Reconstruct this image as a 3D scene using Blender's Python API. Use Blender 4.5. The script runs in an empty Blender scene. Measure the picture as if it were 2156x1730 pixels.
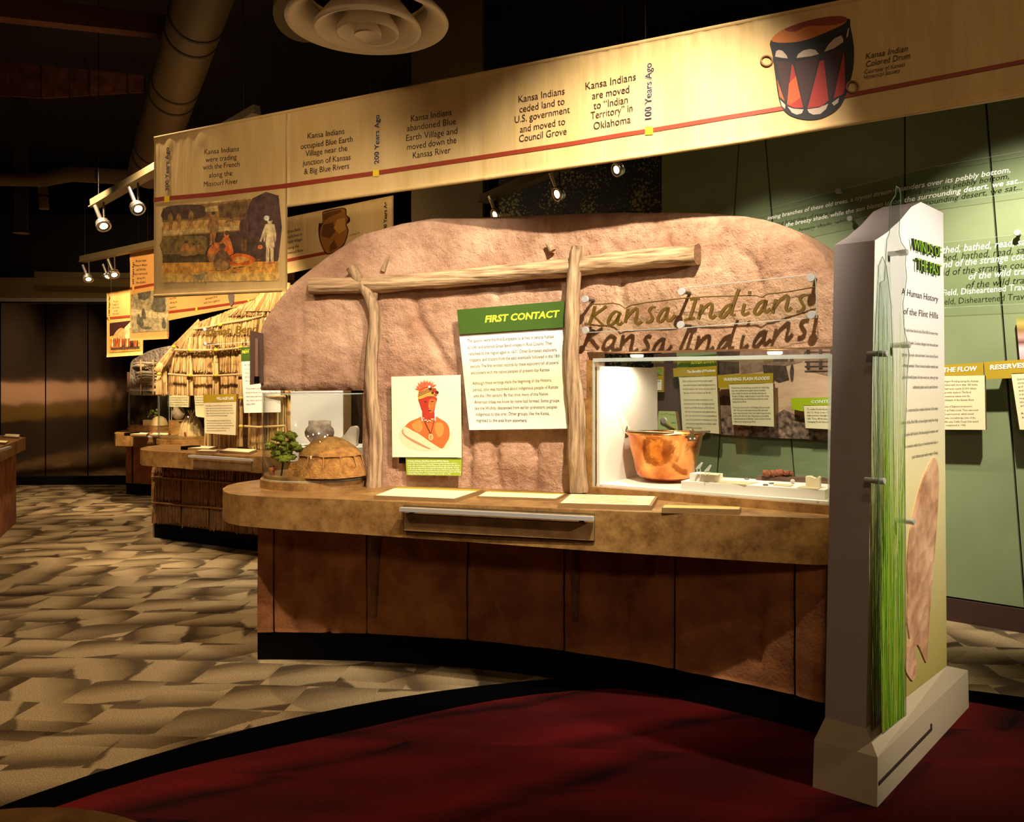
import bpy, math, random
from mathutils import Vector, Matrix, noise
from mathutils.geometry import tessellate_polygon

scene = bpy.context.scene
col = scene.collection
rnd = random.Random(7)

# ---------------------------------------------------------------- camera, world, exposure
F, CX, CY, EYE = 1820.0, 1078.0, 805.0, 1.5
cam_data = bpy.data.cameras.new('camera')
cam_data.sensor_width = 36.0
cam_data.sensor_fit = 'HORIZONTAL'
cam_data.lens = F / 2156.0 * 36.0
cam_data.shift_y = (CY - 865.0) / 2156.0
cam_data.clip_end = 80
camera = bpy.data.objects.new('camera', cam_data)
camera.location = (0, 0, EYE)
camera.rotation_euler = (math.pi / 2, 0, 0)
col.objects.link(camera)
scene.camera = camera

world = bpy.data.worlds.new('dim_gallery_air')
scene.world = world
world.use_nodes = True
world.node_tree.nodes['Background'].inputs[0].default_value = (1.0, 0.86, 0.68, 1)
world.node_tree.nodes['Background'].inputs[1].default_value = 0.012

vs = scene.view_settings
vs.view_transform = 'Standard'
vs.look = 'None'
vs.exposure = 0.0
vs.gamma = 1.0
vs.use_curve_mapping = False
try:
    scene.cycles.transparent_max_bounces = 24
    scene.cycles.sample_clamp_indirect = 4.0
    scene.cycles.max_bounces = 8
    scene.cycles.use_denoising = True
except Exception:
    pass

WARM = (1.0, 0.74, 0.46)
WARMER = (1.0, 0.66, 0.34)
NEUTRAL = (1.0, 0.87, 0.70)


def spot(name, loc, aim, watts, deg, color=WARM, blend=0.5, size=0.04):
    d = bpy.data.lights.new(name, 'SPOT')
    d.energy = watts
    d.color = color
    d.spot_size = math.radians(deg)
    d.spot_blend = blend
    d.shadow_soft_size = size
    o = bpy.data.objects.new(name, d)
    o.location = loc
    o.rotation_euler = (Vector(aim) - Vector(loc)).to_track_quat('-Z', 'Y').to_euler()
    col.objects.link(o)
    return o


# the gallery's track spots, and fill lamps added among them
spot('spot_mud_wall', (0.66, 2.15, 3.72), (0.42, 4.40, 1.58), 860, 56, NEUTRAL, 0.95, 0.035)
spot('spot_mud_wall_left', (-0.30, 2.60, 3.30), (-0.95, 4.75, 1.50), 240, 58, NEUTRAL, 0.9, 0.05)
spot('spot_banner_left', (-1.9, 2.4, 3.3), (-1.45, 5.05, 2.45), 120, 56, WARM, 0.95)
spot('spot_banner_right', (2.3, 1.3, 3.5), (1.5, 3.65, 2.8), 26, 60, WARMER, 0.9)
spot('spot_title_slab', (3.05, 1.55, 2.60), (1.72, 3.40, 1.40), 390, 54, NEUTRAL, 0.7)
spot('spot_green_wall', (2.35, 3.7, 3.5), (3.05, 5.22, 1.75), 620, 58, NEUTRAL, 0.85)
spot('spot_green_wall_far', (0.9, 4.9, 3.9), (1.85, 6.25, 1.1), 420, 56, NEUTRAL, 0.75)
spot('spot_carpet', (-2.9, 5.6, 4.3), (-2.2, 5.4, 0.0), 300, 74, WARM, 0.8)
spot('spot_carpet_near', (-2.9, 2.6, 4.3), (-1.8, 4.1, 0.0), 330, 66, WARM, 0.95)
spot('spot_carpet_far', (-4.6, 8.6, 3.1), (-4.4, 8.4, 0.0), 170, 95, WARM, 0.9)
spot('spot_thatch', (-2.4, 5.9, 3.3), (-2.75, 8.0, 1.30), 560, 66, WARM, 0.7)
spot('spot_second_counter', (-3.3, 6.2, 3.3), (-3.0, 7.8, 0.95), 330, 62, WARM, 0.8)
spot('spot_rock_wall', (-4.0, 9.1, 3.4), (-4.7, 10.9, 1.15), 700, 66, WARM, 0.7)
spot('spot_far_banners', (-3.6, 6.6, 2.9), (-4.0, 9.3, 2.15), 230, 64, WARMER, 0.9)
spot('spot_red_carpet', (0.6, 0.6, 4.3), (0.3, 2.9, 0.0), 34, 85, WARM, 0.9)
spot('spot_gap_exhibit', (-1.0, 6.0, 3.2), (-1.45, 6.9, 1.2), 340, 60, NEUTRAL, 0.8)
spot('fill_left_wall', (-6.2, 5.4, 3.0), (-9.0, 5.6, 1.2), 700, 80, WARM, 0.9)  # added lamp: lights the unseen left wall for the steel doors to mirror
spot('fill_left_wall_far', (-6.2, 8.6, 3.0), (-9.0, 8.8, 1.2), 700, 80, WARM, 0.9)  # second added lamp for the same reflection
spot('fill_roof_deck', (-3.6, 7.2, 3.5), (-3.9, 8.5, 4.3), 10, 80, (1.0, 0.6, 0.4), 0.9)  # added uplight that lifts the dark roof deck boards
spot('fill_pot_banner', (-0.9, 5.2, 3.1), (-1.55, 7.1, 2.75), 60, 60, WARM, 0.9)  # added lamp that brightens the cooking pot banner
spot('fill_flood_behind_viewer', (-0.8, -2.6, 3.6), (0.0, 4.2, 0.6), 150, 70, WARMER, 1.0, 0.25)  # added fill from the camera side, lifts the shaded counter base


# ---------------------------------------------------------------- pixel -> place helpers
CAM = Vector((0, 0, EYE))


def ray(x, y):
    return Vector(((x - CX) / F, 1.0, (CY - y) / F))


def at_z(x, y, z):
    r = ray(x, y)
    return CAM + r * ((z - EYE) / r.z)


def at_Y(x, y, Y):
    return CAM + ray(x, y) * Y


class Plane:
    """A vertical (or tilted) surface in the room: origin, right, up, outward normal."""
    def __init__(self, o, u, tilt=0.0):
        self.o = Vector(o)
        self.u = Vector((u[0], u[1], 0)).normalized()
        n = Vector((self.u.y, -self.u.x, 0))
        if tilt:
            n = Matrix.Rotation(tilt, 3, self.u) @ n
        self.n = n
        self.v = self.n.cross(self.u) * -1
        if self.v.z < 0:
            self.v = -self.v

    def pt(self, x, y, off=0.0):
        r = ray(x, y)
        t = (self.o + self.n * off - CAM).dot(self.n) / r.dot(self.n)
        return CAM + r * t

    def scale(self, x, y):
        return (self.pt(x, y) - CAM).y / F      # metres per pixel there


ARC = (-1.25, 0.95)


def arc_hit(x, R):
    dx = (x - CX) / F
    a = dx * dx + 1
    b = 2 * (dx * -ARC[0] + -ARC[1])
    c = ARC[0] ** 2 + ARC[1] ** 2 - R * R
    return (-b + math.sqrt(b * b - 4 * a * c)) / (2 * a)


def arc_tz(x, y, R):
    Y = arc_hit(x, R)
    X = (x - CX) / F * Y
    return math.atan2(X - ARC[0], Y - ARC[1]), EYE + (CY - y) / F * Y


def arc_pt(t, z, R):
    return Vector((ARC[0] + R * math.sin(t), ARC[1] + R * math.cos(t), z))


# ---------------------------------------------------------------- materials
def lin(c):
    return tuple(((v / 255.0) / 12.92 if v / 255.0 <= 0.04045 else ((v / 255.0 + 0.055) / 1.055) ** 2.4) for v in c)


MATS = {}


class NB:
    """small node-tree writer"""
    def __init__(self, name):
        self.m = bpy.data.materials.new(name)
        self.m.use_nodes = True
        self.t = self.m.node_tree
        self.b = self.t.nodes['Principled BSDF']
        self.out = self.t.nodes['Material Output']

    def n(self, kind, **kw):
        nd = self.t.nodes.new(kind)
        for k, v in kw.items():
            if hasattr(nd, k):
                setattr(nd, k, v)
            else:
                nd.inputs[k.replace('_', ' ')].default_value = v
        return nd

    def l(self, a, b):
        self.t.links.new(a, b)


def rgba(c):
    return (*lin(c), 1)


def mat(name, c, rough=0.6, metal=0.0, c2=None, scale=6.0, detail=4.0, bump=0.0, bscale=60.0, coat=0.0,
        stretch=None, lo=0.35, hi=0.65, emit=None, estr=0.0, dist=0.005, noise_rough=0.6):
    if name in MATS:
        return MATS[name]
    k = NB(name)
    k.b.inputs['Roughness'].default_value = rough
    k.b.inputs['Metallic'].default_value = metal
    k.b.inputs['Base Color'].default_value = rgba(c)
    if coat:
        k.b.inputs['Coat Weight'].default_value = coat
    co = None
    if c2 or bump:
        tc = k.n('ShaderNodeTexCoord')
        co = tc.outputs['Object']
        if stretch:
            mp = k.n('ShaderNodeMapping')
            mp.inputs['Scale'].default_value = stretch
            k.l(co, mp.inputs[0])
            co = mp.outputs[0]
    if c2:
        nz = k.n('ShaderNodeTexNoise')
        nz.inputs['Scale'].default_value = scale
        nz.inputs['Detail'].default_value = detail
        nz.inputs['Roughness'].default_value = noise_rough
        k.l(co, nz.inputs['Vector'])
        rp = k.n('ShaderNodeValToRGB')
        rp.color_ramp.elements[0].position = lo
        rp.color_ramp.elements[1].position = hi
        rp.color_ramp.elements[0].color = rgba(c)
        rp.color_ramp.elements[1].color = rgba(c2)
        k.l(nz.outputs['Fac'], rp.inputs[0])
        k.l(rp.outputs[0], k.b.inputs['Base Color'])
    if bump:
        nb = k.n('ShaderNodeTexNoise')
        nb.inputs['Scale'].default_value = bscale
        nb.inputs['Detail'].default_value = 5.0
        k.l(co, nb.inputs['Vector'])
        bp = k.n('ShaderNodeBump')
        bp.inputs['Strength'].default_value = bump
        bp.inputs['Distance'].default_value = dist
        k.l(nb.outputs['Fac'], bp.inputs['Height'])
        k.l(bp.outputs[0], k.b.inputs['Normal'])
    if emit:
        k.b.inputs['Emission Color'].default_value = rgba(emit)
        k.b.inputs['Emission Strength'].default_value = estr
    MATS[name] = k.m
    return k.m


def acrylic(name, tint=(250, 252, 250), gloss=1.0):
    if name in MATS:
        return MATS[name]
    k = NB(name)
    tr = k.n('ShaderNodeBsdfTransparent')
    tr.inputs[0].default_value = rgba(tint)
    gl = k.n('ShaderNodeBsdfGlossy')
    gl.inputs['Roughness'].default_value = 0.03
    fr = k.n('ShaderNodeLayerWeight')
    fr.inputs[0].default_value = 0.5
    pw = k.n('ShaderNodeMath', operation='POWER')
    pw.inputs[1].default_value = 4.0
    k.l(fr.outputs['Facing'], pw.inputs[0])
    mu = k.n('ShaderNodeMath', operation='MULTIPLY_ADD')
    mu.inputs[1].default_value = 0.6 * gloss
    mu.inputs[2].default_value = 0.018 * gloss
    k.l(pw.outputs[0], mu.inputs[0])
    mx = k.n('ShaderNodeMixShader')
    k.l(mu.outputs[0], mx.inputs[0])
    k.l(tr.outputs[0], mx.inputs[1])
    k.l(gl.outputs[0], mx.inputs[2])
    k.l(mx.outputs[0], k.out.inputs[0])
    MATS[name] = k.m
    return k.m


def frosted(name, c, keep):
    """a clear plastic edge or printed film: part of the light goes through"""
    if name in MATS:
        return MATS[name]
    k = NB(name)
    k.b.inputs['Base Color'].default_value = rgba(c)
    k.b.inputs['Roughness'].default_value = 0.15
    k.b.inputs['Alpha'].default_value = keep
    MATS[name] = k.m
    return k.m


def carpet(name, base, dark, light, cell, angle, red=False):
    k = NB(name)
    k.b.inputs['Roughness'].default_value = 0.95
    k.b.inputs['Specular IOR Level'].default_value = 0.1
    tc = k.n('ShaderNodeTexCoord')
    mp = k.n('ShaderNodeMapping')
    mp.inputs['Rotation'].default_value = (0, 0, angle)
    mp.inputs['Scale'].default_value = (1 / cell[0], 1 / cell[1], 1)
    k.l(tc.outputs['Object'], mp.inputs[0])
    nz = k.n('ShaderNodeTexNoise', Scale=2.2, Detail=3.0)
    k.l(mp.outputs[0], nz.inputs['Vector'])
    sub = k.n('ShaderNodeVectorMath', operation='SUBTRACT')
    sub.inputs[1].default_value = (0.5, 0.5, 0.5)
    k.l(nz.outputs['Color'], sub.inputs[0])
    sc = k.n('ShaderNodeVectorMath', operation='SCALE')
    sc.inputs['Scale'].default_value = 0.20
    k.l(sub.outputs[0], sc.inputs[0])
    # rows are shifted against each other so the joints stagger
    sp = k.n('ShaderNodeSeparateXYZ')
    k.l(mp.outputs[0], sp.inputs[0])
    fl = k.n('ShaderNodeMath', operation='FLOOR')
    k.l(sp.outputs[1], fl.inputs[0])
    wn0 = k.n('ShaderNodeTexWhiteNoise', noise_dimensions='1D')
    k.l(fl.outputs[0], wn0.inputs['W'])
    cb = k.n('ShaderNodeCombineXYZ')
    k.l(wn0.outputs['Value'], cb.inputs[0])
    ad = k.n('ShaderNodeVectorMath', operation='ADD')
    k.l(mp.outputs[0], ad.inputs[0])
    k.l(cb.outputs[0], ad.inputs[1])
    fv = k.n('ShaderNodeVectorMath', operation='FLOOR')
    k.l(ad.outputs[0], fv.inputs[0])
    wn = k.n('ShaderNodeTexWhiteNoise', noise_dimensions='2D')
    k.l(fv.outputs[0], wn.inputs['Vector'])
    fr = k.n('ShaderNodeVectorMath', operation='SUBTRACT')
    k.l(ad.outputs[0], fr.inputs[0])
    k.l(fv.outputs[0], fr.inputs[1])
    lo = k.n('ShaderNodeVectorMath', operation='ADD')
    k.l(fr.outputs[0], lo.inputs[0])
    k.l(sc.outputs[0], lo.inputs[1])
    an = k.n('ShaderNodeMath', operation='MULTIPLY')
    an.inputs[1].default_value = 6.28 if not red else 0.5
    if red:
        k.l(wn.outputs['Value'], an.inputs[0])
    else:
        q4 = k.n('ShaderNodeMath', operation='MULTIPLY')
        q4.inputs[1].default_value = 5.0
        k.l(wn.outputs['Value'], q4.inputs[0])
        qf = k.n('ShaderNodeMath', operation='FLOOR')
        k.l(q4.outputs[0], qf.inputs[0])
        k.l(qf.outputs[0], an.inputs[0])
        an.inputs[1].default_value = 1.45
    vr = k.n('ShaderNodeVectorRotate', rotation_type='Z_AXIS')
    vr.inputs['Center'].default_value = (0.5, 0.5, 0)
    k.l(lo.outputs[0], vr.inputs['Vector'])
    k.l(an.outputs[0], vr.inputs['Angle'])
    s2 = k.n('ShaderNodeSeparateXYZ')
    k.l(vr.outputs[0], s2.inputs[0])
    # bend the strokes
    sq = k.n('ShaderNodeMath', operation='POWER')
    sq.inputs[1].default_value = 2.0
    k.l(s2.outputs[1], sq.inputs[0])
    mb = k.n('ShaderNodeMath', operation='MULTIPLY_ADD')
    mb.inputs[1].default_value = 0.12
    k.l(sq.outputs[0], mb.inputs[0])
    k.l(s2.outputs[0], mb.inputs[2])
    m3 = k.n('ShaderNodeMath', operation='MULTIPLY')
    m3.inputs[1].default_value = 1.0
    k.l(mb.outputs[0], m3.inputs[0])
    f3 = k.n('ShaderNodeMath', operation='FRACT')
    k.l(m3.outputs[0], f3.inputs[0])
    rp = k.n('ShaderNodeValToRGB')
    e = rp.color_ramp.elements
    if red:
        pts = [(0.0, dark), (0.10, base), (0.5, base), (0.8, light), (1.0, dark)]
    else:
        pts = [(0.0, dark), (0.07, dark), (0.13, light), (0.45, light), (0.80, base), (0.93, dark), (1.0, dark)]
    e[0].position, e[0].color = pts[0][0], rgba(pts[0][1])
    e[1].position, e[1].color = pts[-1][0], rgba(pts[-1][1])
    for p, c in pts[1:-1]:
        x = e.new(p)
        x.color = rgba(c)
    k.l(f3.outputs[0], rp.inputs[0])
    # broad blotches
    nb = k.n('ShaderNodeTexNoise', Scale=1.3, Detail=3.0)
    k.l(fv.outputs[0] if not red else mp.outputs[0], nb.inputs['Vector'])
    rb = k.n('ShaderNodeValToRGB')
    rb.color_ramp.elements[0].position = 0.40
    rb.color_ramp.elements[1].position = 0.62
    rb.color_ramp.elements[0].color = rgba(dark if red else base)
    rb.color_ramp.elements[1].color = rgba(light)
    k.l(nb.outputs['Fac'], rb.inputs[0])
    mx = k.n('ShaderNodeMixRGB')
    mx.inputs[0].default_value = 0.3
    k.l(rp.outputs[0], mx.inputs[1])
    k.l(rb.outputs[0], mx.inputs[2])
    if not red:
        m2 = k.n('ShaderNodeMapping')
        m2.inputs['Rotation'].default_value = (0, 0, angle + 0.25)
        m2.inputs['Scale'].default_value = (1 / 0.62, 1 / 0.21, 1)
        k.l(tc.outputs['Object'], m2.inputs[0])
        a2 = k.n('ShaderNodeVectorMath', operation='ADD')
        k.l(m2.outputs[0], a2.inputs[0])
        k.l(sc.outputs[0], a2.inputs[1])
        f2 = k.n('ShaderNodeVectorMath', operation='FLOOR')
        k.l(a2.outputs[0], f2.inputs[0])
        w2 = k.n('ShaderNodeTexWhiteNoise', noise_dimensions='2D')
        k.l(f2.outputs[0], w2.inputs['Vector'])
        d2 = k.n('ShaderNodeVectorMath', operation='SUBTRACT')
        k.l(a2.outputs[0], d2.inputs[0])
        k.l(f2.outputs[0], d2.inputs[1])
        x2 = k.n('ShaderNodeSeparateXYZ')
        k.l(d2.outputs[0], x2.inputs[0])
        y2 = k.n('ShaderNodeMath', operation='MULTIPLY')
        k.l(x2.outputs[0], y2.inputs[0])
        k.l(w2.outputs['Value'], y2.inputs[1])
        r2 = k.n('ShaderNodeValToRGB')
        r2.color_ramp.elements[0].position, r2.color_ramp.elements[0].color = 0.25, (1, 1, 1, 1)
        r2.color_ramp.elements[1].position, r2.color_ramp.elements[1].color = 0.75, (0.38, 0.35, 0.31, 1)
        k.l(y2.outputs[0], r2.inputs[0])
        mz = k.n('ShaderNodeMixRGB', blend_type='MULTIPLY')
        mz.inputs[0].default_value = 0.9
        k.l(mx.outputs[0], mz.inputs[1])
        k.l(r2.outputs[0], mz.inputs[2])
        mx = mz
    # pile speckle
    ns = k.n('ShaderNodeTexNoise', Scale=170.0, Detail=3.0)
    k.l(tc.outputs['Object'], ns.inputs['Vector'])
    rs = k.n('ShaderNodeValToRGB')
    rs.color_ramp.elements[0].color = (0.5, 0.5, 0.5, 1)
    rs.color_ramp.elements[1].color = (1.3, 1.3, 1.3, 1)
    rs.color_ramp.elements[0].position = 0.3
    rs.color_ramp.elements[1].position = 0.7
    k.l(ns.outputs['Fac'], rs.inputs[0])
    mm = k.n('ShaderNodeMixRGB', blend_type='MULTIPLY')
    mm.inputs[0].default_value = 1.0
    k.l(mx.outputs[0], mm.inputs[1])
    k.l(rs.outputs[0], mm.inputs[2])
    k.l(mm.outputs[0], k.b.inputs['Base Color'])
    bp = k.n('ShaderNodeBump', Strength=0.5, Distance=0.003)
    k.l(ns.outputs['Fac'], bp.inputs['Height'])
    k.l(bp.outputs[0], k.b.inputs['Normal'])
    MATS[name] = k.m
    return k.m


k = NB('mud_plaster')
k.b.inputs['Roughness'].default_value = 0.92
k.b.inputs['Specular IOR Level'].default_value = 0.2
_tc = k.n('ShaderNodeTexCoord')
_n1 = k.n('ShaderNodeTexNoise', Scale=3.2, Detail=8.0, Roughness=0.62)
_n2 = k.n('ShaderNodeTexNoise', Scale=26.0, Detail=6.0, Roughness=0.65)
_n3 = k.n('ShaderNodeTexNoise', Scale=95.0, Detail=4.0, Roughness=0.6)
for q in (_n1, _n2, _n3):
    k.l(_tc.outputs['Object'], q.inputs['Vector'])
_r = k.n('ShaderNodeValToRGB')
_r.color_ramp.elements[0].position, _r.color_ramp.elements[0].color = 0.30, rgba((160, 116, 88))
_r.color_ramp.elements[1].position, _r.color_ramp.elements[1].color = 0.68, rgba((220, 178, 146))
k.l(_n1.outputs['Fac'], _r.inputs[0])
_r2 = k.n('ShaderNodeValToRGB')
_r2.color_ramp.elements[0].position, _r2.color_ramp.elements[0].color = 0.25, (0.62, 0.58, 0.55, 1)
_r2.color_ramp.elements[1].position, _r2.color_ramp.elements[1].color = 0.55, (1, 1, 1, 1)
k.l(_n2.outputs['Fac'], _r2.inputs[0])
_mm = k.n('ShaderNodeMixRGB', blend_type='MULTIPLY')
_mm.inputs[0].default_value = 0.7
k.l(_r.outputs[0], _mm.inputs[1])
k.l(_r2.outputs[0], _mm.inputs[2])
k.l(_mm.outputs[0], k.b.inputs['Base Color'])
_b1 = k.n('ShaderNodeBump', Strength=0.9, Distance=0.02)
k.l(_n2.outputs['Fac'], _b1.inputs['Height'])
_b2 = k.n('ShaderNodeBump', Strength=0.7, Distance=0.006)
k.l(_n3.outputs['Fac'], _b2.inputs['Height'])
k.l(_b1.outputs[0], _b2.inputs['Normal'])
k.l(_b2.outputs[0], k.b.inputs['Normal'])
M_MUD = k.m
MATS['mud_plaster'] = k.m
M_MUDBASE = mat('mud_panel', (136, 82, 48), 0.9, c2=(186, 124, 74), scale=4.5, detail=6, bump=0.7, bscale=70, dist=0.008)
M_LOG = mat('weathered_post', (112, 84, 58), 0.85, c2=(190, 158, 118), scale=5, stretch=(12, 12, 0.9), detail=7, bump=0.7, bscale=6, dist=0.012, lo=0.33, hi=0.62)
M_LOGH = mat('weathered_log', (112, 82, 54), 0.85, c2=(206, 170, 126), scale=5, stretch=(0.8, 2.0, 12), detail=7, bump=0.8, bscale=6, dist=0.012, lo=0.33, hi=0.6)
M_LOGEND = mat('log_end', (92, 62, 40), 0.9, c2=(130, 92, 60), scale=60, bump=0.6, bscale=90)
M_LAM = mat('mottled_laminate', (100, 64, 28), 0.42, c2=(172, 130, 72), scale=8, detail=10, noise_rough=0.78, lo=0.34, hi=0.62)
M_KICK = mat('black_kick', (9, 8, 8), 0.7)
M_ALU = mat('brushed_aluminium', (206, 200, 190), 0.35, 0.45)
M_STEELPIN = mat('steel_pin', (214, 212, 206), 0.22, 0.35)
M_WHITE = mat('white_print', (244, 238, 226), 0.55)
M_CREAM = mat('cream_print', (240, 228, 186), 0.55)
M_INK = mat('black_ink', (38, 32, 28), 0.6)
M_INKG = mat('grey_ink', (46, 42, 36), 0.6)
M_GREEN = mat('dark_green_header', (62, 92, 24), 0.5)
M_LIME = mat('lime_lettering', (214, 224, 60), 0.5)
M_OLIVE = mat('olive_yellow_header', (178, 152, 34), 0.5)
M_LIMEPANEL = mat('lime_panel', (150, 170, 40), 0.5)
M_PAPERWHITE = mat('white_lettering', (250, 248, 240), 0.5)
M_BOARD = mat('board_edge', (138, 104, 62), 0.6)
M_CASEWHITE = mat('case_white', (236, 226, 214), 0.7)
M_ACR = acrylic('clear_acrylic')
M_ACRTINT = acrylic('screen_acrylic', (247, 250, 247), 0.8)
M_EDGE = frosted('acrylic_edge', (226, 236, 228), 0.38)
M_EDGE2 = frosted('acrylic_edge_faint', (214, 222, 214), 0.22)


# ---------------------------------------------------------------- mesh writer and object tree
class MB:
    def __init__(self):
        self.v, self.f, self.mi, self.mats, self.sm = [], [], [], [], []

    def slot(self, m):
        if m not in self.mats:
            self.mats.append(m)
        return self.mats.index(m)

    def add(self, vs, fs, m=None, smooth=False):
        b = len(self.v)
        self.v += [Vector(p) for p in vs]
        s = self.slot(m) if m else 0
        for f in fs:
            self.f.append(tuple(i + b for i in f))
            self.mi.append(s)
            self.sm.append(smooth)

    def box(self, c, size, ux=(1, 0, 0), uy=(0, 1, 0), uz=(0, 0, 1), m=None):
        c, ux, uy, uz = Vector(c), Vector(ux).normalized(), Vector(uy).normalized(), Vector(uz).normalized()
        a, b, d = size[0] / 2, size[1] / 2, size[2] / 2
        vs = [c + ux * (a * i) + uy * (b * j) + uz * (d * k) for k in (-1, 1) for j in (-1, 1) for i in (-1, 1)]
        self.add(vs, [(0, 2, 3, 1), (4, 5, 7, 6), (0, 1, 5, 4), (2, 6, 7, 3), (0, 4, 6, 2), (1, 3, 7, 5)], m)

    def prism(self, poly, ext, m=None, m_side=None, cap_back=True):
        """closed polygon swept along ext; concave outlines are fine"""
        poly = [Vector(p) for p in poly]
        ext = Vector(ext)
        n = len(poly)
        tri = tessellate_polygon([poly])
        self.add(poly, [tuple(t) for t in tri], m)
        if ext.length > 1e-9:
            back = [p + ext for p in poly]
            if cap_back:
                self.add(back, [tuple(reversed(t)) for t in tri], m)
            self.add(poly + back, [(i, (i + 1) % n, n + (i + 1) % n, n + i) for i in range(n)], m_side or m)

    def flat(self, poly, m):
        poly = [Vector(p) for p in poly]
        self.add(poly, [tuple(t) for t in tessellate_polygon([poly])], m)

    def tube(self, path, radii, seg=8, m=None, caps=True, m_cap=None, jit=0.0, smooth=True, closed=False):
        path = [Vector(p) for p in path]
        n = len(path)
        if not hasattr(radii, '__len__'):
            radii = [radii] * n
        vs = []
        ref = None
        for i, p in enumerate(path):
            if closed:
                t = (path[(i + 1) % n] - path[i - 1]).normalized()
            else:
                t = (path[min(i + 1, n - 1)] - path[max(i - 1, 0)]).normalized()
            if ref is None:
                ref = Vector((0, 0, 1)) if abs(t.z) < 0.9 else Vector((1, 0, 0))
                ref = (ref - t * ref.dot(t)).normalized()
            else:
                ref = (ref - t * ref.dot(t)).normalized()
            b = t.cross(ref)
            for k in range(seg):
                a = 2 * math.pi * k / seg
                r = radii[i]
                if jit:
                    r *= 1 + jit * noise.noise(Vector((math.cos(a) * 1.5, math.sin(a) * 1.5, i * 0.35)) + p * 3)
                vs.append(p + (ref * math.cos(a) + b * math.sin(a)) * r)
        fs = []
        rows = n if closed else n - 1
        for i in range(rows):
            i2 = (i + 1) % n
            for k in range(seg):
                fs.append((i * seg + k, i * seg + (k + 1) % seg, i2 * seg + (k + 1) % seg, i2 * seg + k))
        self.add(vs, fs, m, smooth)
        if caps and not closed:
            self.add(vs[:seg], [tuple(reversed(range(seg)))], m_cap or m)
            self.add(vs[-seg:], [tuple(range(seg))], m_cap or m)

    def lathe(self, prof, c, seg=32, m=None, smooth=True, axis=(0, 0, 1), squash=None, jit=0.0):
        c = Vector(c)
        ax = Vector(axis).normalized()
        e1 = Vector((1, 0, 0)) if abs(ax.x) < 0.9 else Vector((0, 1, 0))
        e1 = (e1 - ax * e1.dot(ax)).normalized()
        e2 = ax.cross(e1)
        vs = []
        for r, h in prof:
            for k in range(seg):
                a = 2 * math.pi * k / seg
                rr = r
                if jit:
                    rr *= 1 + jit * noise.noise(Vector((math.cos(a) * 2, math.sin(a) * 2, h * 9 + c.x)))
                vs.append(c + e1 * (rr * math.cos(a)) + e2 * (rr * math.sin(a)) + ax * h)
        fs = []
        for i in range(len(prof) - 1):
            for k in range(seg):
                fs.append((i * seg + k, i * seg + (k + 1) % seg, (i + 1) * seg + (k + 1) % seg, (i + 1) * seg + k))
        self.add(vs, fs, m, smooth)

    def disc(self, c, r, seg=32, m=None, up=True):
        c = Vector(c)
        vs = [c + Vector((r * math.cos(2 * math.pi * k / seg), r * math.sin(2 * math.pi * k / seg), 0)) for k in range(seg)]
        self.add(vs, [tuple(range(seg)) if up else tuple(reversed(range(seg)))], m)

    def blob(self, c, r, seg=10, rings=7, m=None, amp=0.25, freq=2.0, scale=(1, 1, 1), seed=0.0):
        c = Vector(c)
        vs, fs = [], []
        for i in range(rings + 1):
            ph = math.pi * i / rings
            for k in range(seg):
                a = 2 * math.pi * k / seg
                d = Vector((math.sin(ph) * math.cos(a), math.sin(ph) * math.sin(a), math.cos(ph)))
                q = r * (1 + amp * noise.noise(d * freq + Vector((seed, seed * 1.7, -seed))))
                vs.append(c + Vector((d.x * scale[0], d.y * scale[1], d.z * scale[2])) * q)
        for i in range(rings):
            for k in range(seg):
                fs.append((i * seg + k, (i + 1) * seg + k, (i + 1) * seg + (k + 1) % seg, i * seg + (k + 1) % seg))
        self.add(vs, fs, m, True)


WORLD = {}


def empty(name, loc, label, cat, group=None):
    o = bpy.data.objects.new(name, None)
    o.empty_display_size = 0.1
    o.location = loc
    col.objects.link(o)
    o['label'] = label
    o['category'] = cat
    if group:
        o['group'] = group
    WORLD[o.name] = Vector(loc)
    return o


def build(name, mb, parent=None, m=None, label=None, cat=None, group=None, kind=None, origin=None):
    if m is not None and not mb.mats:
        mb.mats = [m]
    if parent is not None:
        org = WORLD[parent.name]
    elif origin is not None:
        org = Vector(origin)
    else:
        xs = [p.x for p in mb.v]; ys = [p.y for p in mb.v]; zs = [p.z for p in mb.v]
        org = Vector(((min(xs) + max(xs)) / 2, (min(ys) + max(ys)) / 2, min(zs)))
    me = bpy.data.meshes.new(name)
    me.from_pydata([p - org for p in mb.v], [], mb.f)
    for k in mb.mats:
        me.materials.append(k)
    if len(mb.mats) > 1:
        me.polygons.foreach_set('material_index', mb.mi)
    me.polygons.foreach_set('use_smooth', mb.sm)
    me.update()
    o = bpy.data.objects.new(name, me)
    col.objects.link(o)
    if parent is not None:
        o.parent = parent
    else:
        o.location = org
    WORLD[o.name] = org
    if label:
        o['label'] = label
    if cat:
        o['category'] = cat
    if group:
        o['group'] = group
    if kind:
        o['kind'] = kind
    return o


# ---------------------------------------------------------------- lettering
TXT = {}


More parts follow.
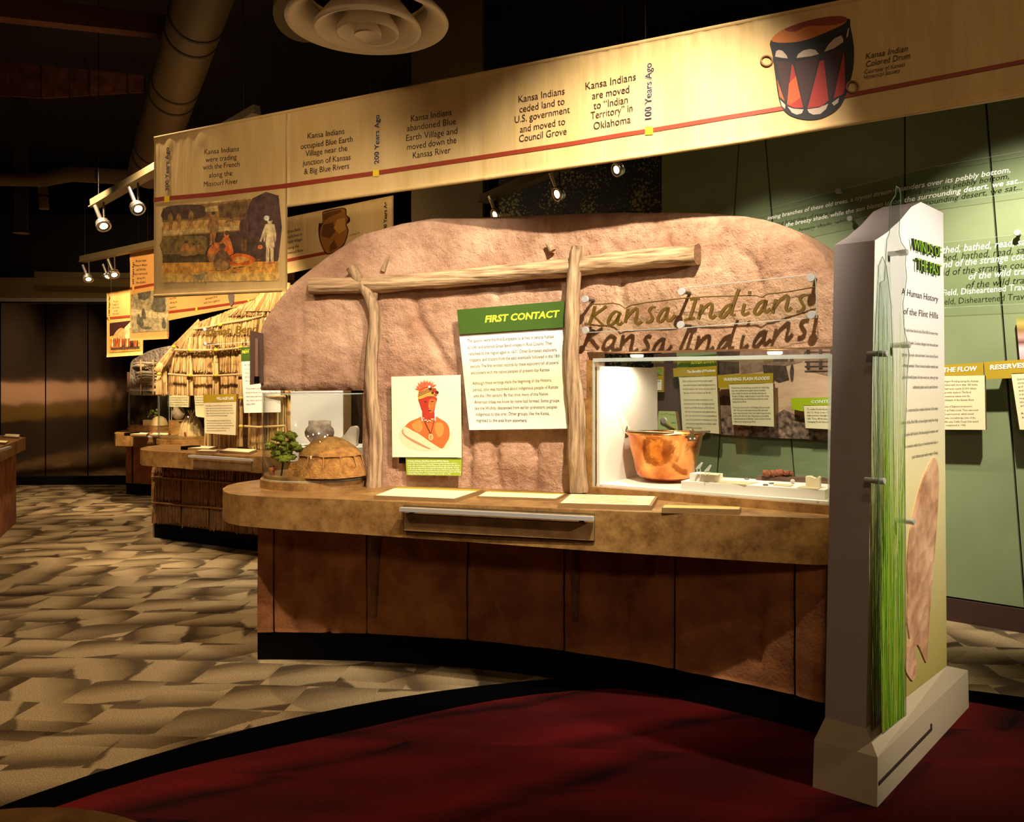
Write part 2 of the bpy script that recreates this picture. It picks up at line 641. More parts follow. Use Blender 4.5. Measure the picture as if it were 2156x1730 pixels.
def glyphs(s, bold=0.0, extrude=0.0, res=2):
    key = (s, bold, extrude, res)
    if key in TXT:
        return TXT[key]
    c = bpy.data.curves.new('lettering', 'FONT')
    c.body = s
    c.size = 1.0
    c.resolution_u = res
    c.offset = bold
    c.extrude = extrude
    c.fill_mode = 'BOTH' if extrude else 'FRONT'
    o = bpy.data.objects.new('lettering', c)
    me = bpy.data.meshes.new_from_object(o)
    vs = [v.co.copy() for v in me.vertices]
    fs = [tuple(p.vertices) for p in me.polygons]
    bpy.data.objects.remove(o)
    bpy.data.curves.remove(c)
    bpy.data.meshes.remove(me)
    x0 = min(v.x for v in vs); x1 = max(v.x for v in vs)
    TXT[key] = (vs, fs, x0, x1)
    return TXT[key]


def text(mb, pl, s, x0, y0, x1, y1, m, off=0.0015, h=None, shear=0.0, bold=0.0, extrude=0.0, res=2, m_side=None):
    """one line of lettering from pixel (x0,y0) to (x1,y1) along its baseline on a surface"""
    vs, fs, a, b = glyphs(s, bold, extrude, res)
    P0, P1 = pl.pt(x0, y0, off), pl.pt(x1, y1, off)
    U = P1 - P0
    W = U.length
    U = U.normalized()
    V = pl.n.cross(U)
    sx = W / max(b - a, 1e-6)
    sy = sx if h is None else h * pl.scale(x0, y0) / 0.72
    out = []
    for p in vs:
        out.append(P0 + U * ((p.x - a + shear * p.y) * sx) + V * (p.y * sy) + pl.n * (p.z * sx + 0.0))
    if m_side is None:
        mb.add(out, fs, m)
        return
    face, side = [], []
    for f in fs:
        (face if max(vs[i].z for i in f) - min(vs[i].z for i in f) < 1e-6 else side).append(f)
    mb.add(out, face, m)
    mb.add(out, side, m_side)


def smooth_poly(pts, n=4):
    """Catmull-Rom through a closed pixel outline"""
    out = []
    k = len(pts)
    for i in range(k):
        p0, p1, p2, p3 = [Vector(pts[(i + j) % k]).to_2d() for j in (-1, 0, 1, 2)]
        for s in range(n):
            t = s / n
            q = 0.5 * ((2 * p1) + (p2 - p0) * t + (2 * p0 - 5 * p1 + 4 * p2 - p3) * t * t + (3 * p1 - p0 - 3 * p2 + p3) * t ** 3)
            out.append((q.x, q.y))
    return out


def oval(cx, cy, rx, ry, n=14, rot=0.0):
    return [(cx + rx * math.cos(2 * math.pi * i / n) * math.cos(rot) - ry * math.sin(2 * math.pi * i / n) * math.sin(rot),
             cy + rx * math.cos(2 * math.pi * i / n) * math.sin(rot) + ry * math.sin(2 * math.pi * i / n) * math.cos(rot)) for i in range(n)]


def art(mb, pl, items, off=0.0016, step=0.00008):
    """flat printed shapes on a surface, later ones over earlier ones"""
    for i, (m, poly) in enumerate(items):
        mb.flat([pl.pt(x, y, off + step * i) for x, y in poly], m)


def panel(mb, pl, corners, thick, m, m_side=None, off=0.0):
    """board whose front face lies at off in front of the surface"""
    mb.prism([pl.pt(x, y, off) for x, y in corners], pl.n * -thick, m, m_side)


def lines_of(mb, pl, n, x0, y0, x1, y1, x2, y2, x3, y3, m, off=0.0015, h=3, words=None, bold=0.0):
    """n lines of running text between a first baseline (p0-p1) and a last (p2-p3)"""
    for i in range(n):
        t = i / max(n - 1, 1)
        s = words[i % len(words)]
        ax, ay = x0 + (x2 - x0) * t, y0 + (y2 - y0) * t
        bx, by = x1 + (x3 - x1) * t, y1 + (y3 - y1) * t
        text(mb, pl, s, ax, ay, bx, by, m, off, h=h, bold=bold, res=1)


for _m in (M_KICK,):
    _m.node_tree.nodes['Principled BSDF'].inputs['Specular IOR Level'].default_value = 0.05


# ================================================================ THE ROOM
M_CARPET = carpet('beige_carpet', (112, 92, 62), (50, 37, 24), (172, 150, 112), (0.36, 0.32), 0.10)
M_RED = carpet('red_carpet', (76, 13, 14), (26, 5, 6), (104, 20, 19), (1.1, 0.34), 0.3, red=True)
M_BORDER = mat('black_carpet', (5, 5, 5), 1.0)
M_BORDER.node_tree.nodes['Principled BSDF'].inputs['Specular IOR Level'].default_value = 0.0
M_CEIL = mat('black_ceiling', (34, 31, 29), 0.9)

mb = MB()
mb.add([(-12, -4, 0), (8, -4, 0), (8, 16, 0), (-12, 16, 0)], [(0, 1, 2, 3)])
floor = build('floor', mb, m=M_CARPET, kind='structure', origin=(0, 0, 0),
              label='beige carpet with brushed brown strokes covering the gallery floor')


def ring_outline(R, wob, n=96):
    out = []
    for i in range(n):
        a = 2 * math.pi * i / n
        r = R + wob * math.sin(a * 5 + 0.6) + wob * 0.5 * math.sin(a * 11)
        out.append(Vector((0.95 + r * math.cos(a), 1.03 + r * math.sin(a), 0)))
    return out


mb = MB()
mb.prism([p + Vector((0, 0, 0.004)) for p in ring_outline(3.42, 0.0)], (0, 0, -0.004))
build('carpet_border', mb, floor, M_BORDER, label='black carpet border round the red area')
mb = MB()
mb.prism([p + Vector((0, 0, 0.006)) for p in ring_outline(3.215, 0.05)], (0, 0, -0.002))
build('red_carpet', mb, floor, M_RED, label='round dark red carpet inlay')

mb = MB()
mb.box((-2, 6, 4.95), (20, 20, 0.1))
build('ceiling', mb, m=M_CEIL, kind='structure', label='black open ceiling above the gallery')

# left room wall, met only in the steel doors' reflection
M_LWALL = mat('tan_left_wall', (52, 40, 28), 0.8)
mb = MB()
mb.box((-9.1, 6, 2.45), (0.1, 20, 4.9))
wl = build('wall_left', mb, m=M_LWALL, kind='structure', label='tan plaster wall along the left of the gallery')
mb = MB()
mb.box((-9.03, 7.2, 1.30), (0.04, 10.0, 0.42))
build('reflection_band', mb, wl, mat('pink_band', (232, 196, 168), 0.7))  # invented pale band, put in for the steel doors to reflect
mb = MB()
mb.box((-9.03, 7.2, 0.92), (0.05, 10.0, 0.3))
build('reflection_band', mb, wl, mat('olive_band', (128, 104, 44), 0.7))  # invented olive band below it, also only for the reflection
mb = MB()
mb.box((-2, 15.9, 2.45), (20, 0.1, 4.9))
build('wall_back', mb, m=mat('dark_back_wall', (30, 26, 22), 0.9), kind='structure', label='dark wall far behind the exhibits')
mb = MB()
mb.box((-2, -3.95, 2.45), (20, 0.1, 4.9))
build('wall_front', mb, m=mat('dim_front_wall', (86, 72, 54), 0.9), kind='structure', label='dim plaster wall behind the viewer')

# ---- stainless steel doors on the far left
M_STEEL = NB('stainless_steel')
M_STEEL.b.inputs['Metallic'].default_value = 1.0
M_STEEL.b.inputs['Base Color'].default_value = rgba((150, 134, 116))
M_STEEL.b.inputs['Roughness'].default_value = 0.07
M_STEEL.b.inputs['Anisotropic'].default_value = 0.0
_tc = M_STEEL.n('ShaderNodeTexCoord')
_mp = M_STEEL.n('ShaderNodeMapping')
_mp.inputs['Scale'].default_value = (1.6, 1.0, 1.2)
M_STEEL.l(_tc.outputs['Object'], _mp.inputs[0])
_nz = M_STEEL.n('ShaderNodeTexNoise', Scale=2.0, Detail=1.0)
M_STEEL.l(_mp.outputs[0], _nz.inputs['Vector'])
_bp = M_STEEL.n('ShaderNodeBump', Strength=0.12, Distance=0.02)
M_STEEL.l(_nz.outputs['Fac'], _bp.inputs['Height'])
M_STEEL.l(_bp.outputs[0], M_STEEL.b.inputs['Normal'])
M_STEEL = M_STEEL.m
PS = Plane((-6.6, 12.75, 0), (1, 0.05))
M_HEAD = mat('olive_soffit', (136, 116, 70), 0.8)
mb = MB()
mb.box(PS.pt(40, 620, -0.35).to_2d().to_3d() + Vector((0, 0, 2.0)), (7.2, 0.5, 4.0), PS.u, -PS.n)
wd = build('wall_doors', mb, m=mat('door_recess', (24, 18, 16), 0.7), kind='structure',
           label='dark far wall that holds the stainless steel doors')
dx = [-180, -90, 3, 98, 187, 272, 360, 450]
for i in range(len(dx) - 1):
    mb = MB()
    a, b = dx[i] + 1.2, dx[i + 1] - 1.2
    cs = [PS.pt(a, 640), PS.pt(b, 640), PS.pt(b, 1008), PS.pt(a, 1008)]
    cs = [Vector((p.x, p.y, z)) for p, z in zip(cs, (2.70, 2.70, 0.12, 0.12))]
    mb.prism([p + PS.n * 0.03 for p in cs], PS.n * -0.06)
    build('door_panel', mb, wd, M_STEEL, label='tall stainless steel door leaf')
mb = MB()
h0, h1 = PS.pt(-200, 600, 0.05), PS.pt(470, 600, 0.05)
mb.box(((h0.x + h1.x) / 2, (h0.y + h1.y) / 2, 2.87), ((h1 - h0).length, 0.3, 0.30), PS.u, -PS.n)
build('door_soffit', mb, wd, M_HEAD, label='olive soffit over the doors')
mb = MB()
mb.box(((h0.x + h1.x) / 2, (h0.y + h1.y) / 2 - 0.14, 2.70), ((h1 - h0).length, 0.04, 0.05), PS.u, -PS.n)
build('door_track', mb, wd, M_ALU)
mb = MB()
mb.box(((h0.x + h1.x) / 2, (h0.y + h1.y) / 2, 0.06), ((h1 - h0).length, 0.1, 0.12), PS.u, -PS.n)
build('door_sill', mb, wd, M_KICK)

# ---- the green display wall on the right
GD = Vector((0.753, -0.658, 0)).normalized()
PG = Plane((2.75, 5.47, 0), GD)
M_GWALL = mat('sage_green_panel', (126, 140, 100), 0.5, c2=(134, 148, 108), scale=2)
M_GDARK = mat('panel_joint', (38, 46, 32), 0.8)
gl = PG.pt(1392, 600)
g0 = gl.to_2d().to_3d()
glen = 5.2
mb = MB()
mb.box(g0 + PG.u * (glen / 2) - PG.n * 0.09 + Vector((0, 0, 2.0)), (glen, 0.1, 4.0), PG.u, -PG.n)
wr = build('wall_right', mb, m=M_GDARK, kind='structure', label='sage green panelled wall at the right with slanted joints')
# each panel of the wall is a board of its own, with slanted joints between
tops = [1392, 1561, 1608, 1900, 2076, 2300]
bots = [1392, 1530, 1690, 1900, 2152, 2400]


def gx(px, z):
    p = PG.pt(px, CY)
    return Vector((p.x, p.y, z))


joints = [(1392, 1392), (1562, 1498), (1603, 1690), (1905, 1905), (2066, 2158), (2420, 2420)]
for i in range(len(joints) - 1):
    a, b = joints[i], joints[i + 1]
    e = PG.u * 0.006
    lo, hi = 0.15, 3.6
    mb = MB()
    mb.prism([gx(a[1], lo) + e, gx(b[1], lo) - e, gx(b[0], hi) - e, gx(a[0], hi) + e], PG.n * -0.04)
    build('panel', mb, wr, M_GWALL)
mb = MB()
mb.box(g0 + PG.u * (glen / 2) + PG.n * 0.005 + Vector((0, 0, 0.07)), (glen, 0.03, 0.14), PG.u, -PG.n)
build('baseboard_right', mb, m=mat('brown_baseboard', (58, 34, 26), 0.6), kind='structure',
      label='dark brown baseboard under the green wall')

# leafy photo mural behind, left of the green wall
PM = Plane((gl.x + 0.15, gl.y + 0.9, 0), (0.98, -0.2))
k = NB('leafy_mural')
_tc = k.n('ShaderNodeTexCoord')
_v = k.n('ShaderNodeTexVoronoi', Scale=38.0)
k.l(_tc.outputs['Object'], _v.inputs['Vector'])
_n = k.n('ShaderNodeTexNoise', Scale=3.2, Detail=5.0)
k.l(_tc.outputs['Object'], _n.inputs['Vector'])
_m = k.n('ShaderNodeMath', operation='MULTIPLY_ADD')
_m.inputs[1].default_value = -0.55
k.l(_v.outputs['Distance'], _m.inputs[0])
k.l(_n.outputs['Fac'], _m.inputs[2])
_r = k.n('ShaderNodeValToRGB')
_r.color_ramp.elements[0].position = 0.27
_r.color_ramp.elements[0].color = rgba((12, 12, 9))
_r.color_ramp.elements[1].position = 0.46
_r.color_ramp.elements[1].color = rgba((176, 160, 92))
_e = _r.color_ramp.elements.new(0.34)
_e.color = rgba((92, 92, 44))
k.l(_m.outputs[0], _r.inputs[0])
k.l(_r.outputs[0], k.b.inputs['Base Color'])
mb = MB()
panel(mb, PM, [(1050, 350), (1402, 250), (1402, 1150), (1050, 1150)], 0.04, k.m)
build('leaf_mural', mb, label='dark photo mural of tree foliage left of the green wall', cat='mural')

# square column behind the banner, round duct on its left
mb = MB()
pa, pb = at_Y(866, 600, 7.6), at_Y(1016, 600, 7.6)
mb.box(((pa.x + pb.x) / 2, 7.9, 2.45), (pb.x - pa.x, 0.6, 4.9))
build('column', mb, m=mat('tan_column', (128, 108, 72), 0.8), kind='structure', label='square tan column behind the long banner')

# ================================================================ OVERHEAD
M_DUCT = mat('dark_painted_duct', (92, 76, 48), 0.6)
M_DUCTRING = mat('duct_seam', (30, 25, 18), 0.7)
M_RUST = mat('reddish_brown_beam', (88, 46, 34), 0.8)


def duct(name, path, r, label, rings=()):
    e = empty(name, Vector(path[0]), label, 'duct')
    b = MB()
    b.tube(path, r, 24, M_DUCT)
    build('pipe', b, e)
    for t in rings:
        i = min(int(t), len(path) - 2)
        p = Vector(path[i]).lerp(Vector(path[i + 1]), t - i)
        d = (Vector(path[i + 1]) - Vector(path[i])).normalized()
        b = MB()
        b.tube([p - d * 0.012, p + d * 0.012], r * 1.03, 24, M_DUCTRING)
        build('seam_ring', b, e)
    return e


dA, dB = at_Y(445, -60, 5.2), at_Y(312, 360, 8.2)
duct('ceiling_duct', [dA, dB], 0.175, 'long round brown duct slanting down behind the banner', (0.16, 0.22, 0.44, 0.50, 0.82, 0.88))
duct('side_duct', [at_Y(-60, 375, 8.6), at_Y(60, 376, 8.6), at_Y(85, 378, 8.55), at_Y(150, 366, 8.5), at_Y(250, 372, 8.5), at_Y(340, 378, 8.5)],
     0.075, 'thin brown duct running level at the upper left', (0.5, 3.6, 4.4))
duct('vertical_drop_duct', [at_Y(90, 380, 8.6), at_Y(93, 440, 8.6)], 0.045, 'short duct stub dropping from the thin level duct', (0.55,))
duct('neck_duct', [at_Y(640, -90, 4.9), at_Y(640, 34, 4.6)], 0.16, 'dark duct elbow just behind the round ceiling vent', (0.4, 0.6))
# beams
mb = MB()
b0, b1 = at_Y(-80, 8, 5.6), at_Y(390, 62, 6.6)
d = (b1 - b0).normalized()
mb.box((b0 + b1) / 2, ((b1 - b0).length, 0.12, 0.15), d, Vector((0, 0, 1)).cross(d), Vector((0, 0, 1)))
build('roof_beam', mb, m=M_RUST, label='reddish brown roof beam crossing the upper left corner', cat='beam')
# rough timber patch of the roof deck
e = empty('roof_deck', at_Y(150, 200, 8.5), 'dim reddish brown roof deck boards at the upper left', 'roof deck')
xs = [-60, 20, 86, 145, 188, 268, 305]
for i in range(len(xs) - 1):
    b = MB()
    y0a, y0b = 122 + (xs[i] + 60) * 0.10, 122 + (xs[i + 1] + 60) * 0.10
    y1a, y1b = 206 - abs(xs[i] - 90) * 0.06, 206 - abs(xs[i + 1] - 90) * 0.06
    pl = Plane((0, 8.5 + 0.04 * (i % 2), 0), (1, 0))
    b.prism([pl.pt(xs[i] + 2.5, y0a), pl.pt(xs[i + 1] - 2.5, y0b), pl.pt(xs[i + 1] - 2.5, y1b), pl.pt(xs[i] + 2.5, y1a)], (0, 0.03, 0),
            mat('rough_timber', (70, 34, 22), 0.9, c2=(120, 66, 40), scale=9, detail=6, bump=0.6, bscale=30))
    build('board', b, e)

# round ceiling air diffuser
DC = at_Y(774, 60, 3.95)
M_VENT = mat('vent_enamel', (236, 226, 210), 0.35)
e = empty('ceiling_vent', DC, 'round cream ceiling air vent with nested rings', 'air vent')
for i, (r0, r1, zt, zb) in enumerate([(0.37, 0.268, 0.035, 0.02), (0.245, 0.15, 0.015, -0.012), (0.142, 0.075, 0.0, -0.025), (0.062, 0.0, -0.012, -0.032)]):
    b = MB()
    prof = [(r1, zt + 0.10 if r1 else zb + 0.02), (r1 + 0.004, zb + 0.055 if r1 else zb + 0.02), (r0 * 0.93, zb), (r0 * 0.985, zb - 0.004), (r0, zb + 0.008), (r0 * 0.985, zb + 0.02), (max(r1 - 0.006, 0), zt + 0.115)]
    b.lathe(prof, DC, 56, M_VENT)
    build('vent_ring', b, e)
b = MB()
b.lathe([(0.30, 0.13), (0.30, 0.5), (0.0, 0.5)], DC, 40, mat('vent_throat', (40, 30, 22), 0.8))
build('vent_neck', b, e)

# short open can on the column, seen above the banner
cc = at_Y(886, 180, 7.49)
mb = MB()
ax = Vector((0.02, -0.42, 0.9)).normalized()
mb.lathe([(0.106, -0.32), (0.106, 0.0), (0.110, 0.004), (0.092, 0.004), (0.087, -0.05), (0.0, -0.06)], cc, 32, mat('can_tan', (150, 130, 92), 0.5), axis=ax)
build('open_can_lamp', mb, label='small tan cylindrical can lamp peeking above the banner beside the column', cat='lamp')

# light tracks and their spot heads
M_TRACK = mat('track_olive', (112, 100, 70), 0.5, 0.3)
M_HEADM = mat('spot_silver', (214, 208, 196), 0.25, 0.9)
M_LAMPON = mat('lamp_face', (255, 236, 190), 0.4, emit=(255, 226, 170), estr=6.0)
M_RODM = mat('track_rod', (70, 56, 46), 0.6)


def track(name, p0, p1, label, w=0.05, h=0.055):
    e = empty(name, (p0 + p1) / 2, label, 'light track')
    b = MB()
    d = (p1 - p0).normalized()
    s = Vector((0, 0, 1)).cross(d).normalized()
    b.box((p0 + p1) / 2, ((p1 - p0).length, w, h), d, s, d.cross(s), M_TRACK)
    b.box((p0 + p1) / 2 - d.cross(s) * (h / 2 + 0.004), ((p1 - p0).length, w * 1.7, 0.008), d, s, d.cross(s), M_TRACK)
    build('rail', b, e)
    for f in (0.04, 0.93):
        b = MB()
        p = p0.lerp(p1, f)
        b.tube([p, Vector((p.x, p.y, 4.9))], 0.003, 6, M_CEIL)
        build('drop_rod', b, e)
    return p0, p1


def spot_head(tr, x, drop_px, label, ang=0.5, s=1.0, lean=-1):
    """gimbal spot under a track: stem rod, angled handle, round finned lamp head"""
    p0, p1 = tr
    lo, hi = -0.2, 1.2
    for _ in range(40):
        mid = (lo + hi) / 2
        p = p0.lerp(p1, mid)
        if CX + F * p.x / p.y < x:
            lo = mid
        else:
            hi = mid
    top = p0.lerp(p1, lo) - Vector((0, 0, 0.034))
    c = top - Vector((0, 0, drop_px * top.y / F))
    e = empty('track_spot', c, label, 'spotlight', 'spot heads on the light tracks')
    b = MB()
    b.tube([c + Vector((0.005, 0.01, 0.02)), top + Vector((0.005, 0, 0.002))], 0.010 * s, 8, M_RODM)
    build('stem', b, e)
    ax = Vector((math.sin(ang), -0.55, -math.cos(ang))).normalized()
    b = MB()
    b.lathe([(0.0, -0.05 * s), (0.03 * s, -0.05 * s), (0.035 * s, -0.035 * s), (0.06 * s, -0.03 * s), (0.062 * s, -0.012 * s), (0.056 * s, -0.01 * s),
             (0.066 * s, 0.0), (0.068 * s, 0.03 * s), (0.064 * s, 0.035 * s), (0.05 * s, 0.03 * s)], c, 24, M_HEADM, axis=ax)
    build('lamp_head', b, e)
    b = MB()
    b.lathe([(0.036 * s, 0.026 * s), (0.0, 0.026 * s)], c, 24, M_LAMPON, axis=ax)
    build('lamp_face', b, e)
    b = MB()
    b.lathe([(0.052 * s, 0.028 * s), (0.036 * s, 0.022 * s)], c, 24, M_RODM, axis=ax)
    build('lamp_bezel', b, e)
    b = MB()
    q = c + Vector((lean * 0.02 * s, 0, 0.04 * s))
    b.tube([q, q + Vector((lean * 0.055 * s, 0, 0.14 * s))], 0.02 * s, 10, M_HEADM)
    build('handle', b, e)
    return e


t1 = track('light_track', at_Y(196, 428, 6.6), at_Y(542, 230, 5.5), 'slanting olive light track passing behind the left end of the banner')
spot_head(t1, 217, 47, 'track spotlight lowest on the slanting track at left', 0.6, 0.8)
spot_head(t1, 289, 52, 'track spotlight close to the left edge of the long banner', 0.75, 0.8)
t2 = track('light_track', at_Y(172, 545, 9.0), at_Y(360, 505, 8.2), 'brown light track above the small orange banners')
spot_head(t2, 186, 36, 'leftmost small track spotlight over the steel doors', 0.4, 0.75)
spot_head(t2, 227, 40, 'small track spotlight turned away, middle of the three over the doors', -0.3, 0.65)
spot_head(t2, 240, 38, 'small track spotlight right of two others over the doors', 0.5, 0.8)
track('light_track', at_Y(75, 577, 11.0), at_Y(360, 581, 11.0), 'level olive rail running just above the steel doors', 0.06, 0.06)
t4 = track('light_track', at_Y(1016, 418, 6.6), at_Y(1340, 282, 5.0), 'light track glimpsed below the banner right of the column')
spot_head(t4, 1177, 46, 'track spotlight hanging below the middle of the banner', -1.15, 0.75)
spot_head(t4, 1302, 46, 'track spotlight half hidden by the lower edge of the banner', -1.15, 0.65)
spot_head(t4, 1046, 36, 'track spotlight just over the top edge of the mud wall', -1.1, 0.75)
b = MB()
rc = at_Y(45, 491, 9.5)
b.lathe([(0.085, 0), (0.078, 0.01), (0.07, 0.004), (0.0, 0.01)], rc, 24, M_TRACK)
b.tube([rc + Vector((0, 0, 0.01)), Vector((rc.x, rc.y, 4.9))], 0.07, 20, M_CEIL)
build('ring_lamp', b, label='thin round ring lamp hanging dark at the far left', cat='lamp')


# ================================================================ FRONT EXHIBIT: counter
ZC = 0.94
front = [(541, 1010), (505, 1015), (480, 1021), (469, 1028), (471, 1034), (482, 1038.5), (505, 1042), (545, 1044.5), (596, 1047), (700, 1050.5), (803, 1055),
         (1000, 1063), (1250, 1074), (1400, 1079.5), (1560, 1085.5), (1650, 1088.5), (1710, 1090.5), (1745, 1090)]
FP = [at_z(x, y, ZC) for x, y in front]
outline = FP + [Vector((1.42, 3.62, ZC)), Vector((1.60, 3.86, ZC)), Vector((1.95, 4.35, ZC)), Vector((1.2, 5.0, ZC)), Vector((0.2, 5.3, ZC)), Vector((-1.0, 5.4, ZC))]
THK = 0.178
ctop = empty('countertop', (0, 4.4, ZC - THK), 'long brown mottled countertop with rounded left end in front of the mud wall', 'countertop')
mb = MB()
n = len(outline)
lo = []
for i, p in enumerate(outline):
    lo.append(Vector((p.x, p.y, ZC - (0.150 + 0.045 * min(max((p.x + 1.5) / 2.9, 0), 1)))))
mb.add(outline, [tuple(t) for t in tessellate_polygon([outline])])
mb.add(lo, [tuple(t) for t in tessellate_polygon([lo])])
mb.add(outline + lo, [(i, (i + 1) % n, n + (i + 1) % n, n + i) for i in range(n)])
build('slab', mb, ctop, M_LAM)
# drawer in the counter edge
pA, pB = at_z(850, 1057.2, ZC), at_z(1252, 1074, ZC)
PD = Plane(pA, pB - pA)
M_DRAWER = mat('drawer_laminate', (122, 86, 48), 0.45, c2=(160, 122, 74), scale=12, detail=9, lo=0.36, hi=0.66)
mb = MB()
panel(mb, PD, [(849, 1064), (1252, 1082), (1252, 1140), (849, 1118)], 0.004, M_GDARK, off=0.009)
build('drawer_gap', mb, ctop, label='dark joint line round the drawer')
mb = MB()
panel(mb, PD, [(850.5, 1066), (1250.5, 1084), (1250.5, 1138), (850.5, 1116.5)], 0.008, M_DRAWER, off=0.014)
drw = build('drawer', mb, ctop, label='shallow laminate drawer front')
mb = MB()
h0, h1 = PD.pt(843, 1071.5, 0.045), PD.pt(1250, 1091.5, 0.045)
d = (h1 - h0).normalized()
mb.box((h0 + h1) / 2, ((h1 - h0).length, 0.03, 0.017), d, PD.n, PD.v)
for t in (0.06, 0.94):
    mb.box(h0.lerp(h1, t) - PD.n * 0.022, (0.02, 0.03, 0.012), d, PD.n, PD.v)
build('handle', mb, drw, M_ALU, label='long brushed aluminium pull bar')

# ---- base cabinet under the counter: curved mud panels over a black kick
RB = 3.72
cb = empty('counter_base', (0, 4.4, 0), 'curved dark brown mud-panel base under the front countertop', 'cabinet')
seams = [541, 576, 771, 983, 1187, 1419, 1672, 1738]
th = [arc_tz(x, 1200, RB)[0] for x in seams]
base_grooves = {1: [(612, 1130, 612, 1215), (612, 1215, 620, 1300), (722, 1140, 705, 1245), (705, 1245, 690, 1330)],
                3: [(1010, 1205, 1045, 1300)],
                4: [(1302, 1160, 1302, 1240), (1302, 1240, 1285, 1310), (1375, 1165, 1365, 1210), (1365, 1210, 1318, 1270), (1318, 1270, 1305, 1350)],
                5: [(1603, 1245, 1593, 1320), (1593, 1320, 1594, 1400)]}
for i in range(len(seams) - 1):
    b = MB()
    a0, a1 = th[i] + 0.0011, th[i + 1] - 0.0011
    if i == 0:
        a0 = th[0]
    nc, nr = max(6, int((a1 - a0) * RB / 0.022)), 26
    gro = []
    for (x0, y0, x1, y1) in base_grooves.get(i, []):
        p, q = arc_tz(x0, y0, RB), arc_tz(x1, y1, RB)
        gro.append((p[0] * RB, p[1], q[0] * RB, q[1]))
    vs = []
    for r in range(nr + 1):
        z = 0.15 + (ZC - (0.150 + 0.045 * min(max((arc_pt(a0, 0, RB).x + 1.5) / 2.9, 0), 1)) - 0.003 - 0.15) * r / nr
        for c in range(nc + 1):
            t = a0 + (a1 - a0) * c / nc
            s = t * RB
            p = arc_pt(t, z, RB)
            dsp = 0.012 * noise.noise(p * 4.0) + 0.006 * noise.noise(p * 13.0)
            for (ax_, az, bx, bz) in gro:
                L2 = (bx - ax_) ** 2 + (bz - az) ** 2
                u = max(0, min(1, ((s - ax_) * (bx - ax_) + (z - az) * (bz - az)) / L2))
                dd = math.hypot(s - ax_ - u * (bx - ax_), z - az - u * (bz - az))
                dsp -= 0.034 * math.exp(-(dd / 0.016) ** 2)
            edge = min(c, nc - c)
            if edge == 0:
                dsp -= 0.008
            vs.append(arc_pt(t, z, RB - dsp))
    fs = [(r * (nc + 1) + c, r * (nc + 1) + c + 1, (r + 1) * (nc + 1) + c + 1, (r + 1) * (nc + 1) + c) for r in range(nr) for c in range(nc)]
    k0 = len(vs)
    # returns back into the body so every panel is a board with thickness
    ring = [c for c in range(nc + 1)] + [r * (nc + 1) + nc for r in range(1, nr + 1)] + [nr * (nc + 1) + c for c in range(nc - 1, -1, -1)] + [r * (nc + 1) for r in range(nr - 1, 0, -1)]
    for j in ring:
        p = vs[j]
        v = Vector((p.x - ARC[0], p.y - ARC[1], 0)).normalized()
        vs.append(p + v * 0.04)
    m_ = len(ring)
    fs += [(ring[j], ring[(j + 1) % m_], k0 + (j + 1) % m_, k0 + j) for j in range(m_)]
    b.add(vs, fs, M_MUDBASE, True)
    build('panel', b, cb)
# body behind the panels and kick
b = MB()
ts = [th[0] + (th[-1] - th[0]) * i / 40 for i in range(41)]
poly = [arc_pt(t, 0.15, RB + 0.03) for t in ts] + [arc_pt(t, 0.15, RB + 0.62) for t in reversed(ts)]
b.prism(poly, (0, 0, 0.592))
build('body', b, cb, M_MUDBASE)
b = MB()
poly = [arc_pt(t, 0.0, RB + 0.012) for t in ts] + [arc_pt(t, 0.0, RB + 0.60) for t in reversed(ts)]
b.prism(poly, (0, 0, 0.15))
build('kick_plate', b, cb, M_KICK, label='black recessed kick plate')
for (xa, xb, y1) in ((790, 787, 1300), (1208, 1213, 1310)):
    b = MB()
    p0, p1 = arc_tz(xa, 1120, RB), arc_tz(xb, y1, RB)
    path, rad = [], []
    for i in range(13):
        t = i / 12
        path.append(arc_pt(p0[0] + (p1[0] - p0[0]) * t, p0[1] + (p1[1] - p0[1]) * t, RB + 0.004))
        rad.append(0.040 - 0.026 * t)
    b.tube(path, rad, 10, mat('dark_post', (112, 78, 48), 0.85, c2=(140, 100, 64), scale=14), jit=0.15)
    build('post', b, cb)


# ================================================================ FRONT EXHIBIT: mud wall
RW, WT = 3.78, 0.27
OUT = [(546, 700), (549, 685), (560, 662), (580, 633), (605, 602), (630, 580), (655, 560), (700, 526), (735, 503), (760, 490), (800, 479), (840, 468),
       (900, 457), (1000, 453), (1080, 450), (1150, 447), (1225, 445), (1300, 444), (1400, 444), (1460, 444.5), (1500, 446), (1560, 452), (1600, 459),
       (1630, 468), (1660, 482), (1690, 502), (1715, 524), (1735, 548), (1750, 573), (1760, 598), (1766, 625), (1769, 655)]
import numpy as np
otz = [arc_tz(x, y, RW) for x, y in OUT]
dense = []
for i in range(len(otz) - 1):
    (t0, z0), (t1, z1) = otz[i], otz[i + 1]
    L = math.hypot((t1 - t0) * RW, z1 - z0)
    m_ = max(1, int(L / 0.016))
    for j in range(m_):
        f = j / m_
        dense.append((t0 + (t1 - t0) * f, z0 + (z1 - z0) * f))
dense.append(otz[-1])
zl = arc_tz(600, 822, RW)[1]          # underside over the round case
zr = arc_tz(1450, 737, RW)[1]         # underside over the box case
tl = arc_tz(764, 900, RW)[0]
tr = arc_tz(1236, 900, RW)[0]
edge_pts = [(t * RW, z) for t, z in dense]
edge_pts = [(edge_pts[0][0], zl + (edge_pts[0][1] - zl) * i / 12) for i in range(12)] + edge_pts + \
           [(edge_pts[-1][0], edge_pts[-1][1] + (zr - edge_pts[-1][1]) * i / 6) for i in range(1, 7)]
edge_pts += [(dense[0][0] * RW + ((tl - 0.01) - dense[0][0]) * RW * i / 40, zl) for i in range(41)]
EP = np.array(edge_pts)

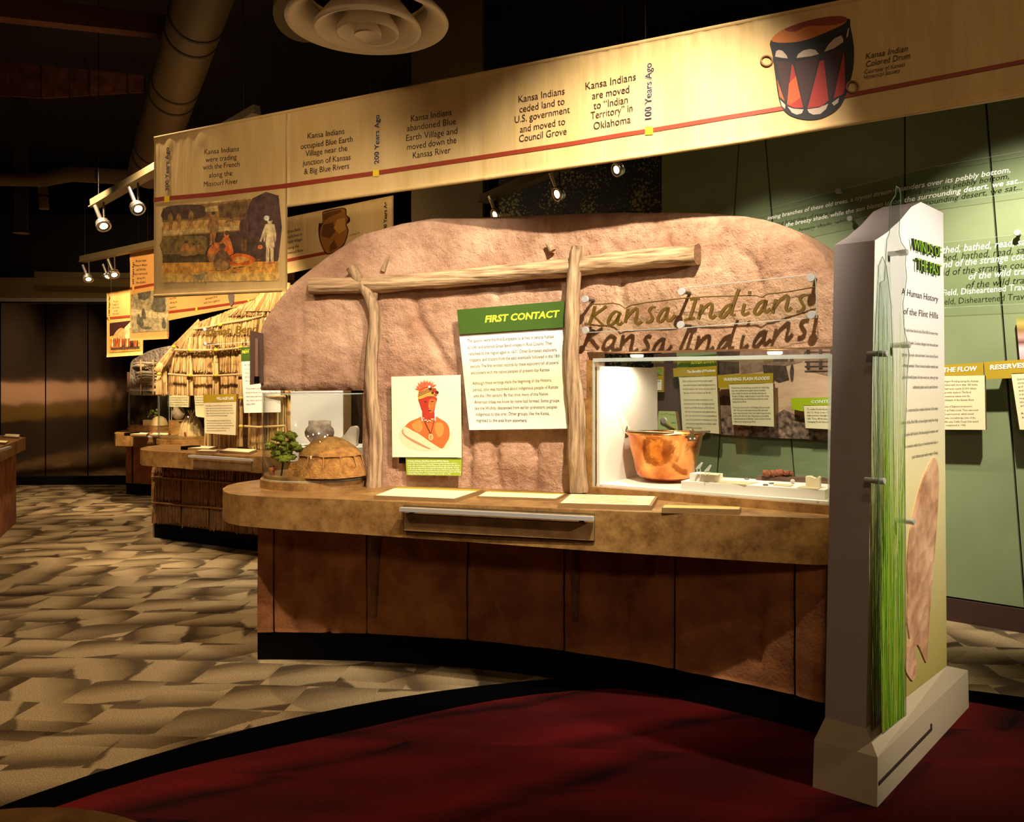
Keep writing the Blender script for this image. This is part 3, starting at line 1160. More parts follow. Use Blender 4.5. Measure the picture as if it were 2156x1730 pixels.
CREASES = [([(872, 632), (884, 680), (915, 722), (935, 762), (955, 790)], 0.020, 0.020),
           ([(632, 620), (636, 690), (633, 755), (631, 818)], 0.016, 0.016),
           ([(718, 650), (728, 705), (742, 770), (752, 820)], 0.010, 0.018),
           ([(800, 640), (812, 720), (806, 800)], 0.008, 0.02),
           ([(1570, 535), (1592, 560), (1603, 595), (1601, 640)], 0.016, 0.014),
           ([(1308, 595), (1312, 640), (1330, 690)], 0.014, 0.018),
           ([(1040, 560), (1052, 600), (1046, 640)], 0.010, 0.02),
           ([(1047, 910), (1044, 960), (1050, 1032)], 0.026, 0.02),
           ([(1124, 905), (1128, 960), (1122, 1034)], 0.030, 0.02),
           ([(986, 905), (990, 960), (985, 1030)], 0.022, 0.02),
           ([(1160, 520), (1175, 560), (1190, 600)], 0.010, 0.018),
           ([(1380, 470), (1405, 500), (1420, 540)], 0.006, 0.02)]
CR = []
for pts, dep, wid in CREASES:
    q = [arc_tz(x, y, RW) for x, y in pts]
    for a, b in zip(q[:-1], q[1:]):
        CR.append((a[0] * RW, a[1], b[0] * RW, b[1], dep, wid))
# furrow where the logs press into the plaster
for (x0, y0), (x1, y1) in (((650, 612), (1470, 548)), ((790, 640), (790, 1030)), ((1208, 600), (1214, 1034))):
    a, b = arc_tz(x0, y0, RW), arc_tz(x1, y1, RW)
    CR.append((a[0] * RW, a[1], b[0] * RW, b[1], 0.012, 0.045))
BUL = [(1015, 975, 0.025, 0.09), (1086, 975, 0.03, 0.09), (1165, 975, 0.028, 0.09), (690, 740, 0.02, 0.2), (860, 560, 0.02, 0.25), (1480, 600, 0.02, 0.2), (1320, 500, 0.015, 0.2)]
BL = []
for x, y, a, w in BUL:
    t, z = arc_tz(x, y, RW)
    BL.append((t * RW, z, a, w))


def mud_offset(t, z, bevel=True):
    s = t * RW
    p = arc_pt(t, z, RW)
    d = 0.020 * noise.noise(p * 2.3) + 0.010 * noise.noise(p * 6.5) + 0.004 * noise.noise(p * 19)
    for ax_, az, bx, bz, dep, wid in CR:
        if min(ax_, bx) - 0.12 < s < max(ax_, bx) + 0.12 and min(az, bz) - 0.12 < z < max(az, bz) + 0.12:
            L2 = (bx - ax_) ** 2 + (bz - az) ** 2
            u = max(0, min(1, ((s - ax_) * (bx - ax_) + (z - az) * (bz - az)) / L2))
            dd = math.hypot(s - ax_ - u * (bx - ax_), z - az - u * (bz - az))
            d -= dep * math.exp(-(dd / wid) ** 2) * (0.7 if u in (0, 1) else 1.0)
    for bs, bz, a, w in BL:
        d += a * math.exp(-((s - bs) ** 2 + (z - bz) ** 2) / (w * w))
    if bevel:
        e = float(np.min(np.hypot(EP[:, 0] - s, EP[:, 1] - z)))
        w = 0.07
        if e < w:
            q = 1 - e / w
            d -= 0.055 * (1 - math.sqrt(max(0, 1 - q * q)))
    return d


def wall_part(b, cols, zb, nr):
    """closed solid between the outline above and a level underside"""
    nc = len(cols)
    fr, bk = [], []
    for r in range(nr + 1):
        f = r / nr
        for t, zt in cols:
            z = zb + (zt - zb) * f
            d = mud_offset(t, z)
            fr.append(arc_pt(t, z, RW - d))
            bk.append(arc_pt(t, z, RW + WT))
    N = len(fr)
    fs = []
    for r in range(nr):
        for c in range(nc - 1):
            a = r * nc + c
            fs.append((a, a + 1, a + nc + 1, a + nc))
            fs.append((N + a + nc, N + a + nc + 1, N + a + 1, N + a))
    ring = list(range(nc)) + [r * nc + nc - 1 for r in range(1, nr + 1)] + [nr * nc + c for c in range(nc - 2, -1, -1)] + [r * nc for r in range(nr - 1, 0, -1)]
    k_ = len(ring)
    b.add(fr + bk, fs, M_MUD, True)
    rp = [fr[j] for j in ring] + [bk[j] for j in ring]
    b.add(rp, [(j, (j + 1) % k_, k_ + (j + 1) % k_, k_ + j) for j in range(k_)], M_MUD, False)


def zt_at(t):
    for i in range(len(dense) - 1):
        if dense[i][0] <= t <= dense[i + 1][0]:
            f = (t - dense[i][0]) / max(1e-9, dense[i + 1][0] - dense[i][0])
            return dense[i][1] + (dense[i + 1][1] - dense[i][1]) * f
    return dense[-1][1]


mw = empty('mud_exhibit_wall', arc_pt(0.4, ZC, RW + 0.1), 'tall rounded mud-plaster wall with log frame on the front counter', 'exhibit wall')
b = MB()
wall_part(b, [d for d in dense if d[0] < tl] + [(tl, zt_at(tl))], zl, 44)
wall_part(b, [(tl, zt_at(tl))] + [d for d in dense if tl < d[0] < tr] + [(tr, zt_at(tr))], ZC, 96)
wall_part(b, [(tr, zt_at(tr))] + [d for d in dense if d[0] > tr], zr, 44)
build('plaster', b, mw)


def log_on_wall(name, pts, radii, sink, seg=14, jit=0.18, cap=None, n=34, wood=None):
    q = [arc_tz(x, y, RW - sink) for x, y in pts]
    path, rad = [], []
    m_ = len(q) - 1
    for i in range(n + 1):
        f = i / n * m_
        j = min(int(f), m_ - 1)
        u = f - j
        p0, p1, p2, p3 = q[max(j - 1, 0)], q[j], q[j + 1], q[min(j + 2, m_)]
        cr = [0.5 * (2 * p1[k] + (p2[k] - p0[k]) * u + (2 * p0[k] - 5 * p1[k] + 4 * p2[k] - p3[k]) * u * u + (3 * p1[k] - p0[k] - 3 * p2[k] + p3[k]) * u ** 3) for k in (0, 1)]
        path.append(arc_pt(cr[0], cr[1], RW - sink + 0.004 * noise.noise(Vector((i * 0.4, 0, 3)))))
        r0 = radii[0] + (radii[1] - radii[0]) * i / n
        rad.append(r0 * (1 + 0.09 * noise.noise(Vector((i * 0.5, pts[0][0], 1)))))
    bb = MB()
    bb.tube(path, rad, seg, wood or M_LOG, True, cap or M_LOGEND, jit)
    return build(name, bb, mw)


hl = log_on_wall('cross_log', [(652, 602), (800, 598), (1000, 582), (1200, 562), (1340, 548), (1470, 535)], (0.042, 0.050), 0.045, 18, wood=M_LOGH)
log_on_wall('upright_post', [(738, 562), (762, 600), (783, 636), (789, 680), (782, 760), (783, 830), (791, 900), (790, 960), (786, 1030)], (0.026, 0.042), 0.062)
log_on_wall('upright_post', [(1217, 517), (1211, 560), (1204, 640), (1203, 720), (1206, 800), (1214, 880), (1215, 960), (1218, 1036)], (0.034, 0.046), 0.072)
b = MB()
tw = [arc_pt(*arc_tz(x, y, RW), RW - 0.02) for x, y in ((808, 572), (814, 556), (822, 536))]
b.tube(tw, [0.014, 0.011, 0.004], 8, M_LOG)
build('twig_stub', b, mw)
b = MB()
tw = [arc_pt(*arc_tz(x, y, RW), RW - 0.02) for x, y in ((1166, 530), (1160, 520), (1152, 512))]
b.tube(tw, [0.02, 0.014, 0.006], 8, M_LOG)
build('twig_stub', b, mw)
b = MB()
tw = [arc_pt(*arc_tz(x, y, RW), RW - 0.05) for x, y in ((789, 640), (794, 628), (797, 618))]
b.tube(tw, [0.02, 0.017, 0.012], 8, M_LOG, True, M_LOGEND)
build('fork_stub', b, mw)

# brown audio bracket on the wall's left end
PBK = Plane(at_Y(538, 750, 4.72), (1, 0.25))
e = empty('audio_bracket', PBK.pt(538, 806), 'dark brown slotted bracket on the left end of the mud wall', 'bracket')
b = MB()
panel(b, PBK, [(526, 695), (554, 702), (554, 806), (526, 810)], 0.05, mat('bracket_brown', (88, 58, 42), 0.6), off=0.0)
build('back_plate', b, e)
b = MB()
panel(b, PBK, [(537, 712), (543, 712), (543, 792), (537, 792)], 0.012, mat('bracket_tan', (140, 100, 74), 0.6), off=0.012)
build('slot_strip', b, e)
b = MB()
panel(b, PBK, [(535.5, 792), (546, 792), (546, 807), (535.5, 807)], 0.01, M_KICK, off=0.011)
build('black_foot', b, e)

# ================================================================ signs on the mud wall
def wall_plane(x0, x1, off):
    p, q = arc_pt(arc_tz(x0, 800, RW)[0], 0, RW - off), arc_pt(arc_tz(x1, 800, RW)[0], 0, RW - off)
    return Plane(p, q - p)


PF = wall_plane(962, 1196, 0.06)
fs_ = empty('heading_sign', PF.pt(1080, 904), 'tilted white text sign headed FIRST CONTACT on a green band', 'sign')
b = MB()
panel(b, PF, [(967, 706), (1190, 691), (1196, 902), (988, 905)], 0.012, M_WHITE, M_BOARD)
k = NB('cream_gradient_sheet')
_tc = k.n('ShaderNodeTexCoord')
_sp = k.n('ShaderNodeSeparateXYZ')
k.l(_tc.outputs['Generated'], _sp.inputs[0])
_r = k.n('ShaderNodeValToRGB')
_r.color_ramp.elements[0].color = rgba((246, 238, 222))
_r.color_ramp.elements[1].color = rgba((246, 242, 236))
_e = _r.color_ramp.elements.new(0.5)
_e.color = rgba((244, 230, 180))
k.l(_sp.outputs[2], _r.inputs[0])
k.l(_r.outputs[0], k.b.inputs['Base Color'])
k.b.inputs['Roughness'].default_value = 0.6
b.mats = [k.m if q is M_WHITE else q for q in b.mats]
build('text_board', b, fs_)
b = MB()
panel(b, PF, [(962, 652), (1188, 633), (1190, 689), (967.5, 704)], 0.012, M_GREEN, M_BOARD, off=0.012)
build('header_board', b, fs_, label='dark green header band')
b = MB()
panel(b, PF, [(985, 720), (1170, 710), (1172, 880), (1000, 885)], 0.05, M_KICK, off=-0.0125)
build('mounting_block', b, fs_)
b = MB()
text(b, PF, 'FIRST CONTACT', 1021, 678.5, 1176, 667, M_LIME, 0.0135, h=14, shear=0.2, bold=0.035)
build('heading_lettering', b, fs_, label='lime italic capitals')
b = MB()
body = [('The Spanish were the first Europeans to arrive in central Kansas', 984, 721, 1166, 711),
        ('in 1541 and entered Great Bend villages in Rice County. They', 985, 735, 1163, 725),
        ('returned to the region again in 1601. Other European explorers,', 987, 748, 1173, 739),
        ('trappers, and traders from the east eventually followed in the 18th', 989, 761, 1179, 752),
        ('century. The first written records by these explorers tell of several', 990, 774.5, 1176, 766),
        ('encounters with the native peoples of present-day Kansas.', 992, 788, 1158, 781),
        ('Although these writings mark the beginning of the Historic', 995, 810, 1161, 803),
        ('period, little was recorded about indigenous people of Kansas', 996, 823.5, 1175, 817.5),
        ('until the 19th century. By that time, many of the Native', 997, 836.5, 1154, 832),
        ('American tribes we know by name had formed. Some groups,', 999, 849.5, 1179, 846),
        ('like the Wichita, descended from earlier prehistoric peoples', 1000, 862.5, 1173, 859.5),
        ('indigenous to this area. Other groups, like the Kansa,', 1002, 875, 1157, 873),
        ('migrated to this area from elsewhere.', 1003, 888, 1110, 888)]
for i, (s, x0, y0, x1, y1) in enumerate(body):
    text(b, PF, s, x0, y0, x1, y1, M_INKG, h=7.2, res=2)
    if i in (5, 12):
        build('paragraph_lettering', b, fs_)
        b = MB()

PP = wall_plane(824, 972, 0.055)
pt = empty('portrait_sign', PP.pt(900, 1000), 'square cream board with painted portrait of a red-crested figure and green caption', 'sign')
b = MB()
panel(b, PP, [(824, 793), (970, 789), (972, 963), (826, 962)], 0.012, M_CREAM, M_BOARD, off=0.006)
build('picture_board', b, pt)
b = MB()
panel(b, PP, [(854, 963.5), (972, 965), (971, 1001.5), (856, 1000)], 0.01, M_LIMEPANEL, M_BOARD, off=-0.004)
build('caption_board', b, pt, label='lime green caption board')
b = MB()
panel(b, PP, [(840, 810), (958, 808), (958, 975), (840, 975)], 0.04, M_KICK, off=-0.0145)
build('mounting_block', b, pt)
SK1 = mat('skin_orange', (204, 96, 38), 0.6); SK2 = mat('skin_red', (168, 44, 20), 0.6); SK3 = mat('skin_light', (226, 132, 62), 0.6)
RBE = mat('robe_pale', (236, 200, 160), 0.6); RB2 = mat('robe_shadow', (176, 128, 84), 0.6); CREST = mat('crest_red', (206, 58, 26), 0.6)
CR2 = mat('crest_pale', (232, 120, 76), 0.6); TURB = mat('headband_gold', (206, 150, 58), 0.6); DKB = mat('print_dark_brown', (66, 28, 16), 0.6)
b = MB()
items = []
items.append((RBE, smooth_poly([(855, 895), (846, 902), (840, 915), (842, 928), (855, 940), (880, 948), (900, 950), (915, 948), (925, 944), (935, 946), (948, 938), (954, 922), (950, 912), (930, 900), (890, 888)])))
items.append((SK1, smooth_poly([(852, 900), (862, 888), (880, 880), (893, 874), (912, 874), (928, 882), (940, 890), (946, 902), (946, 920), (938, 935), (930, 944), (915, 936), (900, 926), (880, 912), (862, 904)])))
items.append((SK3, smooth_poly([(868, 892), (884, 884), (890, 900), (882, 910), (870, 902)])))
items.append((SK3, smooth_poly([(918, 890), (932, 892), (934, 910), (924, 920), (916, 905)])))
items.append((RB2, smooth_poly([(852, 902), (846, 910), (856, 922), (880, 936), (906, 946), (898, 936), (872, 920)])))
items.append((RBE, smooth_poly([(850, 900), (858, 900), (880, 914), (905, 930), (926, 944), (912, 946), (880, 930), (852, 914)])))
items.append((SK2, smooth_poly([(891, 862), (911, 862), (914, 878), (902, 890), (890, 880)])))
items.append((SK2, smooth_poly([(883, 838), (918, 836), (917, 852), (914, 866), (906, 874), (898, 874), (889, 866), (884, 852)])))
items.append((SK1, smooth_poly([(904, 842), (917, 841), (915, 858), (908, 870), (903, 862)])))
items.append((DKB, oval(896, 846, 3.2, 1.3))); items.append((DKB, oval(910, 845, 3.0, 1.3)))
items.append((DKB, oval(905, 864.5, 4.2, 1.2)))
items.append((SK3, [(903.5, 846), (906, 856), (902, 857)]))
for i in range(26):
    a = math.pi * (1.02 + 0.80 * i / 25)
    cx_, cy_ = 898, 822
    L = 25 + 3 * math.sin(i * 2.1)
    ex, ey = cx_ + L * math.cos(a), cy_ + (L * 0.95) * math.sin(a)
    items.append((CREST if i % 2 else CR2, [(cx_ + 9 * math.cos(a - 0.25), cy_ + 8 * math.sin(a - 0.25)), (ex, ey), (cx_ + 9 * math.cos(a + 0.25), cy_ + 8 * math.sin(a + 0.25))]))
items.append((CREST, smooth_poly([(882, 828), (886, 818), (898, 815), (912, 818), (917, 826), (900, 834)])))
items.append((TURB, smooth_poly([(880, 838), (881, 828), (892, 820), (906, 815), (918, 818), (921, 828), (916, 834), (900, 834), (886, 840)])))
for i in range(3):
    items.append((DKB, [(881, 833 - 3 * i), (900, 825 - 3 * i), (918, 821 - 2 * i), (918, 822.2 - 2 * i), (900, 826.4 - 3 * i), (881, 834.6 - 3 * i)]))
for (x, y, r, m_) in ((906, 818, 4, DKB), (914, 822, 4.5, SK2), (920, 826, 4, DKB), (917, 831, 3.6, CREST), (904, 814, 2.6, M_WHITE), (911, 827, 3, DKB)):
    items.append((m_, oval(x, y, r, r * 0.9, 10)))
for x0, x1, y in ((886, 889, 862), (917, 916, 862)):
    items.append((M_WHITE, [(x0 - 0.9, y), (x0 + 0.9, y), (x1 + 0.9, y + 24), (x1 - 0.9, y + 24)]))
for i in range(8):
    items.append((RBE, oval(892 + i * 2.8, 880 + 5 * math.sin(i / 7 * math.pi) + (i % 2) * 2, 1.5, 1.5, 7)))
items.append((DKB, [(893, 886), (894, 885), (907, 912), (906, 913)])); items.append((DKB, [(914, 884), (915, 885), (907.5, 913), (906.5, 912)]))
items.append((RBE, oval(907, 920, 5, 7, 14))); items.append((SK3, oval(907, 920, 3.6, 5.4, 14)))
art(b, PP, items, 0.0066, 0.00006)
text(b, PP, 'Courtesy of the Kansas State Historical Society', 832, 955.5, 868, 955.8, M_INKG, 0.0068, res=1)
build('printed_portrait', b, pt)
b = MB()
cap = ['Portrait of Kansa Chief Mon-Chonsia (White Plume).', 'In the 1820s and 1830s, the U.S. government negotiated treaties with the', 'Kansa tribe and recognized White Plume as the principal chief. He signed a',
       'treaty that set aside land for 23 mixed-blood Indians (like himself), creating', 'a rift with the full-blood Kansa chiefs who then established separate villages', 'along the Kansas River. The portrait pictured was made by Charles Bird King',
       'during White Plume’s visit to Washington, DC in 1821 or 1822.']
ex = [945, 962, 968, 966, 968, 970, 950]
for i, s in enumerate(cap):
    text(b, PP, s, 858.5 + i * 0.2, 971.5 + i * 4.45, ex[i], 971.8 + i * 4.5, M_PAPERWHITE, -0.0033, h=3.0, res=1, bold=0.02 if i == 0 else 0.004)
build('caption_lettering', b, pt)

# ---- clear title plate: Kansa Indians
PK = wall_plane(1232, 1722, 0.075)
M_BRONZE = mat('olive_bronze_letters', (96, 72, 18), 0.5)
ks = empty('acrylic_title_plate', PK.pt(1470, 700), 'clear acrylic plate lettered Kansa Indians in olive script on steel standoffs', 'sign')
b = MB()
panel(b, PK, [(1229, 626), (1440, 606), (1717, 577.5), (1720, 668), (1440, 690), (1230, 700)], 0.008, M_ACR)
build('clear_plate', b, ks)
b = MB()
for (a, c) in (((1717, 577.5), (1720, 668)), ((1720, 668), (1440, 690)), ((1440, 690), (1230, 700)), ((1440, 606), (1717, 577.5))):
    p, q = PK.pt(*a, -0.004), PK.pt(*c, -0.004)
    b.tube([p, q], 0.0022, 6, M_EDGE)
build('plate_edge', b, ks)
b = MB()
SCRIPT = [[[(258, 590), (245, 640), (228, 690), (212, 738)], [(346, 590), (300, 625), (238, 668)], [(242, 662), (275, 690), (322, 738)]],
          [[(446, 640), (415, 632), (380, 662), (357, 712), (370, 735), (402, 718), (432, 680), (448, 638)], [(448, 638), (428, 700), (438, 732), (468, 712)]],
          [[(508, 610), (498, 665), (486, 718)], [(490, 690), (530, 642), (574, 605), (578, 645), (565, 705), (582, 728), (614, 704)]],
          [[(716, 600), (688, 602), (670, 625), (682, 650), (694, 682), (678, 710), (646, 714)]],
          [[(808, 604), (770, 625), (738, 675), (737, 708), (760, 708), (792, 668), (814, 600)], [(814, 600), (800, 668), (812, 705), (842, 688), (866, 655)]],
          [[(980, 541), (1050, 534)], [(1022, 538), (1000, 610), (975, 692)], [(934, 697), (1012, 681)]],
          [[(1066, 578), (1055, 635), (1040, 692)], [(1046, 662), (1090, 600), (1138, 570), (1143, 605), (1130, 660), (1142, 684), (1172, 658)]],
          [[(1298, 575), (1255, 592), (1216, 640), (1206, 674), (1232, 674), (1275, 622), (1300, 575)], [(1348, 462), (1322, 530), (1298, 610), (1292, 656), (1322, 656)]],
          [[(1392, 572), (1376, 638), (1388, 658), (1426, 638)], [(1430, 476), (1428, 500)]],
          [[(1550, 548), (1505, 566), (1470, 620), (1470, 650), (1492, 652), (1528, 608), (1556, 544)], [(1556, 544), (1540, 608), (1552, 638), (1588, 608)]],
          [[(1628, 536), (1615, 592), (1600, 648)], [(1606, 618), (1650, 555), (1712, 510), (1720, 545), (1705, 602), (1717, 628), (1748, 602)]],
          [[(1872, 508), (1840, 507), (1812, 530), (1822, 560), (1840, 596), (1820, 628), (1786, 632)]]]


def stroke(b, pl, pts, off, w, thick, m):
    """a pen stroke cut from sheet: flat ribbon with thickness along a smooth line"""
    q = []
    k_ = len(pts)
    for i in range(k_ - 1):
        p0, p1, p2, p3 = [Vector(pts[max(0, min(k_ - 1, i + j))]) for j in (-1, 0, 1, 2)]
        for s_ in range(5):
            t = s_ / 5
            q.append(0.5 * ((2 * p1) + (p2 - p0) * t + (2 * p0 - 5 * p1 + 4 * p2 - p3) * t * t + (3 * p1 - p0 - 3 * p2 + p3) * t ** 3))
    q.append(Vector(pts[-1]))
    P = [pl.pt(v[0], v[1], off) for v in q]
    A, B = [], []
    n_ = len(P)
    for i in range(n_):
        t = (P[min(i + 1, n_ - 1)] - P[max(i - 1, 0)]).normalized()
        s_ = pl.n.cross(t)
        pen = abs(s_.dot((pl.u - pl.v * 0.6).normalized()))
        ww = w * (0.72 + 0.45 * pen)
        A.append(P[i] + s_ * ww); B.append(P[i] - s_ * ww)
    dn_ = pl.n * -thick
    vs = A + B + [p + dn_ for p in A] + [p + dn_ for p in B]
    fs = []
    for i in range(n_ - 1):
        fs += [(i, i + 1, n_ + i + 1, n_ + i), (2 * n_ + i, 3 * n_ + i, 3 * n_ + i + 1, 2 * n_ + i + 1), (i, 2 * n_ + i, 2 * n_ + i + 1, i + 1), (n_ + i, n_ + i + 1, 3 * n_ + i + 1, 3 * n_ + i)]
    fs += [(0, n_, 3 * n_, 2 * n_), (n_ - 1, 3 * n_ - 1, 4 * n_ - 1, 2 * n_ - 1)]
    b.add(vs, fs, m)


for letter in SCRIPT:
    b = MB()
    for st in letter:
        stroke(b, PK, [(1180 + x * 0.27829, 480 + y * 0.27829) for x, y in st], 0.010, 0.0060, 0.010, M_BRONZE)
    build('letter', b, ks)
b = MB()
wl_ = [(1240, 641), (1270, 640), (1290, 638), (1305, 641), (1316, 649), (1330, 642), (1360, 637), (1435, 628), (1500, 624), (1570, 622), (1592, 622), (1604, 626), (1616, 619), (1660, 614), (1715, 604)]
b.tube([PK.pt(x, y, 0.001) for x, y in wl_], 0.0028, 6, M_BRONZE)
build('wavy_rule', b, ks)
for (x, y) in ((1233, 630), (1436, 614), (1708, 585), (1234, 695), (1434, 684), (1709, 663)):
    b = MB()
    c = PK.pt(x, y)
    b.lathe([(0.0, 0.012), (0.0165, 0.012), (0.018, 0.008), (0.018, -0.001)], c, 20, M_STEELPIN, axis=PK.n, smooth=False)
    b.lathe([(0.008, -0.001), (0.008, -0.12)], c, 16, M_RODM, axis=PK.n)
    build('standoff', b, ks)

# ================================================================ reader boards lying on the counter
M_SHEET = mat('cream_sheet', (250, 236, 180), 0.6)
M_PARCH = mat('parchment_map', (246, 222, 160), 0.6, c2=(226, 182, 108), scale=7, lo=0.5, hi=0.75)


def counter_board(pts, thick, label, sheet, strip=None, frame=False):
    z = ZC + thick
    P = [at_z(x, y, z) for x, y in pts]        # front-left, front-right, back-right, back-left
    c = sum(P, Vector()) / 4
    e = empty('reading_board', (c.x, c.y, ZC), label, 'sign board', 'reading boards on the front counter')
    b = MB()
    b.prism(P, (0, 0, -thick), M_BOARD)
    build('board', b, e)
    b = MB()
    q = [p.lerp(c, 0.03) + Vector((0, 0, 0.0012)) for p in P]
    if frame:
        q = [p.lerp(c, 0.055) + Vector((0, 0, 0.0012)) for p in P]
    if strip:
        f = 0.82
        m0, m1 = q[0].lerp(q[3], f), q[1].lerp(q[2], f)
        b.flat([q[0], q[1], m1, m0], sheet)
        build('printed_sheet', b, e)
        b = MB()
        b.flat([m0, m1, q[2], q[3]], M_OLIVE)
        build('yellow_strip', b, e)
    else:
        b.flat(q, sheet)
        build('printed_sheet', b, e)
    return e, q


e, q = counter_board([(787, 1043), (958, 1050.5), (1018, 1030.6), (836, 1024.7)], 0.017, 'largest cream reading board on the counter, below the portrait', M_SHEET, strip=True)
e, q = counter_board([(1004, 1044.6), (1171, 1050), (1194, 1038.6), (1025, 1033)], 0.010, 'thin cream reading board in the middle, below the FIRST CONTACT sign', M_SHEET, strip=True)
e, q = counter_board([(1174, 1059.4), (1372, 1064.5), (1384.6, 1044.6), (1198.5, 1039.5)], 0.020, 'framed parchment map board on the counter nearest the glass case', M_PARCH, frame=True)
b = MB()
vn = Vector((0, 0, 0.0008))
for i in range(7):
    f0, g0_, g1_ = 0.15 + 0.11 * i, 0.1 + 0.07 * (i % 3), 0.9 - 0.09 * (i % 4)
    A = q[0].lerp(q[1], g0_).lerp(q[3].lerp(q[2], g0_), f0) + vn
    B = q[0].lerp(q[1], g1_).lerp(q[3].lerp(q[2], g1_), f0 + 0.04 * math.sin(i)) + vn
    b.tube([A, A.lerp(B, 0.4) + Vector((0, 0.006, 0)), B], 0.0006, 4, M_BOARD)
build('map_lines', b, e)
e, q = counter_board([(1393, 1069), (1557, 1073), (1561, 1067), (1397, 1063)], 0.022, 'narrow olive edged reading board in front of the glass case', mat('olive_sheet', (196, 172, 92), 0.6))

# ================================================================ round case with the earth lodge
RC = Vector((-1.075, 4.735, ZC))
CR_ = 0.287
rcs = empty('round_display_case', RC, 'clear round acrylic case on a laminate disc at the left end of the front counter', 'display case')
b = MB()
b.lathe([(0.0, 0.0), (CR_ + 0.006, 0.0), (CR_ + 0.006, 0.042), (CR_ - 0.01, 0.046), (CR_ - 0.012, 0.066), (0.0, 0.066)], RC, 64, M_LAM, smooth=False)
build('plinth_disc', b, rcs)
b = MB()
b.lathe([(CR_ - 0.004, 0.046), (CR_ - 0.004, 0.500), (CR_ - 0.010, 0.500), (CR_ - 0.010, 0.046)], RC, 72, M_ACR)
build('clear_cylinder', b, rcs)
b = MB()
for z in (0.500, 0.047):
    b.tube([RC + Vector(((CR_ - 0.006) * math.cos(a), (CR_ - 0.006) * math.sin(a), z)) for a in [2 * math.pi * i / 64 for i in range(64)]], 0.003, 6, M_EDGE, closed=True)
build('cylinder_rim', b, rcs)
ZT = ZC + 0.066
M_EARTH = mat('model_earth', (140, 90, 38), 0.95, c2=(192, 138, 66), scale=24, detail=8, bump=1.0, bscale=90, dist=0.012)
M_TWIG = mat('model_twig', (168, 120, 66), 0.9)
LC = at_z(680, 1003, ZT) + Vector((0.02, 0.085, 0))
LR = 0.195
lg = empty('earth_lodge_model', LC, 'tan miniature earth lodge with domed roof inside the front round case', 'model hut')
b = MB()
prof = [(LR, 0.0), (LR * 0.985, 0.01), (LR * 0.90, 0.06), (LR * 0.80, 0.108)]
b.lathe(prof, LC, 40, M_EARTH, jit=0.06)
build('sloped_wall', b, lg)
b = MB()
prof = [(LR * 0.84, 0.112), (LR * 0.84, 0.119), (LR * 0.70, 0.146), (LR * 0.5, 0.176), (LR * 0.3, 0.196), (LR * 0.12, 0.206), (0.0, 0.206)]
b.lathe(prof, LC, 40, M_EARTH, jit=0.03)
build('domed_roof', b, lg)
b = MB()
b.tube([LC + Vector((0.012 * math.cos(a), 0.012 * math.sin(a), 0.208)) for a in [2 * math.pi * i / 14 for i in range(14)]], 0.003, 6, M_INK, closed=True)
build('smoke_hole', b, lg)
for i in range(10):
    a = math.radians(-150 + i * 30)
    a2 = a + math.radians(30)
    rr = LR * 0.85
    b = MB()
    p0, p1 = LC + Vector((rr * math.cos(a), rr * math.sin(a), 0.109)), LC + Vector((rr * math.cos(a2), rr * math.sin(a2), 0.109))
    d = (p1 - p0).normalized()
    b.tube([p0 - d * 0.008, (p0 + p1) / 2 + Vector((0, 0, 0.002)), p1 + d * 0.008], 0.0042, 7, M_TWIG)
    build('beam', b, lg)
    b = MB()
    p2 = LC + Vector((LR * 0.96 * math.cos(a), LR * 0.96 * math.sin(a), 0.03))
    b.tube([p0 - Vector((0, 0, 0.002)), p0.lerp(p2, 0.7)], [0.0045, 0.003], 6, M_TWIG)
    build('prop_pole', b, lg)
# entrance passage at the left
b = MB()
pc = LC + Vector((-LR * 0.98, -0.05, 0))
b.prism([pc + Vector((-0.03, -0.03, 0)), pc + Vector((0.05, -0.035, 0)), pc + Vector((0.06, -0.03, 0.085)), pc + Vector((0.0, -0.03, 0.075))], (0.01, 0.075, 0), M_EARTH)
build('entrance_passage', b, lg)
# little tree
M_LEAF = mat('moss_foliage', (104, 116, 26), 0.95, c2=(166, 168, 58), scale=60, bump=1.0, bscale=160, dist=0.006)
M_TRUNK = mat('model_trunk', (70, 48, 30), 0.9)


def model_tree(base, h, w, label, n=17, seed=1, Yj=0.03, group=None):
    r2 = random.Random(seed)
    e = empty('model_tree', base, label, 'model tree', group)
    b = MB()
    top = base + Vector((w * 0.12, 0, h * 0.55))
    b.tube([base, base + Vector((w * 0.06, 0, h * 0.28)), top], [h * 0.022, h * 0.017, h * 0.012], 7, M_TRUNK)
    for i in range(5):
        a = -0.9 + 0.45 * i
        b.tube([base + Vector((w * 0.05, 0, h * 0.26)), base + Vector((w * 0.45 * math.sin(a) + w * 0.1, Yj * r2.uniform(-1, 1), h * (0.5 + 0.25 * math.cos(a))))], [h * 0.012, h * 0.005], 5, M_TRUNK)
    build('trunk', b, e)
    for i in range(n):
        a = r2.uniform(0, 6.28)
        rr = math.sqrt(r2.random())
        c = base + Vector((w * 0.1 + w * 0.44 * rr * math.cos(a), Yj * r2.uniform(-1, 1), h * (0.66 + 0.30 * rr * math.sin(a))))
        b = MB()
        b.blob(c, w * r2.uniform(0.07, 0.125), 12, 8, M_LEAF, 1.0, 3.6, (1.15, 1, 0.8), r2.uniform(0, 50))
        build('foliage_clump', b, e)
    return e


model_tree(at_z(592, 1001, ZT), 0.235, 0.17, 'bushy green model tree beside the front miniature earth lodge', 56, 5, 0.045)


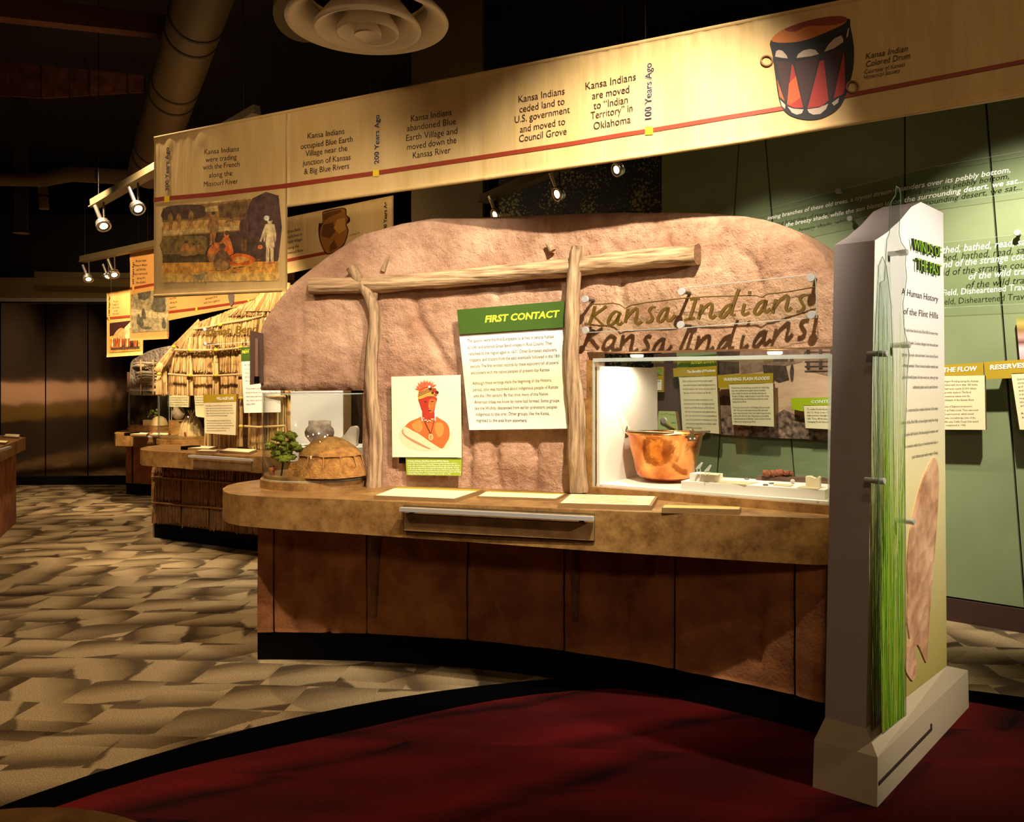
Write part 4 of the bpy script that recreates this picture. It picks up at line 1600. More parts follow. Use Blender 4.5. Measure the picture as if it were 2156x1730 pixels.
def figurine(base, h, label, color, group):
    e = empty('figurine', base, label, 'figurine', group)
    b = MB()
    b.tube([base + Vector((-h * 0.08, 0, 0)), base + Vector((-h * 0.06, 0, h * 0.45))], [h * 0.05, h * 0.07], 6, mat('figurine_skin', (150, 92, 48), 0.8))
    b.tube([base + Vector((h * 0.08, 0, 0)), base + Vector((h * 0.06, 0, h * 0.45))], [h * 0.05, h * 0.07], 6, mat('figurine_skin', (150, 92, 48), 0.8))
    build('leg', b, e)
    b = MB()
    b.tube([base + Vector((0, 0, h * 0.35)), base + Vector((0, 0, h * 0.55)), base + Vector((0, 0, h * 0.8)), base + Vector((0, 0, h * 0.84))], [h * 0.15, h * 0.14, h * 0.17, h * 0.05], 8, color)
    for s_ in (-1, 1):
        b.tube([base + Vector((s_ * h * 0.15, 0, h * 0.78)), base + Vector((s_ * h * 0.2, -h * 0.05, h * 0.6)), base + Vector((s_ * h * 0.1, -h * 0.14, h * 0.55))], h * 0.045, 6, color)
    build('torso', b, e)
    b = MB()
    b.blob(base + Vector((0, 0, h * 0.91)), h * 0.09, 8, 6, mat('figurine_hair', (60, 30, 18), 0.8), 0.1)
    build('head', b, e)


M_F1, M_F2 = mat('figurine_tan', (176, 110, 50), 0.8), mat('figurine_red', (156, 44, 26), 0.8)
figurine(at_z(570.5, 1002, ZT), 0.055, 'tiny tan figure standing by the model tree in front round case', M_F1, 'tiny figures in the front round case')
figurine(at_z(576, 1000, ZT), 0.052, 'tiny red-wrapped figure behind the tan one in front round case', M_F2, 'tiny figures in the front round case')

# ================================================================ glass box case with the kettle
CL, CRt = Vector((0.41, 4.34, 0)), Vector((1.356, 3.68, 0))
PCs = Plane(CL, CRt - CL)
U, Nn = PCs.u, -PCs.n          # along the front, and inwards
W = (CRt - CL).length
DEP = 0.70
ZF, ZTOP = 0.99, 1.612


def cpt(a, d, z):
    return Vector((CL.x, CL.y, 0)) + U * a + Nn * d + Vector((0, 0, z))


bc = empty('box_display_case', cpt(W / 2, DEP / 2, ZC), 'clear acrylic box case with white interior under the right half of mud wall', 'display case')
b = MB()
b.box(cpt(W / 2, DEP / 2, (ZC + ZF - 0.012) / 2), (W + 0.03, DEP + 0.03, ZF - 0.012 - ZC), U, Nn)
build('plinth', b, bc, M_LAM)
b = MB()
b.box(cpt(W / 2, DEP / 2 + 0.01, ZF - 0.006), (W - 0.01, DEP - 0.02, 0.012), U, Nn)
build('white_deck', b, bc, M_CASEWHITE)
b = MB()
b.box(cpt(0.012, DEP / 2 + 0.01, (ZF + ZTOP - 0.03) / 2), (0.016, DEP - 0.03, ZTOP - 0.03 - ZF), U, Nn)
build('white_side_wall', b, bc, M_CASEWHITE)
b = MB()
b.box(cpt(-0.035, 0.05, (ZC + ZTOP) / 2), (0.062, 0.12, ZTOP - ZC), U, Nn)
build('laminate_jamb', b, bc, M_LAM)
for nm, c, s in (('front_pane', cpt(W / 2, 0.0, (ZC + ZTOP) / 2 + 0.015), (W, 0.008, ZTOP - ZC - 0.03)),
                 ('back_pane', cpt(W / 2, DEP, (ZF + ZTOP) / 2), (W, 0.008, ZTOP - ZF)),
                 ('top_pane', cpt(W / 2, DEP / 2, ZTOP), (W, DEP, 0.008)),
                 ('side_pane', cpt(W, DEP / 2, (ZC + ZTOP) / 2 + 0.015), (0.008, DEP, ZTOP - ZC - 0.03))):
    b = MB()
    b.box(c, s, U, Nn)
    build(nm, b, bc, M_ACR)
b = MB()
b.box(cpt(W, 0.0, (ZC + ZTOP) / 2 + 0.015), (0.018, 0.018, ZTOP - ZC - 0.03), U, Nn)
b.box(cpt(W / 2, 0.0, ZTOP), (W, 0.016, 0.018), U, Nn)
b.box(cpt(0.0, 0.0, (ZC + ZTOP) / 2 + 0.015), (0.01, 0.01, ZTOP - ZC - 0.03), U, Nn)
b.box(cpt(W, DEP / 2, ZTOP), (0.016, DEP, 0.018), U, Nn)
b.box(cpt(W / 2, -0.001, ZC + 0.032), (W, 0.009, 0.004), U, Nn)
b.box(cpt(W, DEP, (ZF + ZTOP) / 2), (0.014, 0.014, ZTOP - ZF), U, Nn)
build('polished_edges', b, bc, M_EDGE)
for a in (0.045, W - 0.05):
    b = MB()
    b.blob(cpt(a, -0.008, ZC + 0.05), 0.006, 8, 6, M_STEELPIN, 0)
    build('screw', b, bc)
ld = bpy.data.lights.new('case_lamp', 'SPOT')
ld.energy, ld.color, ld.spot_size, ld.spot_blend, ld.shadow_soft_size = 20, NEUTRAL, math.radians(172), 0.5, 0.02
lo_ = bpy.data.objects.new('case_lamp', ld)
lo_.location = cpt(0.13, 0.22, ZTOP + 0.018)
lo_.rotation_euler = (0, 0, 0)
col.objects.link(lo_)
ld = bpy.data.lights.new('case_lamp_right', 'SPOT')
ld.energy, ld.color, ld.spot_size, ld.spot_blend, ld.shadow_soft_size = 12, NEUTRAL, math.radians(172), 0.5, 0.02
lo_ = bpy.data.objects.new('case_lamp_right', ld)
lo_.location = cpt(0.85, 0.20, ZTOP + 0.018)
col.objects.link(lo_)
for nm, a, d_, lb in (('puck_lamp', 0.13, 0.22, 'small round lamp under the mud wall over the copper kettle side'), ('puck_lamp', 0.85, 0.20, 'small round lamp under the mud wall near the title slab')):
    b = MB()
    b.lathe([(0.03, 0.0), (0.034, 0.004), (0.034, 0.012), (0.0, 0.012)], cpt(a, d_, ZTOP + 0.019), 20, M_LAMPON)
    build(nm, b, label=lb, cat='lamp', group='lamps under the mud wall')

# copper kettle
k = NB('hammered_copper')
k.b.inputs['Metallic'].default_value = 1.0
k.b.inputs['Roughness'].default_value = 0.2
_tc = k.n('ShaderNodeTexCoord')
_n1 = k.n('ShaderNodeTexNoise', Scale=7.0, Detail=4.0)
k.l(_tc.outputs['Object'], _n1.inputs['Vector'])
_r = k.n('ShaderNodeValToRGB')
_r.color_ramp.elements[0].position, _r.color_ramp.elements[0].color = 0.38, rgba((188, 104, 52))
_r.color_ramp.elements[1].position, _r.color_ramp.elements[1].color = 0.62, rgba((238, 164, 96))
k.l(_n1.outputs['Fac'], _r.inputs[0])
k.l(_r.outputs[0], k.b.inputs['Base Color'])
_n2 = k.n('ShaderNodeTexNoise', Scale=14.0, Detail=3.0)
k.l(_tc.outputs['Object'], _n2.inputs['Vector'])
_bp = k.n('ShaderNodeBump', Strength=0.35, Distance=0.012)
k.l(_n2.outputs['Fac'], _bp.inputs['Height'])
k.l(_bp.outputs[0], k.b.inputs['Normal'])
M_COP = k.m
M_IRON = mat('bracket_iron', (136, 118, 92), 0.4, 0.8)
KC = at_z(1400, 1013, ZF)
KC.z = ZF
kt = empty('copper_kettle', KC, 'shiny round copper kettle with iron bail handle inside the glass case', 'kettle')
b = MB()
prof = [(0.0, 0.004), (0.06, 0.004), (0.11, 0.012), (0.143, 0.032), (0.152, 0.05), (0.168, 0.12), (0.182, 0.19), (0.191, 0.236), (0.198, 0.243), (0.200, 0.248), (0.196, 0.252), (0.188, 0.246), (0.180, 0.19), (0.165, 0.12), (0.148, 0.05), (0.13, 0.03), (0.0, 0.02)]
b.lathe(prof, KC, 64, M_COP, jit=0.012)
build('bowl', b, kt)
b = MB()
b.tube([KC + Vector((0.197 * math.cos(a), 0.197 * math.sin(a), 0.249)) for a in [2 * math.pi * i / 64 for i in range(64)]], 0.0055, 8, M_COP, closed=True)
build('rolled_rim', b, kt)
hx = Vector((0.94, -0.34, 0)).normalized()
for s_ in (-1, 1):
    b = MB()
    q = KC + hx * (s_ * 0.196) + Vector((0, 0, 0.245))
    nrm = hx * s_
    tv = Vector((0, 0, 1)).cross(nrm)
    if s_ == 1:
        q = KC + Vector((0.10, -0.17, 0.245))
        nrm = Vector((0.10, -0.17, 0)).normalized()
        tv = Vector((0, 0, 1)).cross(nrm)
    b.box(q + nrm * 0.005 - Vector((0, 0, 0.012)), (0.05, 0.006, 0.026), tv, nrm)
    b.box(q + nrm * 0.006 + Vector((0, 0, 0.008)), (0.022, 0.006, 0.03), tv, nrm)
    br = build('bail_bracket', b, kt, M_IRON)
    b = MB()
    for j in (-1, 1):
        b.blob(q + nrm * 0.009 + tv * (j * 0.014) - Vector((0, 0, 0.014)), 0.005, 8, 6, M_STEELPIN, 0)
    b.tube([q + nrm * 0.004 + Vector((0.0, 0, 0.026)) + tv * (0.010 * math.cos(a)) + Vector((0, 0, 0.010 * math.sin(a))) for a in [2 * math.pi * i / 12 for i in range(12)]], 0.003, 6, M_IRON, closed=True)
    build('rivet', b, br)
b = MB()
pa, pb = KC + hx * -0.196 + Vector((0, 0, 0.272)), KC + Vector((0.10, -0.172, 0.268))
arcp = []
for i in range(17):
    a = math.pi * (-0.05 + 0.62 * i / 16) + math.pi * 0.95
    arcp.append(KC + Vector((0.192 * math.cos(a), 0.192 * math.sin(a), 0.262)))
b.tube(arcp, 0.0055, 8, M_IRON)
arcp2 = [KC + Vector((0.10 + 0.11 * i / 4, -0.172 + 0.02 * i, 0.262)) for i in range(5)]
b.tube(arcp2, 0.005, 8, M_IRON)
build('bail_handle', b, kt)

# white riser blocks and the small finds on them
ZB = ZF + 0.042
f0, f1 = at_z(1434, 1031, ZF), at_z(1737, 1052, ZF)
rv = (f1 - f0).normalized()
rn = Vector((-rv.y, rv.x, 0))
mb = MB()
mb.prism([f0, f1, f1 + rn * 0.26, f0 + rn * 0.26], (0, 0, 0.042), M_CASEWHITE)
build('white_riser', mb, label='long low white riser block in the glass case', cat='riser')
PR = Plane(f0, rv)
s0, s1 = at_z(1452, 1012, ZB), at_z(1505, 1016, ZB)
sv = (s1 - s0).normalized(); sn = Vector((-sv.y, sv.x, 0))
mb = MB()
mb.prism([s0, s1, s1 + sn * 0.09, s0 + sn * 0.09], (0, 0, 0.036), M_CASEWHITE)
build('small_riser', mb, label='small white riser block beside the copper kettle', cat='riser')
ZS = ZB + 0.036
M_TAG = mat('tan_label_plate', (196, 180, 140), 0.6)
M_FLINT = mat('grey_flint', (172, 168, 160), 0.4, c2=(206, 200, 192), scale=40)


def label_plate(pts, z, label):
    b = MB()
    b.prism([at_z(x, y, z + 0.003) for x, y in pts], (0, 0, -0.003), M_TAG)
    o = build('label_plate', b, label=label, cat='label', group='small label plates in the glass case')


label_plate([(1503, 1014.5), (1570, 1020), (1598, 1014.5), (1512, 1010)], ZB, 'long tan label plate in front of the small white riser')
label_plate([(1628, 1020.5), (1664, 1024), (1671, 1020), (1634, 1017.5)], ZB, 'short tan label plate in the middle of the long riser')
label_plate([(1678, 1026), (1722, 1029.5), (1730, 1024.5), (1688, 1022)], ZB, 'tan label plate under the white shell cup')
label_plate([(1474, 997.5), (1512, 1000), (1517, 996.5), (1480, 994.5)], ZS, 'tan label plate on top of the small white riser')


def flint_stand(x, y, z, h, label):
    p = at_z(x, y, z)
    e = empty('flint_flake', p, label, 'stone flake', 'flint flakes on clear stands')
    b = MB()
    for dx_ in (-0.008, 0.008):
        b.box(p + Vector((dx_, 0, h / 2)), (0.004, 0.006, h), m=M_EDGE)
    build('clear_stand', b, e)
    b = MB()
    c = p + Vector((0, 0, h + 0.006))
    b.prism([c + Vector(q) for q in ((-0.016, 0, -0.008), (0.006, 0, -0.006), (0.02, 0, 0.022), (0.012, 0, 0.024), (-0.008, 0, 0.004))], (0.002, 0.005, 0), M_FLINT)
    build('stone_chip', b, e)


flint_stand(1471, 999, ZS, 0.028, 'grey flint flake standing upright, left of two beside the kettle')
flint_stand(1489, 1001, ZS, 0.020, 'grey flint flake lying on a clear stand, right of two beside the kettle')
# charred plank with dried lumps
M_PLANK = mat('charred_plank', (70, 48, 36), 0.85, c2=(108, 78, 58), scale=10, stretch=(1, 1, 6), detail=6, bump=0.5, bscale=40)
p0, p1 = at_z(1592, 1009, ZB + 0.001), at_z(1746, 1017, ZB + 0.001)
mb = MB()
n_ = 14
d = (p1 - p0).normalized(); dn = Vector((-d.y, d.x, 0))
vs, fs = [], []
for i in range(n_ + 1):
    t = i / n_
    c = p0.lerp(p1, t)
    w = 0.024 * (1 + 0.25 * noise.noise(Vector((i * 0.7, 2, 0)))) * (0.5 if i == 0 else 1)
    hh = 0.022 * (1 + 0.3 * noise.noise(Vector((i * 0.9, 7, 0)))) * (0.6 if i == 0 else 1)
    vs += [c - dn * w, c + dn * w, c + dn * w * 0.8 + Vector((0, 0, hh)), c - dn * w * 0.8 + Vector((0, 0, hh * 0.9))]
for i in range(n_):
    for j in range(4):
        fs.append((i * 4 + j, i * 4 + (j + 1) % 4, (i + 1) * 4 + (j + 1) % 4, (i + 1) * 4 + j))
fs += [(3, 2, 1, 0), (n_ * 4, n_ * 4 + 1, n_ * 4 + 2, n_ * 4 + 3)]
mb.add(vs, fs, M_PLANK)
build('charred_plank', mb, label='dark charred wooden plank lying at the back of the riser', cat='plank')
M_NUT = mat('dried_nut', (112, 58, 34), 0.8, c2=(150, 84, 50), scale=60, bump=0.9, bscale=120, dist=0.006)
nuts = [(1614, 999, 0.019, 'flattened brown nut lump at the left end of the row on plank'), (1629, 998, 0.018, 'brown nut lump second from left on the charred plank'),
        (1641, 997, 0.021, 'biggest brown nut lump in the middle of the plank'), (1655, 996, 0.018, 'brown nut lump second from right on the charred plank'),
        (1664, 993, 0.015, 'small raised brown nut lump at the right end of the row')]
for i, (x, y, r, lb) in enumerate(nuts):
    c = at_z(x, 1011.5, ZB + 0.001) + Vector((0, 0.0, 0.022))
    b = MB()
    b.blob(c + Vector((0, 0, r * 0.7)), r, 14, 10, M_NUT, 0.5, 3.0, (1.15, 1, 0.8), i * 3.1)
    build('dried_nut', b, label=lb, cat='nut', group='dried nuts on the plank')
# shell cup
c = at_z(1711, 1024, ZB + 0.003)
mb = MB()
mb.prism([c + d * a + Vector((0, 0, z)) for a, z in ((-0.03, 0.0), (0.03, 0.0), (0.031, 0.04), (0.024, 0.046), (0.01, 0.036), (-0.012, 0.045), (-0.031, 0.043))], dn * 0.04, mat('ivory_shell', (238, 214, 180), 0.4, c2=(246, 232, 206), scale=20))
build('ivory_cup', mb, label='small ivory coloured square cup on the right of the riser', cat='cup')
b = MB()
c = at_z(1669, 1018, ZB)
b.blob(c + Vector((0, 0, 0.011)), 0.011, 14, 10, mat('glass_bead', (196, 184, 172), 0.1), 0)
build('glass_bead', b, label='single round grey glass bead on the riser', cat='bead')
for x, y, lb in ((1612, 1022, 'flat grey pebble left of the short label plate'), (1572, 1009.5, 'dark grey pebble in front of the plank end'), (1624, 1019, 'flat grey pebble touching the short label plate')):
    b = MB()
    b.blob(at_z(x, y, ZB) + Vector((0, 0, 0.004)), 0.009, 8, 6, mat('grey_pebble', (122, 112, 104), 0.6), 0.4, 2, (1.5, 1, 0.5), x)
    build('stone_pebble', b, label=lb, cat='pebble', group='pebbles on the riser')


# ================================================================ BANNERS
M_CLOTH = mat('banner_cloth', (212, 176, 112), 0.6, c2=(224, 190, 128), scale=3, stretch=(3, 3, 0.5), bump=0.35, bscale=3.5, dist=0.03)
M_CLOTHO = mat('orange_banner_cloth', (214, 158, 84), 0.7, c2=(222, 170, 98), scale=3, bump=0.2, bscale=9, dist=0.01)
M_STRIPE = mat('red_brown_stripe', (150, 56, 28), 0.55)
M_YEL = mat('yellow_marker', (236, 206, 40), 0.5)
M_BINK = mat('banner_ink', (62, 40, 26), 0.6)
M_BINK2 = mat('banner_ink_bold', (46, 32, 26), 0.6)


def interp(pts, x):
    for (a, ya), (b, yb) in zip(pts[:-1], pts[1:]):
        if x <= b:
            return ya + (yb - ya) * (x - a) / (b - a)
    (a, ya), (b, yb) = pts[-2:]
    return ya + (yb - ya) * (x - a) / (b - a)


def cloth(b, pl, x0, x1, top, bot, m, nx=120, ny=16, rip=0.006, seed=0.0):
    """hanging cloth with gathers under the sleeve, two sided with thickness"""
    fr, bk = [], []
    for j in range(ny + 1):
        f = j / ny
        for i in range(nx + 1):
            x = x0 + (x1 - x0) * i / nx
            y = interp(top, x) + (interp(bot, x) - interp(top, x)) * f
            g = math.exp(-((f - 0.07) / 0.045) ** 2)
            w = rip * (0.16 * noise.noise(Vector((x * 0.012 + seed, f * 1.2, 0))) + 2.2 * g * noise.noise(Vector((x * 0.06 + seed, f * 3, 4))))
            if f > 0.97:
                w += 0.004
            p = pl.pt(x, y, 0) + pl.n * w
            fr.append(p)
            bk.append(p - pl.n * 0.003)
    N = len(fr)
    fs = []
    for j in range(ny):
        for i in range(nx):
            a = j * (nx + 1) + i
            fs.append((a, a + 1, a + nx + 2, a + nx + 1))
            fs.append((N + a + nx + 1, N + a + nx + 2, N + a + 1, N + a))
    w = nx + 1
    ring = list(range(w)) + [j * w + nx for j in range(1, ny + 1)] + [ny * w + i for i in range(nx - 1, -1, -1)] + [j * w for j in range(ny - 1, 0, -1)]
    k_ = len(ring)
    fs += [(ring[j], ring[(j + 1) % k_], N + ring[(j + 1) % k_], N + ring[j]) for j in range(k_)]
    b.add(fr + bk, fs, m, True)


def ribbon(b, pl, pts, half, m, off):
    up = [pl.pt(x, y - half, off) for x, y in pts]
    dn_ = [pl.pt(x, y + half, off) for x, y in pts]
    n_ = len(pts)
    b.add(up + dn_, [(i, i + 1, n_ + i + 1, n_ + i) for i in range(n_ - 1)], m)


PB = Plane((-2.253, 5.446, 0), (3.555, -1.92))
TOPL = [(325, 287), (605, 231.5), (850, 183), (1300, 95), (1750, 5), (2600, -165)]
BOTL = [(600, 437.5), (1019, 379), (1310, 338), (1554, 302), (2156, 202), (2600, 128)]
POSTB = [(322, 627), (605, 614)]
OFFB = 0.0030
bn = empty('long_banner', PB.pt(1200, 350), 'long cream timeline banner with red stripe hanging over the front exhibit', 'banner')
b = MB()
cloth(b, PB, 604, 2560, TOPL, BOTL, M_CLOTH, 220, 20)
build('banner_cloth', b, bn)
b = MB()
cloth(b, PB, 324, 604.5, TOPL, POSTB, M_CLOTH, 50, 40, 0.005)
build('poster_cloth', b, bn, label='deep left flap of the banner with a village painting')
b = MB()
hp = [(x, interp(BOTL, x) - 4) for x in range(606, 2560, 60)]
b.tube([PB.pt(x, y, 0.004) for x, y in hp], 0.011, 8, M_CLOTH)
build('bottom_hem', b, bn)
b = MB()
b.tube([PB.pt(x, interp(POSTB, x) - 4, 0.004) for x in range(325, 604, 30)], 0.010, 8, M_CLOTH)
build('bottom_hem', b, bn)
b = MB()
b.tube([PB.pt(x, interp(TOPL, x) + 4, -0.004) for x in range(326, 2560, 60)], 0.010, 8, M_CLOTH)
build('top_sleeve', b, bn)
for x in (780, 1359, 1980):
    b = MB()
    p = PB.pt(x, interp(TOPL, x))
    b.tube([p, Vector((p.x, p.y, 4.9))], 0.0007, 4, M_RODM)
    build('hanging_wire', b, bn)
b = MB()
ribbon(b, PB, [(323, 421), (346, 418), (450, 409), (600, 391), (791, 364), (905, 347), (1019, 330), (1203, 302), (1310, 283.5), (1366, 275), (1500, 252), (1645, 228), (1804, 197), (1980, 163), (2156, 129), (2560, 50)], 4.6, M_STRIPE, OFFB)
build('red_stripe', b, bn)
for (x0, y0, x1, y1) in ((346, 412, 357, 425), (785, 357, 798, 371), (1358, 266, 1375, 283)):
    b = MB()
    b.flat([PB.pt(x0, y0 + 1, OFFB + 0.001), PB.pt(x1, y0, OFFB + 0.001), PB.pt(x1, y1, OFFB + 0.001), PB.pt(x0, y1 + 1, OFFB + 0.001)], M_YEL)
    build('yellow_marker', b, bn)
b = MB()
BT = [('Kansa Indians', 430, 325, 503, 318), ('were trading', 433, 341.5, 498, 335), ('with the French', 427, 357.5, 504, 350), ('along the', 440, 374, 489, 369), ('Missouri River', 429, 393, 501, 386),
      ('Kansa Indians', 647.6, 292, 725, 281.5), ('occupied Blue Earth', 633, 314, 742, 298), ('Village near the', 643, 329, 731, 317), ('junction of Kansas', 637, 349, 738, 336), ('& Big Blue Rivers', 640, 367, 735, 354.5),
      ('Kansa Indians', 865, 256, 951, 242), ('abandoned Blue', 857, 276.5, 960, 261), ('Earth Village and', 855, 297, 963, 281), ('moved down the', 857, 316, 961, 300.5), ('Kansas River', 869, 333.5, 949, 321.5),
      ('Kansa Indians', 1092, 216, 1189, 198), ('ceded land to', 1094, 237, 1189, 219.5), ('U.S. government', 1084, 259, 1200, 237), ('and moved to', 1095, 279, 1190, 262), ('Council Grove', 1093, 299, 1193, 282.5),
      ('Kansa Indians', 1233, 189, 1339, 168), ('are moved', 1247, 209, 1325, 194.5), ('to “Indian', 1250, 230, 1322, 216.5), ('Territory” in', 1244, 251, 1332, 234), ('Oklahoma', 1250, 273, 1328, 258)]
for i, (s, x0, y0, x1, y1) in enumerate(BT):
    sc_ = 11.0 + (x0 - 430) * 0.0062
    text(b, PB, s, x0, y0, x1, y1, M_BINK, OFFB, h=sc_, res=3)
    if i % 5 == 4:
        build('caption_lettering', b, bn)
        b = MB()
for s, x0, y0, x1, y1, hh in (('Kansa Indian', 1823, 124, 1911, 107, 12.5), ('Colored Drum', 1823, 141, 1916, 122, 12.5), ('Courtesy of Kansas', 1820, 155.5, 1905, 139, 9), ('Historical Society', 1819, 167, 1895.5, 151.5, 9)):
    text(b, PB, s, x0, y0, x1, y1, M_BINK, OFFB, h=hh, shear=0.2, res=3)
build('caption_lettering', b, bn)
M_GLOW = mat('letter_outline', (214, 204, 190), 0.6)
for s, x0, y0, x1, y1 in (('300 Years Ago', 355, 401, 355.5, 310), ('200 Years Ago', 797.5, 344, 798.5, 241), ('100 Years Ago', 1371.5, 250, 1372, 132)):
    b = MB()
    text(b, PB, s, x0, y0, x1, y1, M_GLOW, OFFB, bold=0.055, res=3)
    text(b, PB, s, x0, y0, x1, y1, M_BINK2, OFFB + 0.0008, bold=0.016, res=3)
    build('year_lettering', b, bn, label='bold upright year lettering')
# drum picture
sx = 260 / 1730.0
def D(pts):
    return [(1580 + x * sx, 10 + y * sx) for x, y in pts]
M_BLK = mat('print_black', (22, 18, 20), 0.6); M_DRH = mat('drum_hide', (196, 112, 36), 0.6); M_DRH2 = mat('drum_hide_red', (140, 52, 30), 0.6)
M_DRR = mat('drum_red', (168, 40, 26), 0.6); M_DRO = mat('drum_orange', (196, 84, 26), 0.6); M_DRW = mat('drum_white', (196, 172, 152), 0.6)
M_ROPE = mat('print_rope', (150, 108, 62), 0.6); M_DBR = mat('drum_brown', (58, 22, 18), 0.6)
b = MB()
it = []
it.append((M_BLK, D(smooth_poly([(290, 490), (310, 700), (350, 1000), (400, 1320), (470, 1480), (600, 1570), (800, 1612), (1000, 1590), (1200, 1480), (1310, 1330), (1380, 1130), (1440, 900), (1450, 600), (1400, 300), (1360, 190), (1000, 300), (600, 430)], 3))))
it.append((M_DRH, D(smooth_poly([(296, 480), (400, 380), (560, 300), (800, 222), (1050, 170), (1250, 155), (1350, 180), (1340, 240), (1250, 300), (1050, 390), (850, 470), (650, 520), (450, 532), (330, 520)], 3))))
it.append((M_DRH2, D(smooth_poly([(480, 340), (800, 222), (1050, 172), (1250, 158), (1345, 185), (1330, 240), (1100, 290), (800, 300), (620, 380)], 3))))
for w_ in ([(345, 725), (360, 650), (400, 630), (450, 645), (500, 700), (525, 750), (430, 742)], [(645, 745), (670, 690), (740, 640), (830, 620), (910, 630), (960, 690), (850, 720)], [(1030, 662), (1090, 560), (1180, 470), (1270, 430), (1300, 480), (1302, 520), (1170, 610)],
           [(1340, 470), (1365, 340), (1385, 320), (1370, 430)]):
    it.append((M_DRW, D(w_)))
it.append((M_DBR, D([(360, 790), (560, 800), (520, 1350), (470, 1330)]))); it.append((M_DBR, D([(620, 800), (960, 720), (850, 1200), (750, 1440)]))); it.append((M_DBR, D([(1030, 690), (1290, 590), (1200, 1150), (1110, 1330)])))
it.append((M_DRO, D([(372, 1040), (480, 1350), (410, 1290)])))
it.append((M_DRR, D([(580, 830), (600, 850), (740, 1440), (620, 1445), (510, 1400)]))); it.append((M_DRR, D([(970, 790), (1030, 770), (1095, 1340), (1000, 1420), (800, 1450)]))); it.append((M_DRR, D([(1310, 640), (1330, 1150), (1300, 1250), (1165, 1315)])))
it.append((M_DRO, D([(540, 1100), (640, 1000), (700, 1300), (560, 1400), (515, 1380)])))
for w_ in ([(415, 1330), (490, 1400), (485, 1460), (440, 1420)], [(520, 1425), (600, 1455), (745, 1465), (720, 1520), (650, 1540), (580, 1510)], [(795, 1465), (960, 1440), (1090, 1385), (1060, 1460), (980, 1530), (880, 1540), (820, 1510)], [(1140, 1375), (1240, 1300), (1230, 1370), (1170, 1415)]):
    it.append((M_DRW, D(w_)))
art(b, PB, it, OFFB + 0.0008, 0.00008)
for cx_, cy_, rx, ry in ((228, 785, 78, 70), (1430, 1150, 82, 80)):
    b.tube([PB.pt(1580 + (cx_ + rx * math.cos(a)) * sx, 10 + (cy_ + ry * math.sin(a)) * sx, OFFB + 0.002) for a in [2 * math.pi * i / 20 for i in range(20)]], 0.0042, 5, M_ROPE, closed=True)
build('printed_drum', b, bn, label='printed picture of a painted drum')
# village painting on the flap
s5 = 300 / 1403.0
def V(pts):
    return [(320 + x * s5, 270 + y * s5) for x, y in pts]
def pm(n_, c):
    c2 = tuple(min(255, int(v * 1.22 + 8)) for v in c)
    return mat('paint_' + n_, tuple(int(v * 0.82) for v in c), 0.6, c2=c2, scale=26, detail=6)
PSAND, PTAN, PDK, PPUR, PORG, PGRN, PSKN, PSKR = pm('sand', (196, 150, 80)), pm('tan', (150, 112, 58)), pm('dark', (82, 60, 44)), pm('purple', (86, 60, 52)), pm('orange', (214, 146, 58)), pm('olive', (128, 104, 52)), pm('skin', (170, 112, 58)), pm('glow', (216, 116, 50))
PPALE, PFIRE, PEDGE, PLITE = pm('pale', (232, 184, 132)), pm('fire', (226, 96, 26)), pm('edge', (206, 170, 108)), pm('light', (206, 172, 104))
b = MB()
it = [(PEDGE, V([(95, 775), (1255, 650), (1252, 1500), (95, 1520)])),
      (PTAN, V([(105, 785), (640, 730), (1245, 665), (1245, 1000), (105, 1060)])),
      (PDK, V(smooth_poly([(110, 800), (200, 760), (400, 750), (520, 770), (522, 870), (400, 890), (110, 905)], 2))),
      (PLITE, V([(525, 775), (650, 760), (650, 815), (525, 825)])),
      (pm('hut', (112, 84, 46)), V([(655, 750), (940, 715), (950, 870), (660, 880)])),
      (PSAND, V([(105, 925), (560, 900), (900, 910), (860, 1000), (105, 1062)])),
      (PLITE, V([(105, 1010), (500, 985), (860, 960), (840, 1000), (400, 1030), (105, 1055)])),
      (PPUR, V(smooth_poly([(990, 690), (1245, 662), (1245, 1300), (950, 1300), (860, 1000), (930, 860)], 2))),
      (PDK, V([(105, 1065), (560, 1035), (870, 1010), (1000, 1100), (1240, 1200), (1240, 1320), (800, 1320), (105, 1330)])),
      (PGRN, V(smooth_poly([(105, 1070), (420, 1060), (540, 1080), (520, 1240), (300, 1260), (105, 1240)], 2))),
      (pm('shade', (88, 70, 40)), V([(105, 1240), (600, 1240), (600, 1330), (105, 1330)])),
      (PORG, V([(105, 1325), (600, 1318), (1243, 1310), (1243, 1490), (105, 1505)])),
      (pm('orange2', (226, 166, 84)), V([(105, 1430), (1243, 1420), (1243, 1495), (105, 1508)]))]


